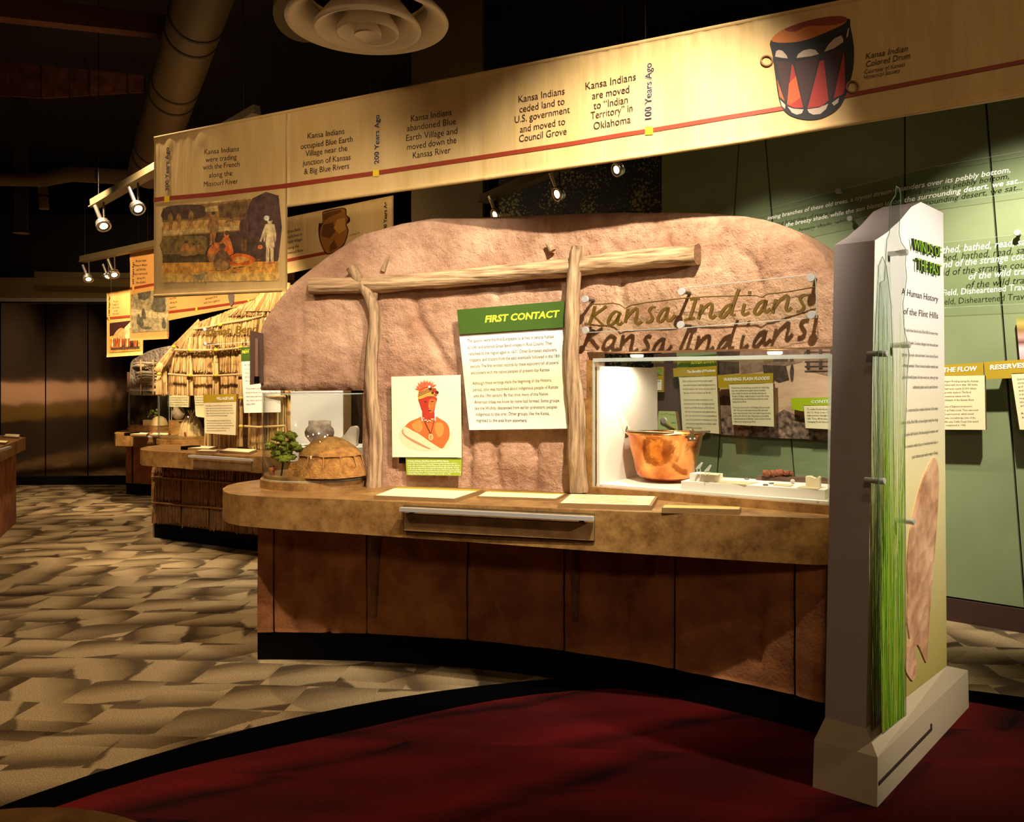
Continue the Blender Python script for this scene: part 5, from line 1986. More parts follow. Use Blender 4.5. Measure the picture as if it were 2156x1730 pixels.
def fig(x, y0, y1, w, skin, cl, crouch=False, arm=None):
    h = y1 - y0
    out = []
    if crouch:
        out.append((skin, smooth_poly([(x - w * 0.5, y1), (x - w * 0.62, y0 + h * 0.62), (x - w * 0.3, y0 + h * 0.3), (x + w * 0.2, y0 + h * 0.28), (x + w * 0.5, y0 + h * 0.62), (x + w * 0.6, y1 - h * 0.1), (x + w * 0.2, y1)], 3)))
        out.append((cl, smooth_poly([(x - w * 0.5, y1), (x - w * 0.55, y0 + h * 0.7), (x, y0 + h * 0.62), (x + w * 0.5, y0 + h * 0.8), (x + w * 0.3, y1)], 3)))
    else:
        out.append((skin, [(x - w * 0.3, y0 + h * 0.5), (x - w * 0.02, y0 + h * 0.5), (x - w * 0.06, y1), (x - w * 0.36, y1)]))
        out.append((skin, [(x + w * 0.02, y0 + h * 0.5), (x + w * 0.34, y0 + h * 0.5), (x + w * 0.36, y1), (x + w * 0.08, y1)]))
        out.append((cl, smooth_poly([(x - w * 0.36, y0 + h * 0.64), (x - w * 0.3, y0 + h * 0.42), (x - w * 0.42, y0 + h * 0.18), (x + w * 0.42, y0 + h * 0.18), (x + w * 0.34, y0 + h * 0.42), (x + w * 0.42, y0 + h * 0.66)], 2)))
        out.append((skin, smooth_poly([(x - w * 0.42, y0 + h * 0.2), (x - w * 0.58, y0 + h * 0.4), (x - w * 0.5, y0 + h * 0.56), (x - w * 0.36, y0 + h * 0.4)], 2)))
        out.append((skin, smooth_poly([(x + w * 0.42, y0 + h * 0.2), (x + w * 0.58, y0 + h * 0.4), (x + w * 0.5, y0 + h * 0.56), (x + w * 0.36, y0 + h * 0.4)], 2)))
    out.append((skin, oval(x, y0 + h * (0.16 if crouch else 0.09), w * 0.24, h * (0.14 if crouch else 0.085), 10)))
    out.append((PDK, oval(x + w * 0.04, y0 + h * (0.10 if crouch else 0.06), w * 0.22, h * (0.10 if crouch else 0.05), 10)))
    if arm:
        out.append((skin, arm))
    return [(m_, V(p)) for m_, p in out]


it += fig(182, 812, 998, 44, PSKN, PTAN) + fig(262, 825, 988, 44, PSKN, PTAN) + fig(385, 800, 965, 44, PSKN, PTAN)
it += fig(600, 815, 1150, 90, PSKN, PTAN) + fig(905, 835, 1205, 80, pm('dusk', (112, 78, 48)), PDK) + fig(775, 875, 950, 80, PTAN, PSAND, True)
it += fig(335, 1105, 1255, 90, PSKN, PTAN, True) + fig(408, 1130, 1250, 60, PSKN, PTAN, True) + fig(468, 1125, 1225, 50, PSKN, PTAN, True)
it += [(PFIRE, V(smooth_poly([(760, 1270), (840, 1230), (960, 1250), (1020, 1290), (960, 1340), (820, 1350), (740, 1330)], 3))), (PORG, V(smooth_poly([(800, 1280), (880, 1260), (960, 1290), (900, 1320), (820, 1320)], 3)))]
for i in range(40):
    x, y = rnd.uniform(560, 1060), rnd.uniform(1270, 1425)
    a = rnd.uniform(-0.7, 0.7)
    L = rnd.uniform(30, 70)
    it.append((rnd.choice([PDK, PFIRE, PDK, PGRN]), V([(x, y), (x + L * math.cos(a), y + L * math.sin(a) * 0.4), (x + L * math.cos(a), y + L * math.sin(a) * 0.4 + 4), (x, y + 5)])))
it += fig(735, 1005, 1250, 110, PSKR, PFIRE, True) + fig(640, 1080, 1310, 150, PSKR, PSKN, True) + fig(690, 1130, 1395, 130, pm('dusk', (112, 78, 48)), PTAN, True, [(730, 1200), (790, 1300), (780, 1312), (715, 1240)])
it += fig(1160, 862, 1330, 110, PPALE, PPALE) + [(PPALE, V([(1110, 960), (1125, 1000), (1075, 1120), (1060, 1110)])), (PSKR, V(oval(1066, 1168, 24, 22))), (pm('white_hair', (230, 210, 184)), V(oval(1128, 884, 28, 26)))]
for (x, y) in ((1150, 1315), (1195, 1312)):
    it.append((PSKR, V([(x - 40, y + 12), (x + 15, y), (x + 18, y + 20), (x - 40, y + 22)])))
DOG = pm('dog_grey', (150, 132, 88))
it += [(DOG, V(smooth_poly([(405, 1445), (450, 1440), (500, 1430), (515, 1412), (540, 1412), (542, 1425), (520, 1440), (520, 1480), (470, 1490), (415, 1480)], 3))), (DOG, V([(370, 1432), (412, 1446), (410, 1454), (368, 1438)]))]
for x0, x1 in ((416, 410), (440, 460), (492, 480), (512, 530)):
    it.append((DOG, V([(x0 - 5, 1475), (x0 + 6, 1475), (x1 + 4, 1532), (x1 - 4, 1532)])))
art(b, PB, it, OFFB + 0.0005, 0.00003)
text(b, PB, 'Courtesy of Kansas Historical Society', 346, 597, 372, 595, M_BINK, OFFB + 0.001, res=1)
build('printed_painting', b, bn, label='printed painting of people round a village fire')


# ---- smaller banners behind
def small_banner(pl, quad, label, mcl, stripe=None, posts=None, group='smaller timeline banners'):
    x0, x1 = quad[0][0], quad[1][0]
    e = empty('timeline_banner', pl.pt((x0 + x1) / 2, quad[2][1]), label, 'banner', group)
    b = MB()
    cloth(b, pl, x0, x1, [quad[0], quad[1]], [quad[3], quad[2]], mcl, 60, 14, 0.006, x0)
    build('banner_cloth', b, e)
    p, q = pl.pt(quad[0][0], quad[0][1]), pl.pt(quad[1][0], quad[1][1])
    for f in (0.12, 0.88):
        b = MB()
        w = p.lerp(q, f)
        b.tube([w, Vector((w.x, w.y, 4.9))], 0.0008, 4, M_RODM)
        build('hanging_wire', b, e)
    if stripe:
        b = MB()
        ribbon(b, pl, stripe[0], stripe[1], M_STRIPE, OFFB)
        build('red_stripe', b, e)
    return e


BD = (3.555, -1.92)
P2b = Plane(at_Y(700, 500, 7.1), BD)
e = small_banner(P2b, [(560, 467), (828, 411), (828, 528), (560, 586)], 'cream banner with a cooking pot picture behind the mud wall', M_CLOTH, ([(560, 557), (620, 545), (684, 532.5), (828, 503)], 3.4))
b = MB()
for s, x0, y0, x1, y1 in (('Great Bend', 606, 491, 632, 485), ('people lived in', 601, 502.5, 636, 495.5), ('multiple villages', 597, 514, 637, 506), ('along the', 606, 525, 629, 520), ('Cottonwood River', 592, 538, 639.5, 529)):
    text(b, P2b, s, x0, y0, x1, y1, M_BINK, OFFB, h=6.5)
build('caption_lettering', b, e)
b = MB()
text(b, P2b, 'Cooking Pot', 735, 497, 758, 491, M_BINK, OFFB, shear=0.2, res=1)
build('caption_lettering', b, e)
b = MB()
text(b, P2b, '500 Years Ago', 814.5, 489, 814.5, 419, M_BINK2, OFFB, bold=0.03)
build('year_lettering', b, e)
s9 = 0.24272
def Q(pts):
    return [(500 + x * s9, 400 + y * s9) for x, y in pts]
b = MB()
PJ1, PJ2, PJ3 = mat('pot_gold', (156, 100, 34), 0.6), mat('pot_brown', (104, 60, 22), 0.6), mat('pot_light', (196, 140, 60), 0.6)
it = [(M_DBR, Q(smooth_poly([(735, 205), (760, 180), (900, 155), (945, 165), (945, 215), (975, 240), (975, 275), (945, 300), (965, 350), (930, 470), (860, 530), (780, 560), (740, 510), (705, 400), (705, 290), (725, 290), (740, 270)], 2))),
      (PJ1, Q(smooth_poly([(742, 205), (765, 190), (895, 162), (935, 172), (938, 220), (960, 245), (938, 300), (955, 350), (925, 460), (855, 525), (785, 550), (745, 505), (715, 400), (722, 330), (745, 275)], 2))),
      (PJ2, Q([(745, 210), (770, 195), (895, 168), (905, 190), (790, 240), (750, 270)])), (PJ2, Q([(740, 300), (830, 280), (850, 360), (800, 420), (730, 400)])), (PJ3, Q([(860, 260), (930, 240), (940, 340), (880, 380), (835, 330)])), (PJ2, Q([(800, 480), (840, 430), (870, 500), (800, 540)]))]
art(b, P2b, it, OFFB + 0.001, 0.0002)
build('printed_pot', b, e)

P3b = Plane(at_Y(300, 620, 8.7), BD)
e = small_banner(P3b, [(274, 534), (620, 462), (620, 622), (274, 691)], 'orange timeline banner with the grey painting flap, second from left', M_CLOTHO, ([(274, 607.5), (355, 593), (359, 657), (359, 657)][:2], 2.8))
b = MB()
cloth(b, P3b, 273, 355, [(273, 690), (355, 674)], [(273, 717), (355, 713)], M_CLOTHO, 16, 6, 0.003)
build('flap_cloth', b, e)
b = MB()
ribbon(b, P3b, [(355, 657), (430, 648), (525, 634), (600, 622)], 2.8, M_STRIPE, OFFB)
build('red_stripe', b, e)
for x, y in ((280.5, 606), (413.5, 650), (523, 634)):
    b = MB()
    b.flat([P3b.pt(x - 2, y - 4, OFFB + 0.001), P3b.pt(x + 2, y - 4, OFFB + 0.001), P3b.pt(x + 2, y + 4, OFFB + 0.001), P3b.pt(x - 2, y + 4, OFFB + 0.001)], M_YEL)
    build('yellow_marker', b, e)
b = MB()
GRY1, GRY2, GRY3 = pm('grey_green', (150, 138, 100)), pm('grey_dark', (88, 84, 66)), pm('grey_pale', (182, 166, 122))
it = [(GRY1, [(276, 620), (354, 606), (354, 696), (276, 700)]), (GRY2, [(290, 617), (318, 612), (316, 624), (306, 632), (292, 630)]), (GRY2, [(318, 650), (326, 618), (346, 614), (350, 655), (330, 660)]), (GRY3, [(276, 650), (354, 660), (354, 672), (276, 664)])]
for x, y in ((292, 672), (302, 660), (298, 678), (345, 680)):
    it.append((GRY2, smooth_poly([(x - 4, y + 10), (x - 3, y - 6), (x, y - 12), (x + 3, y - 5), (x + 5, y + 10)], 2)))
it.append((GRY2, oval(308, 690, 12, 3)))
art(b, P3b, it, OFFB + 0.001, 0.0002)
build('printed_painting', b, e)
b = MB()
for i, s in enumerate(['People began', 'living in villages', 'and farming', 'more extensively', 'along the', 'floodplains']):
    wd_ = [22, 26, 20, 27, 17, 20][i]
    text(b, P3b, s, 297 - wd_ / 2, 552 + i * 9.1, 297 + wd_ / 2, 550 + i * 9.1, M_BINK, OFFB, h=5.5, res=1)
build('caption_lettering', b, e)
b = MB()
text(b, P3b, '600 Years Ago', 282, 598, 282, 551, M_BINK2, OFFB, bold=0.02, res=1)
build('year_lettering', b, e)
b = MB()
for s, x0, y0, x1, y1 in (('were built', 357, 631, 371, 628), ('offering de', 357, 640, 373, 637), ('Elsewhere', 357, 650, 371, 647), ('exchanged then', 432, 631, 458, 626), ('with their neighbors', 429, 640, 463, 634)):
    text(b, P3b, s, x0, y0, x1, y1, M_BINK, OFFB, h=5, res=1)
    if s in ('Elsewhere',):
        build('caption_lettering', b, e)
        b = MB()
build('caption_lettering', b, e)
b = MB()
b.prism([P3b.pt(x, y, 0.02) for x, y in smooth_poly([(480, 620), (491, 618), (490, 636), (487, 644), (484, 640)], 3)], P3b.n * -0.01, mat('horn_grey', (110, 98, 88), 0.5))
build('printed_horn', b, e)

P4b = Plane(at_Y(262, 680, 10.2), BD)
e = small_banner(P4b, [(225, 617), (301, 604), (300, 747), (224, 752)], 'orange banner with hut painting hanging furthest left', M_CLOTHO, ([(225, 670), (301, 663)], 2.4))
b = MB()
it = [(PORG, [(231, 680), (297, 672), (296, 738), (231, 742)]), (M_DBR, [(231, 680), (297, 672), (290, 690), (245, 705), (231, 708)]), (pm('hutglow', (206, 140, 84)), smooth_poly([(240, 705), (248, 694), (258, 690), (268, 700), (268, 712), (240, 714)], 3)),
      (PPALE, [(262, 690), (276, 676), (280, 712), (264, 714)]), (PFIRE, [(233, 715), (280, 712), (294, 722), (290, 730), (233, 732)]), (PDK, [(233, 732), (294, 729), (294, 734), (233, 737)])]
for i in range(16):
    x = 236 + i * 3.5
    it.append((rnd.choice([PDK, PPALE, M_DBR]), [(x, 712), (x + 1.6, 712), (x + rnd.uniform(-2, 4), 730), (x - 1, 730)]))
art(b, P4b, it, OFFB + 0.001, 0.0002)
for i, s in enumerate(['People', 'began to', 'grow corn', 'in the', 'Flint Hills']):
    wd_ = [10, 13, 14, 8, 13][i]
    text(b, P4b, s, 244 - wd_ / 2, 636 + i * 6.6, 244 + wd_ / 2, 635 + i * 6.6, M_BINK, OFFB, h=4, res=1)
text(b, P4b, '1,000 Years Ago', 231.5, 664, 231.5, 622, M_BINK2, OFFB, bold=0.02, res=1)
b.flat([P4b.pt(228, 667, OFFB + 0.002), P4b.pt(231, 667, OFFB + 0.002), P4b.pt(231, 673, OFFB + 0.002), P4b.pt(228, 673, OFFB + 0.002)], M_YEL)
build('printed_painting', b, e)

# ================================================================ TITLE SLAB at the right
PT = Plane((1.267, 3.094, 0), (0.68, 0.733))
k = NB('slab_face_print')
_tc = k.n('ShaderNodeTexCoord')
_sp = k.n('ShaderNodeSeparateXYZ')
k.l(_tc.outputs['Generated'], _sp.inputs[0])
_r = k.n('ShaderNodeValToRGB')
_r.color_ramp.elements[0].color = rgba((176, 162, 84))
_r.color_ramp.elements[1].color = rgba((240, 238, 240))
_r.color_ramp.elements[1].position = 0.78
_e = _r.color_ramp.elements.new(0.42)
_e.color = rgba((236, 224, 164))
k.l(_sp.outputs[2], _r.inputs[0])
k.l(_r.outputs[0], k.b.inputs['Base Color'])
k.b.inputs['Roughness'].default_value = 0.5
M_SLABF = k.m
M_SLABS = mat('slab_side_paint', (178, 167, 168), 0.6)
M_SLABB = mat('slab_base_paint', (196, 180, 148), 0.6)
sl = empty('title_slab', at_z(1900, 1600, 0), 'tall white title slab lettered WINDS OF THE PAST on a cream base', 'display slab')
prof = [(1823.5, 1534), (1993.5, 1403), (1986, 448), (1939, 425), (1919, 435), (1908, 448), (1895, 464), (1880, 477), (1868, 489), (1842, 506)]
b = MB()
b.prism([PT.pt(x, y) for x, y in prof], PT.n * -0.15, M_SLABF, M_SLABS, cap_back=True)
build('slab_body', b, sl)
B0, B1, B2 = at_z(1711, 1660, 0), at_z(1847, 1703, 0), at_z(2040, 1491, 0)
B3 = B0 + (B2 - B1)
T0 = [p.copy() for p in (B0, B1, B2, B3)]
cen = sum(T0, Vector()) / 4
ring0 = T0
ring1 = [cen + (p - cen) * 0.985 + Vector((0, 0, 0.178)) for p in T0]
fl_, fr_ = PT.pt(1823.5, 1534), PT.pt(1993.5, 1403)
zb_ = 0.262
ring2 = [fl_ - PT.n * 0.15, fl_, fr_, fr_ - PT.n * 0.15]
ring2 = [Vector((p.x, p.y, zb_)) for p in ring2]
b = MB()
b.add(ring0 + ring1 + ring2, [(0, 1, 5, 4), (1, 2, 6, 5), (2, 3, 7, 6), (3, 0, 4, 7), (4, 5, 9, 8), (5, 6, 10, 9), (6, 7, 11, 10), (7, 4, 8, 11), (8, 9, 10, 11), (3, 2, 1, 0)], M_SLABB)
build('base_block', b, sl)
PBs = Plane(B1, B2 - B1)
b = MB()
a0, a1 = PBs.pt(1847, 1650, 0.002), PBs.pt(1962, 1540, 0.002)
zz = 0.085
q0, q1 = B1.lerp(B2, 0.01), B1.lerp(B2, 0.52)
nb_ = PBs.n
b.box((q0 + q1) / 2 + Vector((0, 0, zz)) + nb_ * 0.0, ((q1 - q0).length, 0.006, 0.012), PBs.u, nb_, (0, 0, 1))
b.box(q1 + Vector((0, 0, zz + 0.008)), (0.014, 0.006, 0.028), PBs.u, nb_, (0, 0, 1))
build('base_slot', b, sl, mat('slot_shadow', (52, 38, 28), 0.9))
b = MB()
M_LG = mat('lime_letters', (136, 190, 40), 0.5); M_LGS = mat('letter_side', (40, 48, 30), 0.6)
text(b, PT, 'WINDS OF', 1921, 525, 1980, 542, M_LG, 0.014, h=24, bold=0.006, extrude=0.07, res=3, m_side=M_LGS)
text(b, PT, 'THE PAST', 1929, 567, 1980, 581, M_LG, 0.014, h=25, bold=0.006, extrude=0.07, res=3, m_side=M_LGS)
build('raised_lettering', b, sl, label='raised lime green title letters')
b = MB()
for s, x0, y0, x1, y1, hh in (('A Human History', 1898, 620, 1975, 636, 15), ('of the Flint Hills', 1902, 661, 1975, 671, 15)):
    text(b, PT, s, x0, y0, x1, y1, M_INKG, 0.0012, h=hh, shear=0.1, res=2)
build('subtitle_lettering', b, sl)
b = MB()
pl_ = [('People have lived in the Flint Hills for more than', 1905, 870), ('10,000 years. Societies changed over time and new', 1907, 940), ('groups of people came and went. Some hunted herds', 1900, 1008), ('of large animals. Others hunted smaller animals and', 1901, 1070), ('gathered wild plants. As time went on, some groups', 1900, 1135), ('cultivated plants and became farmers.', 1922, 1192),
       ('To understand the complex histories of the native', 1908, 1322), ('people of the Flint Hills, archaeologists study the things', 1898, 1390), ('people left behind. Archaeological remains and', 1905, 1458), ('the context in which they are found provide clues to', 1904, 1525), ('past cultures and earlier ways of living.', 1921, 1590)]
for i_, (s, x0, yy) in enumerate(pl_):
    y1 = 400 + yy * 0.3468 + 4
    dy = (805 - y1) * 0.12 * (1975 - x0) / 75
    text(b, PT, s, x0, y1 - dy * 0.75, 1975, y1, M_INKG, 0.0012, h=8, res=1)
    if i_ in (5, 10):
        build('paragraph_lettering', b, sl)
        b = MB()
k = NB('knapped_stone_print')
_tc = k.n('ShaderNodeTexCoord')
_v = k.n('ShaderNodeTexVoronoi', Scale=16.0)
k.l(_tc.outputs['Object'], _v.inputs['Vector'])
_n1 = k.n('ShaderNodeTexNoise', Scale=9.0, Detail=5.0)
k.l(_tc.outputs['Object'], _n1.inputs['Vector'])
_r = k.n('ShaderNodeValToRGB')
_r.color_ramp.elements[0].position, _r.color_ramp.elements[0].color = 0.35, rgba((186, 136, 100))
_r.color_ramp.elements[1].position, _r.color_ramp.elements[1].color = 0.68, rgba((236, 190, 150))
k.l(_n1.outputs['Fac'], _r.inputs[0])
k.l(_r.outputs[0], k.b.inputs['Base Color'])
_bp = k.n('ShaderNodeBump', Strength=0.5, Distance=0.02)
k.l(_v.outputs['Distance'], _bp.inputs['Height'])
k.l(_bp.outputs[0], k.b.inputs['Normal'])
b = MB()
sp_ = smooth_poly([(1967, 963), (1976, 985), (1977, 1030), (1973, 1100), (1967, 1180), (1961, 1250), (1957, 1310), (1954, 1360), (1952, 1394), (1946, 1385), (1938, 1366), (1931, 1356), (1928, 1372), (1930, 1405), (1926, 1428), (1920, 1432), (1909, 1414), (1906, 1398), (1912, 1370), (1916, 1345), (1911, 1310), (1913, 1250), (1911, 1190), (1917, 1120), (1930, 1060), (1946, 1005)], 2)
b.prism([PT.pt(x, y, 0.006) for x, y in sp_], PT.n * -0.006, k.m)
build('spear_point_relief', b, sl, label='pinkish stone spear point picture')
# clear grass screens in front of the face
M_GR = [frosted('grass_green', (88, 146, 30), 0.85), frosted('grass_lime', (150, 190, 52), 0.85), frosted('grass_olive', (142, 140, 56), 0.85), frosted('grass_dark', (62, 60, 26), 0.9), frosted('grass_straw', (150, 126, 66), 0.85)]
SCR = [[(1858, 1545), (1907, 1505), (1907, 1200), (1905, 950), (1909, 800), (1914, 745), (1909, 715), (1903, 690), (1901, 640), (1909, 585), (1906, 555), (1908, 525), (1897, 510), (1893, 490), (1896, 410), (1893, 396), (1887, 392), (1885, 412), (1876, 425), (1873, 490), (1867, 505), (1864, 560), (1862, 590), (1853, 595), (1851, 640), (1848, 800), (1850, 1100), (1854, 1350)],
       [(1836, 1536), (1880, 1500), (1882, 1100), (1880, 760), (1876, 640), (1866, 560), (1858, 540), (1850, 560), (1846, 640), (1840, 760), (1838, 1000)]]
for si, (outl, off) in enumerate(((SCR[0], 0.062), (SCR[1], 0.030))):
    b = MB()
    b.prism([PT.pt(x, y, off) for x, y in outl], PT.n * -0.006, M_ACRTINT)
    scn = build('clear_screen', b, sl, label='clear cut-out screen printed with grass')
    b = MB()
    n_ = len(outl)
    b.tube([PT.pt(x, y, off - 0.003) for x, y in outl], 0.0018, 5, frosted('green_acrylic_edge', (120, 150, 110), 0.5), closed=True)
    build('cut_edge', b, scn)
    b = MB()
    r3 = random.Random(40 + si)
    cnt = 150 if si == 0 else 60
    for i in range(cnt):
        if si == 0:
            x0 = r3.uniform(1857, 1905)
            yb = 1543 - (x0 - 1858) * 0.8
            top = r3.uniform(560, 820) if r3.random() < 0.16 else r3.uniform(860, 1330)
            lean = r3.uniform(-14, 10)
            m_ = M_GR[r3.choice([0, 0, 0, 1, 1, 2])]
            if x0 > 1885:
                top = max(top, 640)
        else:
            x0 = r3.uniform(1838, 1868)
            yb = 1534 - (x0 - 1836) * 0.8
            top = 1300 - 700 * r3.random() ** 1.6
            lean = r3.uniform(-8, 12)
            m_ = M_GR[r3.choice([3, 3, 2, 4, 0])]
        w = r3.uniform(0.5, 1.1)
        ctrl = r3.uniform(-6, 6)
        L, R_ = [], []
        for j in range(9):
            t = j / 8
            x = x0 + lean * t * t + ctrl * math.sin(t * math.pi)
            x = min(max(x, 1853 if si == 0 else 1838), 1904 if si == 0 else 1878)
            y = yb + (top - yb) * t
            ww = w * (1 - t * 0.8)
            L.append(PT.pt(x - ww, y, off + 0.0006 + 0.000004 * i))
            R_.append(PT.pt(x + ww, y, off + 0.0006 + 0.000004 * i))
        b.add(L + R_, [(j, j + 1, 9 + j + 1, 9 + j) for j in range(8)], m_)
    build('printed_grass', b, scn, kind='stuff', label='dense printed grass blades')
for (x, y) in ((1909, 531), (1914, 726), (1866, 744), (1861, 1013), (1923, 1098)):
    b = MB()
    c = PT.pt(x, y, 0.066)
    b.lathe([(0.0, 0.004), (0.0105, 0.004), (0.012, 0.001), (0.012, -0.026), (0.010, -0.027), (0.010, -0.066)], c, 20, M_STEELPIN, axis=PT.n, smooth=False)
    build('standoff', b, sl)


# ================================================================ signs on the green wall
def wsign(name, label, boards, texts, para=None, base_off=0.0, cat='sign', group=None):
    """boards: (corners, material, off, thick)  texts: (s,x0,y0,x1,y1,mat,off,h,shear,bold)"""
    xs = [p[0] for bd in boards for p in bd[0]]
    ys = [p[1] for bd in boards for p in bd[0]]
    e = empty(name, PG.pt((min(xs) + max(xs)) / 2, max(ys)), label, cat, group)
    for i, (cs, m_, off, thk) in enumerate(boards):
        b = MB()
        panel(b, PG, cs, thk, m_, M_BOARD, off)
        build('header_board' if i == 0 and len(boards) > 1 else 'board', b, e)
        b = MB()
        cx_, cy_ = sum(p[0] for p in cs) / len(cs), sum(p[1] for p in cs) / len(cs)
        ins = [(cx_ + (x - cx_) * 0.6, cy_ + (y - cy_) * 0.6) for x, y in cs]
        if off - thk > 0.02:
            panel(b, PG, ins, off - thk, M_KICK, None, off - thk - 0.0005)
            build('mounting_block', b, e)
    if texts or para:
        for (s, x0, y0, x1, y1, m_, off, h, shear, bold) in texts:
            b = MB()
            text(b, PG, s, x0, y0, x1, y1, m_, off, h=h, shear=shear, bold=bold, res=2)
            build('heading_lettering', b, e)
        if para:
            b = MB()
            last = None
            for (s, x0, y0, x1, y1, off) in para:
                if last is not None and y0 - last > 10.5:
                    build('paragraph_lettering', b, e)
                    b = MB()
                text(b, PG, s, x0, y0, x1, y1, M_INKG, off, h=4.2, res=1)
                last = y0
            build('paragraph_lettering', b, e)
    return e


# flood photo mural
k = NB('flood_photo')
_tc = k.n('ShaderNodeTexCoord')
_n1 = k.n('ShaderNodeTexNoise', Scale=26.0, Detail=6.0)
k.l(_tc.outputs['Object'], _n1.inputs['Vector'])
_r = k.n('ShaderNodeValToRGB')
_r.color_ramp.elements[0].position, _r.color_ramp.elements[0].color = 0.36, rgba((62, 46, 40))
_r.color_ramp.elements[1].position, _r.color_ramp.elements[1].color = 0.66, rgba((176, 146, 126))
k.l(_n1.outputs['Fac'], _r.inputs[0])
k.l(_r.outputs[0], k.b.inputs['Base Color'])
M_FLOOD = k.m
M_WAT = mat('sepia_water', (222, 186, 156), 0.6, c2=(206, 166, 136), scale=5, stretch=(1, 1, 5))
M_SDK = mat('sepia_dark', (58, 44, 36), 0.6, c2=(92, 74, 60), scale=24)
M_SMID = mat('sepia_mid', (128, 100, 84), 0.6, c2=(160, 130, 108), scale=24)
fm = empty('flood_photo_mural', PG.pt(1640, 930), 'sepia photo mural of a flooded street seen through the glass case', 'mural')
b = MB()
panel(b, PG, [(1506, 690), (1905, 640), (1905, 938), (1512.5, 915)], 0.02, M_FLOOD, M_SDK, 0.03)
build('photo_board', b, fm)
b = MB()
it = [(M_WAT, [(1508, 760), (1620, 765), (1740, 755), (1900, 760), (1900, 905), (1742, 885), (1660, 880), (1560, 870), (1520, 860), (1510, 830)]),
      (M_SDK, [(1508, 700), (1556, 695), (1557, 786), (1509, 790)]), (M_SMID, [(1558, 700), (1700, 690), (1690, 762), (1610, 782), (1558, 788)]), (M_SDK, [(1606, 768), (1655, 770), (1662, 800), (1640, 806), (1608, 790)]),
      (M_SMID, [(1690, 690), (1800, 680), (1800, 800), (1738, 790), (1700, 780)])]
for i in range(9):
    y = 700 + i * 10
    it.append((M_SDK, [(1694, y), (1800, y - 1), (1800, y + 1), (1694, y + 2)]))
for x in (1698, 1724, 1748, 1770):
    it.append((M_SDK, [(x, 735), (x + 7, 734), (x + 7, 776), (x, 776)]))
it += [(M_SDK, smooth_poly([(1665, 770), (1669, 766), (1671, 780), (1669, 800), (1665, 800), (1663, 785)], 2)), (M_SMID, smooth_poly([(1512, 840), (1535, 835), (1548, 870), (1540, 890), (1514, 890)], 2))]
it.append((M_FLOOD, smooth_poly([(1512, 880), (1560, 872), (1620, 880), (1650, 862), (1690, 880), (1740, 876), (1840, 885), (1904, 890), (1904, 936), (1742, 926), (1514, 914)], 2)))
art(b, PG, it, 0.031, 0.0004)
build('printed_photo', b, fm)

wsign('warning_sign', 'cream text sign headed WARNING: FLASH FLOODS! on an olive band',
      [([(1511, 789.5), (1627.7, 785), (1627.7, 806), (1535, 808), (1535, 816.5), (1512.6, 816.5)], M_OLIVE, 0.12, 0.02), ([(1535, 809), (1627.7, 807), (1629.5, 898), (1542, 894)], M_CREAM, 0.125, 0.03)],
      [('WARNING: FLASH FLOODS!', 1523, 801.8, 1620, 799, M_PAPERWHITE, 0.122, 6.6, 0.15, 0.03)],
      [(s, 1540 + i * 0.5, 818 + i * 5.9 + (6 if i > 5 else 0), 1540 + i * 0.5 + w, 817.2 + i * 6 + (6 if i > 5 else 0), 0.1265) for i, (s, w) in enumerate([('Thunderstorms in the early landscape can quickly lead to flash flooding,', 80), ('when water overflows narrow upland channels and rainfall is', 72), ('is fierce downhill. Downstream, more discharge enters rivers into', 73), ('floodplains. Floodplains, designed by nature to slow the flow of water', 78), ('and diminish flooding, have unfortunately been altered by humans,', 76), ('making them less effective.', 30), ('For those who choose to settle on the floodplains, floods are just a part', 78), ('of life. Crops can be washed away and houses filled with muddy', 73), ('water. Longer when waters slow a river tougher because the rain is', 79), ('poured power blunts the water. Many businesses and industrial', 74), ('centers along the river in Manhattan, Topeka, and Kansas City have', 78), ('suffered severe damage from past floods.', 46)])])
wsign('river_sign', 'tall cream text sign headed RIVER LIVING behind the copper kettle',
      [([(1450, 750), (1509, 745), (1509, 769.5), (1421, 773)], M_GREEN, 0.09, 0.02), ([(1417, 775), (1509, 770), (1509, 791), (1418, 793)], M_OLIVE, 0.10, 0.02), ([(1430, 794.5), (1509, 791.5), (1514, 913), (1437, 906)], M_CREAM, 0.105, 0.03)],
      [('RIVER LIVIN', 1455, 766, 1503, 763.6, M_LIME, 0.092, 7, 0.15, 0.03), ('The Benefits of Freshwat', 1446, 785, 1506, 782, M_PAPERWHITE, 0.102, 5.5, 0.15, 0.025)],
      [(s, 1437 + i * 0.7, 804 + i * 8.3 + (6 if i > 3 else 0), 1437 + i * 0.7 + w, 803 + i * 8.5 + (6 if i > 3 else 0), 0.1065) for i, (s, w) in enumerate([('Water is a unifying resource that brings everyone together', 64), ('oceans, streams, and people. Every living thing needs water to', 68), ('flow and the natural ice, rivers, streams, and creeks provide our', 68), ('fresh water for all of the inhabitants of the Flint Hills.', 58), ('Streams and river environments, particularly those in the', 61), ('bottomlands, were historically the only adequate spaces for', 64), ('crop farming, both Native Americans and Euro-Americans', 63), ('settled their near waterways where they cultivated small crop', 66), ('farms in the nutrient-rich soils. They also used waterways as', 66), ('sources for fresh drinking water, transportation, and for fishing', 66), ('and trading water loving critters such as mollusks, crayfish,', 65), ('waterfowl, and even beavers.', 34)])])
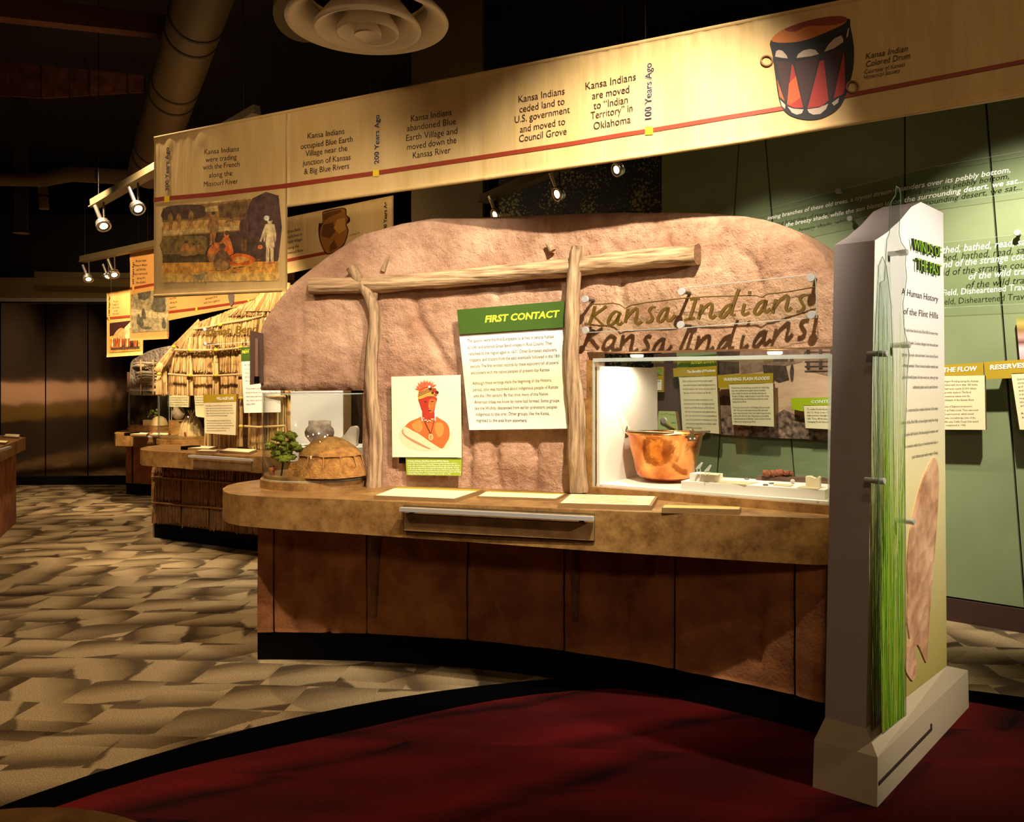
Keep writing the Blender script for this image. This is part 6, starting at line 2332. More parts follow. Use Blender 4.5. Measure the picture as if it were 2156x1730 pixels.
wsign('controlling_sign', 'sign with bright lime header reading CONTROL at the right of the glass case',
      [([(1665, 838), (1790, 835.5), (1790, 852), (1692, 853), (1692, 866), (1667, 861)], mat('bright_lime_header', (166, 190, 24), 0.5), 0.09, 0.02), ([(1692, 854), (1790, 853), (1792, 906), (1696, 901)], M_CREAM, 0.095, 0.02)],
      [('CONTROLLING', 1707.5, 848.5, 1786, 846.5, M_PAPERWHITE, 0.092, 6, 0.1, 0.025)],
      [(s, 1699 + i * 0.4, 863 + i * 6.6, 1699 + w, 863 + i * 6.7, 0.0965) for i, (s, w) in enumerate([('To combat floods and store water,', 60), ('the U.S. Army Corps of Engineers', 62), ('built reservoirs throughout Kansas', 60), ('hills. These efforts have only been', 62), ('managing floods have acquired', 56)])])
# brown backing board, small photo sign, dial sign at the left
b = MB()
panel(b, PG, [(1376, 745), (1420, 742), (1432, 912), (1376, 908)], 0.03, mat('plum_brown_board', (84, 62, 54), 0.7), None, 0.04)
build('brown_backing_board', b, label='plum brown backing board behind the dial sign', cat='board')
wsign('photo_sign', 'small olive framed sign with a green photo at the left of the glass case',
      [([(1372, 773), (1397, 772), (1397, 825), (1372, 825)], M_OLIVE, 0.085, 0.02), ([(1372, 774), (1394, 774), (1394, 789), (1372, 789)], mat('green_photo', (92, 122, 40), 0.6, c2=(150, 170, 80), scale=20), 0.088, 0.004), ([(1372, 800), (1393, 799), (1393, 821), (1372, 821)], M_WHITE, 0.088, 0.004)],
      [('Mussel Facts', 1375, 803.5, 1390, 803.5, M_INK, 0.089, 3, 0, 0.02)], None)
e = wsign('dial_sign', 'light green trapezoid sign with a round dial behind the kettle', [([(1387, 865), (1422, 866), (1428, 907), (1382, 905)], mat('pale_green_board', (190, 206, 130), 0.6), 0.12, 0.04)],
          [('0 1 2 3 4 5', 1391, 873.5, 1406, 871, M_INK, 0.1215, 2.4, 0, 0.0), ('Water quality', 1410, 873, 1421, 873.5, M_INK, 0.1215, 2.2, 0, 0), ('WHEEL IT', 1413, 891, 1423, 891, M_INK, 0.1215, 2.4, 0, 0.02)])
b = MB()
c = PG.pt(1398.5, 886, 0.121)
b.lathe([(0.028, 0.0), (0.028, 0.008), (0.02, 0.01), (0.0, 0.01)], c, 24, M_ALU, axis=PG.n)
build('dial', b, e)
b = MB()
p, q = PG.pt(1400, 890, 0.132), PG.pt(1421, 903, 0.132)
b.tube([p, q], [0.004, 0.007], 6, mat('brass_pointer', (150, 122, 40), 0.4))
build('pointer', b, e)

# right of the slab
wsign('flow_sign', 'cream text sign headed THE FLOW beside the title slab',
      [([(1940, 771), (2070, 763), (2071, 789.5), (1940, 791.5)], M_OLIVE, 0.14, 0.02), ([(1940, 792), (2073, 790), (2075, 904.5), (1940, 904)], M_CREAM, 0.145, 0.03)],
      [('THE FLOW', 1985, 783.5, 2056.5, 780, M_PAPERWHITE, 0.142, 9.5, 0.15, 0.03)],
      [(s, x0, y, 1988 + w, y - 0.8, 0.1465) for s, x0, y, w in [('a major flooding along the Kansas', 1985, 804.5, 72), ('million with more than 183 towns', 1988, 812, 70), ('destroyed, nearly 25,000 others', 1987, 820, 68), ('temporarily displaced. This flood', 1983, 828, 56), ('a contentious debate over the', 1984, 836, 54), ('a tributary of the Kansas River.', 1984, 844, 64), ('Corps of Engineers proposed to', 1986, 857.5, 59), ('dam at Tuttle Creek. There was much', 1984, 865.5, 72), ('dam and reservoir, which would', 1984, 873.5, 62), ('towns, and submerge some of the', 1986, 881.5, 66), ('battle over Tuttle Creek Dam lasted', 1985, 889.5, 72), ('it completed in 1962.', 1987, 897, 46)]])
wsign('reserves_sign', 'cream text sign headed RESERVES cut by the right picture edge',
      [([(2071, 762), (2290, 748), (2290, 778), (2129, 786), (2129, 796), (2076, 798)], M_OLIVE, 0.15, 0.02), ([(2129, 787.5), (2290, 780), (2290, 908), (2147, 904)], M_CREAM, 0.155, 0.03)],
      [('RESERVES', 2084, 778, 2158, 773, M_PAPERWHITE, 0.152, 9.5, 0.15, 0.03)],
      [(s, x0, y, x0 + w, y - 1, 0.1565) for s, x0, y, w in [('Dams', 2142, 800, 14), ('storage', 2143, 808, 18), ('and', 2144, 816, 10), ('within', 2145, 824, 16), ('in but', 2146, 832, 14), ('negl', 2147, 840, 12), ('inter', 2148, 848, 12), ('and', 2149, 856, 8), ('Ro', 2151, 872, 8), ('all', 2152, 880, 8)]])
k = NB('pink_field_photo')
_tc = k.n('ShaderNodeTexCoord'); _sp = k.n('ShaderNodeSeparateXYZ'); k.l(_tc.outputs['Generated'], _sp.inputs[0])
_r = k.n('ShaderNodeValToRGB'); e_ = _r.color_ramp.elements
e_[0].color = rgba((220, 160, 170)); e_[1].color = rgba((90, 130, 50))
for p_, c_ in ((0.25, (226, 206, 210)), (0.38, (120, 70, 60)), (0.5, (206, 160, 150)), (0.65, (150, 120, 60)), (0.8, (186, 170, 90))):
    e_.new(p_).color = rgba(c_)
k.l(_sp.outputs[2], _r.inputs[0]); k.l(_r.outputs[0], k.b.inputs['Base Color'])
b = MB()
panel(b, PG, [(2139, 668), (2290, 655), (2290, 745), (2147, 757)], 0.02, k.m, M_BOARD, 0.06)
build('field_photo', b, label='colour photo panel above the RESERVES sign at right edge', cat='picture')

# quotation plates of clear acrylic
def quote_plate(outl, lines, pins, label, off=0.055):
    e = empty('quotation_plate', PG.pt(outl[-1][0], outl[-1][1]), label, 'sign', 'clear quotation plates on the green wall')
    b = MB()
    b.prism([PG.pt(x, y, off) for x, y in outl], PG.n * -0.006, M_ACR)
    build('clear_plate', b, e)
    b = MB()
    b.tube([PG.pt(x, y, off - 0.003) for x, y in outl], 0.0022, 5, M_EDGE2, closed=True)
    build('plate_edge', b, e)
    for s, x0, y0, x1, y1, h, sh, bo in lines:
        b = MB()
        text(b, PG, s, x0, y0, x1, y1, M_PAPERWHITE, off + 0.001, h=h, shear=sh, bold=bo, res=2)
        build('lettering', b, e)
    for x, y in pins:
        b = MB()
        c = PG.pt(x, y, off)
        b.lathe([(0.0, 0.012), (0.017, 0.012), (0.019, 0.008), (0.019, -0.002), (0.011, -0.002), (0.011, -off)], c, 16, M_STEELPIN, axis=PG.n, smooth=False)
        build('standoff', b, e)


quote_plate([(1577, 450), (1768, 399), (1960, 352), (2156, 318), (2300, 293), (2300, 376), (2156, 403), (1960, 431), (1826, 457), (1690, 487), (1600, 482)],
            [('inning branches of these old trees, a crystal stream', 1616, 463, 1876, 406, 8.5, 0.25, 0.006), ('meanders over its pebbly bottom,', 1880, 405, 2127, 362, 11, 0.25, 0.006),
             ('the breezy shade, while the sun blazes', 1654, 477.5, 1858, 434, 9, 0.25, 0.006), ('upon the surrounding desert, we sat...', 1863, 433, 2154, 384, 11, 0.25, 0.006)],
            [(1765, 402), (1790, 460)], 'upper clear quotation plate with slanting white script on the green wall')
quote_plate([(1962, 513), (2156, 492), (2300, 476), (2300, 629), (2156, 639), (1962, 649)],
            [('thed, bathed, read, sa', 1983, 533.5, 2158, 515.5, 15, 0.25, 0.002), ('nd of the strange cou', 1986, 563.5, 2158, 545.5, 15, 0.25, 0.002), ('of the wild tra', 2038, 589, 2158, 577, 15, 0.25, 0.002), ('Field, Disheartened Trav', 1983, 622.5, 2158, 610, 13, 0.1, 0.002)],
            [(2142, 490)], 'lower clear quotation plate with bold white script right of the slab')

# ================================================================ GAP EXHIBIT behind the front round case
Yg = 7.0
GP = Plane((0, Yg, 0), (1, 0.0))
b = MB()
panel(b, GP, [(612, 824), (722, 822), (722, 960), (612, 960)], 0.03, M_CASEWHITE)
build('white_back_board', b, label='white board behind the grey clay pot', cat='board')
Zg = EYE + (CY - 938) / F * (Yg - 0.25)
pg0, pg1 = at_Y(600, 900, Yg - 0.45), at_Y(775, 900, Yg - 0.45)
b = MB()
b.box(((pg0.x + pg1.x) / 2, Yg - 0.23, (0.9 + Zg) / 2), (pg1.x - pg0.x, 0.40, Zg - 0.9), m=M_CASEWHITE)
build('white_plinth', b, label='white plinth under the grey clay pot and pale stone', cat='riser')
b = MB()
pc = at_Y(673, 938, Yg - 0.25)
pc.z = Zg
b.lathe([(0.0, 0.0), (0.045, 0.0), (0.075, 0.03), (0.108, 0.075), (0.114, 0.105), (0.105, 0.135), (0.086, 0.155), (0.086, 0.195), (0.080, 0.195), (0.078, 0.155), (0.095, 0.13), (0.0, 0.02)], pc, 36,
        mat('grey_clay', (112, 92, 78), 0.8, c2=(186, 160, 138), scale=12, detail=5, bump=0.4, bscale=40), jit=0.05)
build('clay_pot', b, label='round grey clay pot with short neck behind the model lodge', cat='pot')
b = MB()
sc_ = at_Y(735, 938, Yg - 0.32)
sc_.z = Zg
ss = (Yg - 0.3) / F
b.prism([sc_ + Vector((x * ss, 0, z * ss)) for x, z in smooth_poly([(-38, 0), (-30, 12), (-10, 24), (2, 40), (12, 42), (16, 34), (14, 10), (12, 0), (-10, -0.2)], 3)], (0.01, 0.06, 0), mat('pale_stone', (190, 172, 152), 0.9, c2=(214, 198, 178), scale=14, bump=0.5, bscale=50))
build('grinding_stone', b, label='pale leaning grinding stone right of the grey clay pot', cat='stone')

# ================================================================ THATCH EXHIBIT
Z2 = 0.90
M_STRAW = mat('straw', (170, 132, 76), 0.85, c2=(222, 186, 124), scale=22, stretch=(3, 3, 0.3))
M_STRAW2 = mat('straw_dark', (132, 98, 52), 0.85, c2=(170, 132, 76), scale=22, stretch=(3, 3, 0.3))
M_STRAW3 = mat('straw_pale', (206, 172, 110), 0.85, c2=(232, 202, 146), scale=22, stretch=(3, 3, 0.3))
M_STRAWB = mat('straw_backing', (120, 88, 44), 0.9)
M_ROD = mat('bent_rod', (196, 164, 116), 0.8)
M_TIE = mat('yellow_tie', (206, 180, 50), 0.7)
PT2 = Plane((-2.59, 7.94, 0), (0.87, -0.49))
r4 = random.Random(11)


ROOF = [(300, 790), (330, 776), (350, 757), (375, 722), (420, 677), (470, 658), (540, 628), (562, 602), (720, 592)]


def strands(b, pl, x0, x1, xb0, xb1, y0, y1, n, off, m, bulge=0.03, w=0.006, jy=4.0, roof=False):
    for i in range(n):
        f = (i + r4.random()) / n
        xa, xb = x0 + (x1 - x0) * f + r4.uniform(-1, 1), xb0 + (xb1 - xb0) * f + r4.uniform(-2, 2)
        ya, yb = y0 + r4.uniform(-1.0, 1.0), y1 + r4.uniform(-jy, jy * 0.5)
        o = off + r4.uniform(0, 0.02)
        if roof:
            ya = max(ya, interp(ROOF, xa) + r4.uniform(0, 3))
            xb -= max(0, ya - y0) * 0.25
            if ya > yb - 8:
                continue
        pts = [pl.pt(xa, ya, o), pl.pt(xa + (xb - xa) * 0.5, (ya + yb) / 2, o + bulge * r4.uniform(0.6, 1.0)), pl.pt(xb, yb, o + bulge * r4.uniform(0.5, 1.3))]
        b.tube(pts, [w * r4.uniform(0.7, 1.1), w, w * 0.6], 4, r4.choice(m) if isinstance(m, list) else m, caps=False, smooth=False)


th2 = empty('thatch_exhibit_wall', PT2.pt(440, 945), 'straw thatched hut wall with bundled rows on the second counter', 'exhibit wall')
b = MB()
b.prism([PT2.pt(x, y, -0.02) for x, y in [(333, 830), (333, 778), (350, 757), (375, 722), (420, 677), (470, 658), (540, 626), (580, 590), (720, 590), (720, 830), (720, 944), (430, 944), (430, 830)]], PT2.n * -0.12, M_STRAWB)
build('backing_board', b, th2)
rows = [((768, 832), [(332, 352), (356, 400), (402, 455), (457, 510), (512, 565), (567, 620)], 0.02),
        ((716, 783), [(366, 396), (398, 450), (452, 508), (510, 562), (564, 620)], 0.05),
        ((668, 742), [(392, 432), (432, 482), (482, 532), (532, 590)], 0.075),
        ((636, 704), [(425, 470), (470, 520), (520, 575)], 0.10),
        ((600, 664), [(500, 560), (560, 620)], 0.125),
        ((836, 944), [(432, 500), (524, 560), (562, 620)], -0.01)]
for (y0, y1), cells, off in rows:
    for (xa, xb) in cells:
        b = MB()
        spread_ = -10 if off > 0.07 else (-4 if off > 0.03 else 0)
        strands(b, PT2, xa + 2, xb - 2, xa + spread_, xb, y0, y1, int((xb - xa) * 1.5) + 10, off, [M_STRAW, M_STRAW, M_STRAW2, M_STRAW3], 0.02, roof=True)
        build('thatch_bundle', b, th2)
# slanting bundles down the left roof edge
for (x0, y0, x1, y1) in ((420, 676, 372, 728), (372, 724, 336, 772), (344, 757, 332, 782)):
    b = MB()
    for i in range(34):
        j = r4.uniform(-5, 5)
        b.tube([PT2.pt(x0 + j * 0.4, y0 + j, 0.06), PT2.pt((x0 + x1) / 2 + j, (y0 + y1) / 2 + j * 0.8, 0.12), PT2.pt(x1 + j * 1.6, y1 + j * 0.8, 0.09)], [0.006, 0.007, 0.004], 4, r4.choice([M_STRAW, M_STRAW2, M_STRAW3]), caps=False)
    build('edge_bundle', b, th2)
b = MB()
for i in range(60):
    f = i / 59
    b.tube([PT2.pt(565 + 45 * f, 596, 0.12), PT2.pt(552 + 60 * f, 612, 0.16), PT2.pt(515 + 110 * f, 655, 0.17)], [0.006, 0.007, 0.005], 4, r4.choice([M_STRAW, M_STRAW2]), caps=False)
build('ridge_tuft', b, th2)
for (xa, ya, xb, yb) in ((399, 738, 400, 832), (455, 738, 454, 832), (404, 690, 401, 742), (507, 735, 506, 940), (463, 672, 458, 740), (335, 786, 334, 830), (513, 700, 510, 740), (560, 690, 562, 832)):
    b = MB()
    for i in range(22):
        j = r4.uniform(-5, 5)
        b.tube([PT2.pt(xa + j * 0.5, ya, 0.09), PT2.pt((xa + xb) / 2 + j, (ya + yb) / 2, 0.12), PT2.pt(xb + j * 1.3, yb, 0.10)], [0.006, 0.007, 0.005], 4, r4.choice([M_STRAW, M_STRAW2, M_STRAW3]), caps=False)
    build('post_bundle', b, th2)
for pts in ([(362, 737), (400, 738), (455, 736), (508, 731), (560, 725)], [(355, 788), (400, 791), (455, 790), (508, 788), (560, 786)], [(408, 692), (440, 688), (463, 683), (520, 672), (560, 664)], [(515, 838), (560, 836), (600, 834)], [(515, 897), (545, 898), (600, 896)]):
    b = MB()
    b.tube([PT2.pt(x, y + r4.uniform(-1, 1), 0.14) for x, y in pts], 0.011, 7, M_ROD, jit=0.3)
    build('cross_rod', b, th2)
for (x, y) in ((400, 737), (455, 737), (400, 790), (455, 790), (463, 684), (366, 730), (507, 838), (507, 897), (508, 731), (335, 787)):
    b = MB()
    b.blob(PT2.pt(x, y, 0.155), 0.022, 8, 6, M_TIE, 0.3, 2, (1, 1, 0.7), x)
    build('tie', b, th2)

# counter two
c2f = [(330, 937), (312, 939.5), (298, 942), (295, 945), (300, 947.5), (330, 950), (374, 952), (407, 954.6), (470, 957), (541, 960.5), (620, 964.5), (760, 972)]
FP2 = [at_z(x, y, Z2) for x, y in c2f]
out2 = FP2 + [at_z(800, 940, Z2), at_z(640, 922, Z2), at_z(400, 925, Z2)]
ct2 = empty('countertop', (-2.6, 7.8, Z2 - 0.13), 'brown mottled countertop of the thatched exhibit, second in line', 'countertop')
b = MB()
b.prism(out2, (0, 0, -0.135), M_LAM)
build('slab', b, ct2)
pA, pB = at_z(400, 954.3, Z2), at_z(541, 960.5, Z2)
PD2 = Plane(pA, pB - pA)
b = MB()
panel(b, PD2, [(404, 962), (529, 969), (529, 993), (404, 985)], 0.006, M_DRAWER, M_GDARK, off=0.012)
dr2 = build('drawer', b, ct2)
b = MB()
h0, h1 = PD2.pt(399, 959.5, 0.05), PD2.pt(530, 968.5, 0.05)
b.box((h0 + h1) / 2, ((h1 - h0).length, 0.035, 0.018), (h1 - h0).normalized(), PD2.n, PD2.v)
build('handle', b, dr2, M_ALU)
PB2 = Plane((-3.465, 8.37, 0), (1.168, -0.66))
cb2 = empty('counter_base', PB2.pt(430, 1140), 'dark thatched base under the second countertop', 'cabinet')
b = MB()
L0, L1 = PB2.pt(322, 1000), PB2.pt(720, 1000)
L0.z = L1.z = 0
b.prism([L0, L1, L1 - PB2.n * 0.5, L0 - PB2.n * 0.5], (0, 0, 0.77), M_STRAWB)
build('body', b, cb2)
b = MB()
K0, K1 = PB2.pt(326, 1130), PB2.pt(720, 1130)
K0.z = K1.z = 0
b.prism([K0 + PB2.n * 0.004, K1 + PB2.n * 0.004, K1 - PB2.n * 0.3, K0 - PB2.n * 0.3], (0, 0, 0.14), M_KICK)
build('kick_plate', b, cb2)
M_STRAWD = mat('shaded_straw', (134, 92, 52), 0.9, c2=(160, 116, 68), scale=14)  # straw darkened in its colour for the shade under the counter
for (y0, y1, sl_) in ((984, 1006, 0), (1003, 1054, 0), (1056, 1102, 0)):
    for (xa, xb) in ((320, 381), (383, 439), (441, 495), (497, 548), (550, 610)):
        sk = (xa - 320) * 0.12
        b = MB()
        strands(b, PB2, xa + 1, xb - 1, xa, xb, y0 + sk * 0.5, y1 + sk, int((xb - xa) * 0.9), 0.01, M_STRAWD, 0.03, 0.007)
        build('thatch_bundle', b, cb2)
for y in (1003, 1058):
    b = MB()
    b.tube([PB2.pt(x, y + (x - 320) * 0.08 + r4.uniform(-1, 1), 0.06) for x in (320, 360, 400, 440, 480, 520, 560)], 0.010, 6, M_STRAWD, jit=0.3)
    build('cross_rod', b, cb2)

# its signs
PV = Plane(PT2.pt(463, 900, 0.22), (0.95, -0.31))
e = empty('village_sign', PV.pt(463, 915), 'cream text sign headed VILLAGE LIFE on an olive band', 'sign')
b = MB(); panel(b, PV, [(428, 830.5), (497.4, 829), (497.4, 844.5), (428.6, 847)], 0.03, M_OLIVE, M_BOARD, 0.004); build('header_board', b, e)
b = MB(); panel(b, PV, [(428.6, 847.5), (497.4, 845), (496, 916), (431.5, 912)], 0.03, M_CREAM, M_BOARD, 0.0); build('text_board', b, e)
b = MB(); text(b, PV, 'VILLAGE LIFE', 455.5, 841.5, 492, 841, M_PAPERWHITE, 0.006, h=6, shear=0.15, bold=0.03); build('heading_lettering', b, e); b = MB()
VL = ['In the villages of southern Kansas and down the low hills', 'bands composed of several families resided along the banks', 'valleys of the Great Bend people live along the many rivers', 'Villages included several houses along the streams. They also', 'had their own gardens and each had open plazas.', '', 'The women and girls prepared food, gathered wild nuts,', 'women worked in hides, making leather and cloth. The men', 'were expert hunters and flint workers, dressing for warm days', 'while they hunted deer along the Arkansas River and', 'where they hunted during long winter months.']
for i, s in enumerate(VL):
    if s:
        text(b, PV, s, 433 + i * 0.25, 855.5 + i * 5.2, 433 + len(s) * 0.98, 854.5 + i * 5.3, M_INKG, 0.0015, h=3.2, res=1)
    else:
        build('paragraph_lettering', b, e)
        b = MB()
build('paragraph_lettering', b, e)
PN = Plane(PT2.pt(550, 800, 0.16), (0.95, -0.31))
e = empty('new_sign', PN.pt(550, 868), 'white text sign with green header starting NEW behind the bracket', 'sign')
b = MB(); panel(b, PN, [(507, 731), (590, 726), (590, 756), (508, 760)], 0.03, M_GREEN, M_BOARD, 0.004); build('header_board', b, e)
b = MB(); panel(b, PN, [(508, 760.5), (590, 757), (591, 867.5), (513.6, 869)], 0.03, M_WHITE, M_BOARD, 0.0); build('text_board', b, e)
b = MB(); text(b, PN, 'NEW', 509.7, 744, 525, 742.5, M_LIME, 0.006, h=8, shear=0.15, bold=0.03); build('heading_lettering', b, e); b = MB()
NW = ['By 1450, new peoples were coming', 'to central Kansas and were called', 'they settled in large villages and', 'grew crops and hunted bison on', 'the grassy plains.', '', 'They built round grass lodges and', 'lived in them for most of the year', 'with many gardens growing near', 'the rivers and creeks of the', 'Flint Hills', '']
for i, s in enumerate(NW):
    if s:
        text(b, PN, s, 515 + i * 0.4, 770 + i * 8.3, 515 + len(s) * 2.05, 767.5 + i * 8.4, M_INKG, 0.0015, h=3.6, res=1)
    elif b.v:
        build('paragraph_lettering', b, e)
        b = MB()
PGB = Plane(PT2.pt(480, 700, 0.26), (0.87, -0.49))
e = empty('acrylic_title_plate', PGB.pt(480, 727), 'clear plate lettered Great Bend in olive script on the thatch', 'sign')
b = MB(); b.prism([PGB.pt(x, y) for x, y in [(430, 690), (570, 668), (570, 716), (430, 727)]], PGB.n * -0.006, M_ACR); build('clear_plate', b, e)
b = MB(); b.tube([PGB.pt(430, 727), PGB.pt(570, 716)], 0.004, 5, M_EDGE); build('plate_edge', b, e)
b = MB(); text(b, PGB, 'Great', 436, 709, 485, 703, M_BRONZE, 0.003, h=16, shear=0.15, bold=0.012, extrude=0.02, res=3); build('script_lettering', b, e); b = MB(); text(b, PGB, 'Bend', 496, 702, 541, 699, M_BRONZE, 0.003, h=16, shear=0.15, bold=0.012, extrude=0.02, res=3); build('script_lettering', b, e)
for x, y in ((432, 694), (433, 724), (561, 674), (562, 713)):
    b = MB(); b.lathe([(0.0, 0.012), (0.018, 0.012), (0.018, 0.0), (0.011, 0.0), (0.011, -0.2)], PGB.pt(x, y), 14, M_STEELPIN, axis=PGB.n); build('standoff', b, e)


def far_board(pts, z, label, black_end=False):
    P = [at_z(x, y, z + 0.02) for x, y in pts]
    c = sum(P, Vector()) / 4
    e = empty('reading_board', (c.x, c.y, z), label, 'sign board')
    b = MB(); b.prism(P, (0, 0, -0.02), M_BOARD); build('board', b, e)
    b = MB(); b.flat([p.lerp(c, 0.06) + Vector((0, 0, 0.0015)) for p in P], M_SHEET); build('printed_sheet', b, e)
    if black_end:
        b = MB(); q = P[0].lerp(P[1], 0.1); b.box((P[0] + P[3] + q) / 3 + Vector((0, 0, -0.006)), (0.10, 0.14, 0.034), (P[1] - P[0]).normalized(), Vector((0, 0, 1)).cross((P[1] - P[0]).normalized())); build('black_clip', b, e, M_KICK)


far_board([(395, 943), (440, 944.5), (458, 939.5), (410, 937.5)], Z2, 'cream board with black clip on the second counter', True)
far_board([(412, 949), (452, 950), (461, 947), (424, 946)], Z2, 'small thin board at the second counter edge')
far_board([(462, 948.5), (524, 952.5), (542, 946), (480, 943)], Z2, 'wide cream board on the second counter near the front wall')


def round_case(c, R, h, label):
    e = empty('round_display_case', c, label, 'display case')
    b = MB(); b.lathe([(0.0, 0.0), (R + 0.006, 0.0), (R + 0.006, 0.045), (R - 0.012, 0.048), (R - 0.012, 0.07), (0.0, 0.07)], c, 48, M_LAM, smooth=False); build('plinth_disc', b, e)
    b = MB(); b.lathe([(R - 0.004, 0.048), (R - 0.004, h), (R - 0.010, h), (R - 0.010, 0.048)], c, 56, M_ACR); build('clear_cylinder', b, e)
    b = MB(); b.tube([c + Vector(((R - 0.006) * math.cos(a), (R - 0.006) * math.sin(a), h)) for a in [2 * math.pi * i / 48 for i in range(48)]], 0.004, 6, M_EDGE, closed=True)
    for a in (math.radians(185), math.radians(-5)):
        p = c + Vector(((R - 0.007) * math.cos(a), (R - 0.007) * math.sin(a), 0.05))
        b.tube([p, p + Vector((0, 0, h - 0.05))], 0.005, 6, M_EDGE)
    build('cylinder_rim', b, e)


c = at_z(398, 932, Z2); c.z = Z2
round_case(c, 0.295, 0.505, 'clear round case with a woven hut model on the second counter')
M_WOV = mat('woven_straw', (222, 186, 128), 0.85, c2=(238, 206, 150), scale=30, bump=0.6, bscale=80, dist=0.006)
hb = Vector((c.x + 0.03, c.y - 0.02, Z2 + 0.07))
e = empty('woven_hut_model', hb, 'cream woven dome hut model with twig tip in the second round case', 'model hut')
b = MB()
prof = []
for i in range(15):
    t = i / 14
    r = 0.118 * math.cos(min(t * 1.25, 1.5)) ** 0.8 + (0.004 if i % 2 else -0.002)
    prof.append((max(r, 0.004), 0.2 * t))
b.lathe(prof, hb, 36, M_WOV, jit=0.03)
build('dome', b, e)
b = MB()
for a in range(6):
    d_ = Vector((math.cos(a * 1.05), math.sin(a * 1.05), 0))
    b.tube([hb + Vector((0, 0, 0.185)), hb + d_ * 0.035 + Vector((0, 0, 0.255))], 0.003, 5, M_WOV)
build('twig_tip', b, e)
for i in range(12):
    a = 2 * math.pi * i / 12
    b = MB()
    b.tube([hb + Vector((q[0] * 1.03 * math.cos(a), q[0] * 1.03 * math.sin(a), q[1])) for q in prof[:-1:3]], 0.003, 5, M_ROD)
    build('rib', b, e)
model_tree(hb + Vector((-0.10, 0.13, 0)), 0.20, 0.14, 'small green model tree left behind the woven hut model', 14, 9, 0.03)
figurine(hb + Vector((-0.18, -0.10, 0)), 0.045, 'tiny red figure left of the woven hut model', M_F2, 'tiny figures in the second round case')
figurine(hb + Vector((-0.01, -0.14, 0)), 0.05, 'tiny figure in front of the woven hut model', M_F2, 'tiny figures in the second round case')

# ================================================================ ROCK EXHIBIT, third in line
Z3 = 0.88
P3 = Plane(at_Y(330, 800, 11.3), (0.87, -0.49))
M_ROCK = mat('grey_daub', (132, 118, 102), 0.95, c2=(176, 160, 140), scale=5, detail=6, bump=1.0, bscale=14, dist=0.06)
rk = empty('rock_exhibit_wall', P3.pt(330, 905), 'grey daub wall with peeled stick lattice behind the thatched exhibit', 'exhibit wall')
b = MB()
b.prism([P3.pt(x, y) for x, y in smooth_poly([(275, 831), (274, 800), (275, 764), (288, 752), (310, 740), (340, 731), (400, 722), (470, 720), (470, 831), (400, 831.5), (330, 831)], 2)], P3.n * -0.2, M_ROCK)
build('daub_body', b, rk)
M_PEEL = mat('peeled_stick', (206, 190, 160), 0.8)
for (x0, x1, y, w) in ((280, 332, 764, 0.016), (278, 318, 770, 0.024), (300, 345, 776, 0.014), (286, 335, 784, 0.020), (290, 338, 790, 0.012), (288, 336, 797, 0.022), (285, 332, 803, 0.02), (310, 338, 809, 0.024), (308, 336, 822, 0.026)):
    b = MB()
    b.tube([P3.pt(x0, y, 0.02), P3.pt((x0 * 2 + x1) / 3, y - 1, 0.05), P3.pt((x0 + 2 * x1) / 3, y + 0.5, 0.05), P3.pt(x1, y, 0.02)], [0.004, w, w, 0.005], 7, M_PEEL, jit=0.3)
    build('stick', b, rk)
for x in (296, 322):
    b = MB()
    b.tube([P3.pt(x, 757, 0.07), P3.pt(x + 1, 790, 0.08), P3.pt(x, 830, 0.07)], 0.012, 6, M_ROD, jit=0.3)
    build('upright_stick', b, rk)
b = MB()
b.tube([P3.pt(300, 772, 0.09), P3.pt(345, 764, 0.09)], 0.004, 5, M_BRONZE)
text(b, P3, 'Repu', 303, 776, 330, 772, M_BRONZE, 0.1, h=9, shear=0.15, res=2)
build('script_lettering', b, rk)
b = MB()
panel(b, P3, [(267.5, 783), (272.5, 783), (272.5, 826), (267.5, 826)], 0.12, mat('bracket_tan', (140, 100, 74), 0.6), off=-0.02)
build('side_strip', b, rk)
c3f = [(258, 905.5), (247, 908), (240.5, 911), (243, 913), (260, 913.5), (300, 914.5), (360, 916.5), (450, 920)]
out3 = [at_z(x, y, Z3) for x, y in c3f] + [at_z(450, 900, Z3), at_z(330, 897, Z3)]
ct3 = empty('countertop', (-4.6, 10.8, Z3 - 0.13), 'brown countertop of the grey rock exhibit, furthest in line', 'countertop')
b = MB(); b.prism(out3, (0, 0, -0.145), M_LAM); build('slab', b, ct3)
pA, pB = at_z(262, 913.8, Z3), at_z(360, 916.5, Z3)
PD3 = Plane(pA, pB - pA)
b = MB(); panel(b, PD3, [(282, 919), (371, 922), (371, 936), (282, 933)], 0.006, M_DRAWER, M_GDARK, off=0.015); dr3 = build('drawer', b, ct3)
b = MB(); h0, h1 = PD3.pt(279, 917.5, 0.06), PD3.pt(372, 920.5, 0.06); b.box((h0 + h1) / 2, ((h1 - h0).length, 0.035, 0.018), (h1 - h0).normalized(), PD3.n, PD3.v); build('handle', b, dr3, M_ALU)
PB3 = Plane(at_z(267, 1040, 0), (1.168, -0.5))
cb3 = empty('counter_base', PB3.pt(300, 1041), 'dark base with black kick under the furthest countertop', 'cabinet')
b = MB(); L0, L1 = PB3.pt(265, 1000), PB3.pt(440, 1000); L0.z = L1.z = 0.15
b.prism([L0, L1, L1 - PB3.n * 0.5, L0 - PB3.n * 0.5], (0, 0, 0.6), M_MUDBASE); build('body', b, cb3)
b = MB(); L0, L1 = PB3.pt(266, 1000), PB3.pt(440, 1000); L0.z = L1.z = 0
b.prism([L0, L1, L1 - PB3.n * 0.5, L0 - PB3.n * 0.5], (0, 0, 0.15), M_KICK); build('kick_plate', b, cb3)
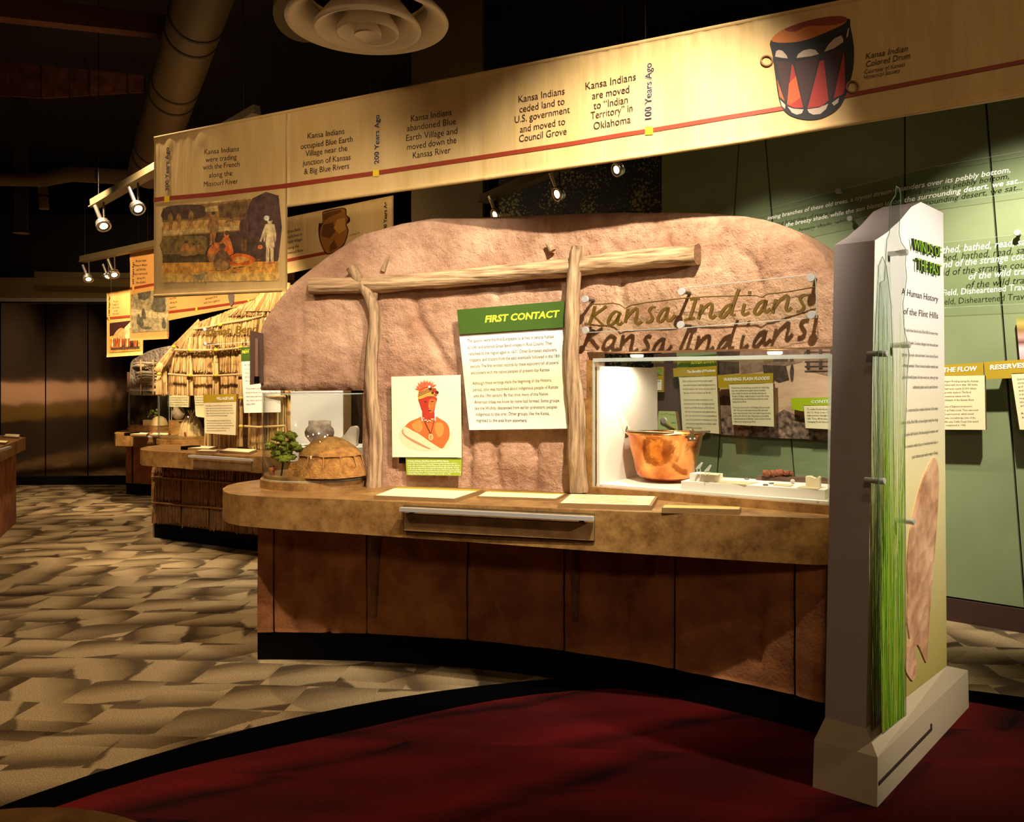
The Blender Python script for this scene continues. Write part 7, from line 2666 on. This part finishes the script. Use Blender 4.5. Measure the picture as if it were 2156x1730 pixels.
b = MB(); s0_ = PB3.pt(279, 1000, 0.002); b.box((s0_.x, s0_.y, 0.45), (0.012, 0.012, 0.58), PB3.u, PB3.n); build('panel_joint', b, cb3, M_KICK)
c = at_z(316, 906, Z3); c.z = Z3
round_case(c, 0.265, 0.52, 'clear round case with small lodge models on the furthest counter')
e = empty('flat_lodge_model', c + Vector((0.02, -0.05, 0.07)), 'pale square lodge model with a domed mound in the furthest round case', 'model hut')
q = c + Vector((0.02, -0.06, 0.07))
b = MB(); b.box(q + Vector((-0.02, 0, 0.035)), (0.10, 0.08, 0.07), m=M_WOV); build('entry_block', b, e)
b = MB(); b.lathe([(0.11, 0.0), (0.105, 0.03), (0.08, 0.08), (0.04, 0.11), (0.0, 0.12)], q + Vector((0.10, 0.06, 0)), 28, M_WOV, jit=0.08); build('domed_mound', b, e)
model_tree(c + Vector((-0.02, 0.12, 0.07)), 0.22, 0.15, 'small green model tree behind the pale lodge model', 14, 21, 0.03)
far_board([(274, 913.5), (308, 914.3), (314, 911), (282, 910.2)], Z3, 'small board with black clip on the furthest counter', True)
far_board([(316, 914.5), (352, 915.5), (360, 912), (324, 911)], Z3, 'cream board on the furthest counter beside the clip board')
# pot stand and hanging text cards behind
PQ = Plane(at_Y(375, 850, 10.6), (0.87, -0.49))
for cs, lb in (([(357, 831), (398, 831), (397, 857), (357, 856)], 'small cream text card above the pot stand'), ([(409, 831), (432, 831), (432, 879), (412, 877)], 'tall cream text card half hidden by the VILLAGE LIFE sign')):
    e = empty('text_card', PQ.pt(cs[3][0], cs[3][1]), lb, 'sign')
    b = MB(); panel(b, PQ, cs, 0.02, M_CREAM, M_BOARD); build('board', b, e)
    b = MB()
    for i in range(4):
        text(b, PQ, ['harvested beans and corn', 'beside the river banks', 'and hunted bison in', 'the open prairie'][i], cs[0][0] + 2, 838 + i * 5, cs[1][0] - 3, 838 + i * 5, M_INKG, 0.0015, h=2.8, res=1)
    build('lettering', b, e)
    b = MB(); p_ = PQ.pt(cs[3][0] + 4, cs[3][1] - 3, -0.025); b.tube([p_, Vector((p_.x, p_.y, Z3))], 0.006, 6, M_STEELPIN); build('card_stem', b, e)
e = empty('pot_pedestal', PQ.pt(372, 912), 'tan block stand holding a dim round pot in the middle distance', 'pedestal')
b = MB(); p0_ = PQ.pt(372, 912); p0_.z = Z3
b.box(p0_ + Vector((0, 0.05, 0.08)), (0.17, 0.17, 0.16), m=M_LAM); build('block', b, e)
b = MB(); b.lathe([(0.03, 0.0), (0.07, 0.04), (0.08, 0.09), (0.06, 0.13), (0.06, 0.16)], p0_ + Vector((0, 0.05, 0.16)), 20, mat('grey_clay', (120, 106, 96), 0.8)); build('pot', b, e)
b = MB(); b.box(p0_ + Vector((0, 0.05, 0.30)), (0.19, 0.19, 0.28), m=M_ACR); build('clear_cover', b, e)

# far left counter corner
out4 = [at_z(53.6, 920.5, 0.9), at_z(0, 941.5, 0.9), at_z(-140, 996, 0.9), at_z(-260, 960, 0.9), at_z(-60, 912, 0.9), at_z(0, 915.7, 0.9)]
ct4 = empty('countertop', at_z(0, 930, 0.77), 'pointed brown countertop corner at the far left edge', 'countertop')
b = MB(); b.prism(out4, (0, 0, -0.135), M_LAM); build('slab', b, ct4)
b = MB(); pA, pB = at_z(0, 941.5, 0.9), at_z(53.6, 920.5, 0.9); PD4 = Plane(pA, pB - pA)
h0, h1 = PD4.pt(-60, 966, 0.06), PD4.pt(21, 941, 0.06); b.box((h0 + h1) / 2, ((h1 - h0).length, 0.035, 0.02), (h1 - h0).normalized(), PD4.n, PD4.v); build('handle', b, ct4, M_ALU)
cen4 = sum(out4, Vector()) / 6
b = MB(); b.prism([Vector((cen4.x, cen4.y, 0)) + (Vector((p.x, p.y, 0)) - Vector((cen4.x, cen4.y, 0))) * 0.8 for p in out4], (0, 0, 0.766), M_MUDBASE)
build('counter_base', b, label='dark base under the far left countertop corner', cat='cabinet')
far_board([(7, 918), (40, 920), (42, 914.5), (12, 913)], 0.9, 'cream block board at the tip of the far left counter')
far_board([(-6, 931), (12, 932), (18, 928), (0, 927)], 0.9, 'small cream board at the left picture edge')

# near rounded tabletop in the bottom left corner
nt = empty('round_table', (-0.66, 0.93, 0), 'brown rounded tabletop corner at the very bottom left', 'table')
b = MB(); b.lathe([(0.0, 0.86), (0.29, 0.86), (0.30, 0.868), (0.30, 0.892), (0.292, 0.90), (0.0, 0.90)], (-0.66, 0.93, 0), 48, M_LAM, smooth=False); build('tabletop', b, nt)
b = MB(); b.lathe([(0.16, 0.0), (0.16, 0.02), (0.04, 0.03), (0.04, 0.86)], (-0.66, 0.93, 0), 24, M_KICK); build('pedestal_leg', b, nt)
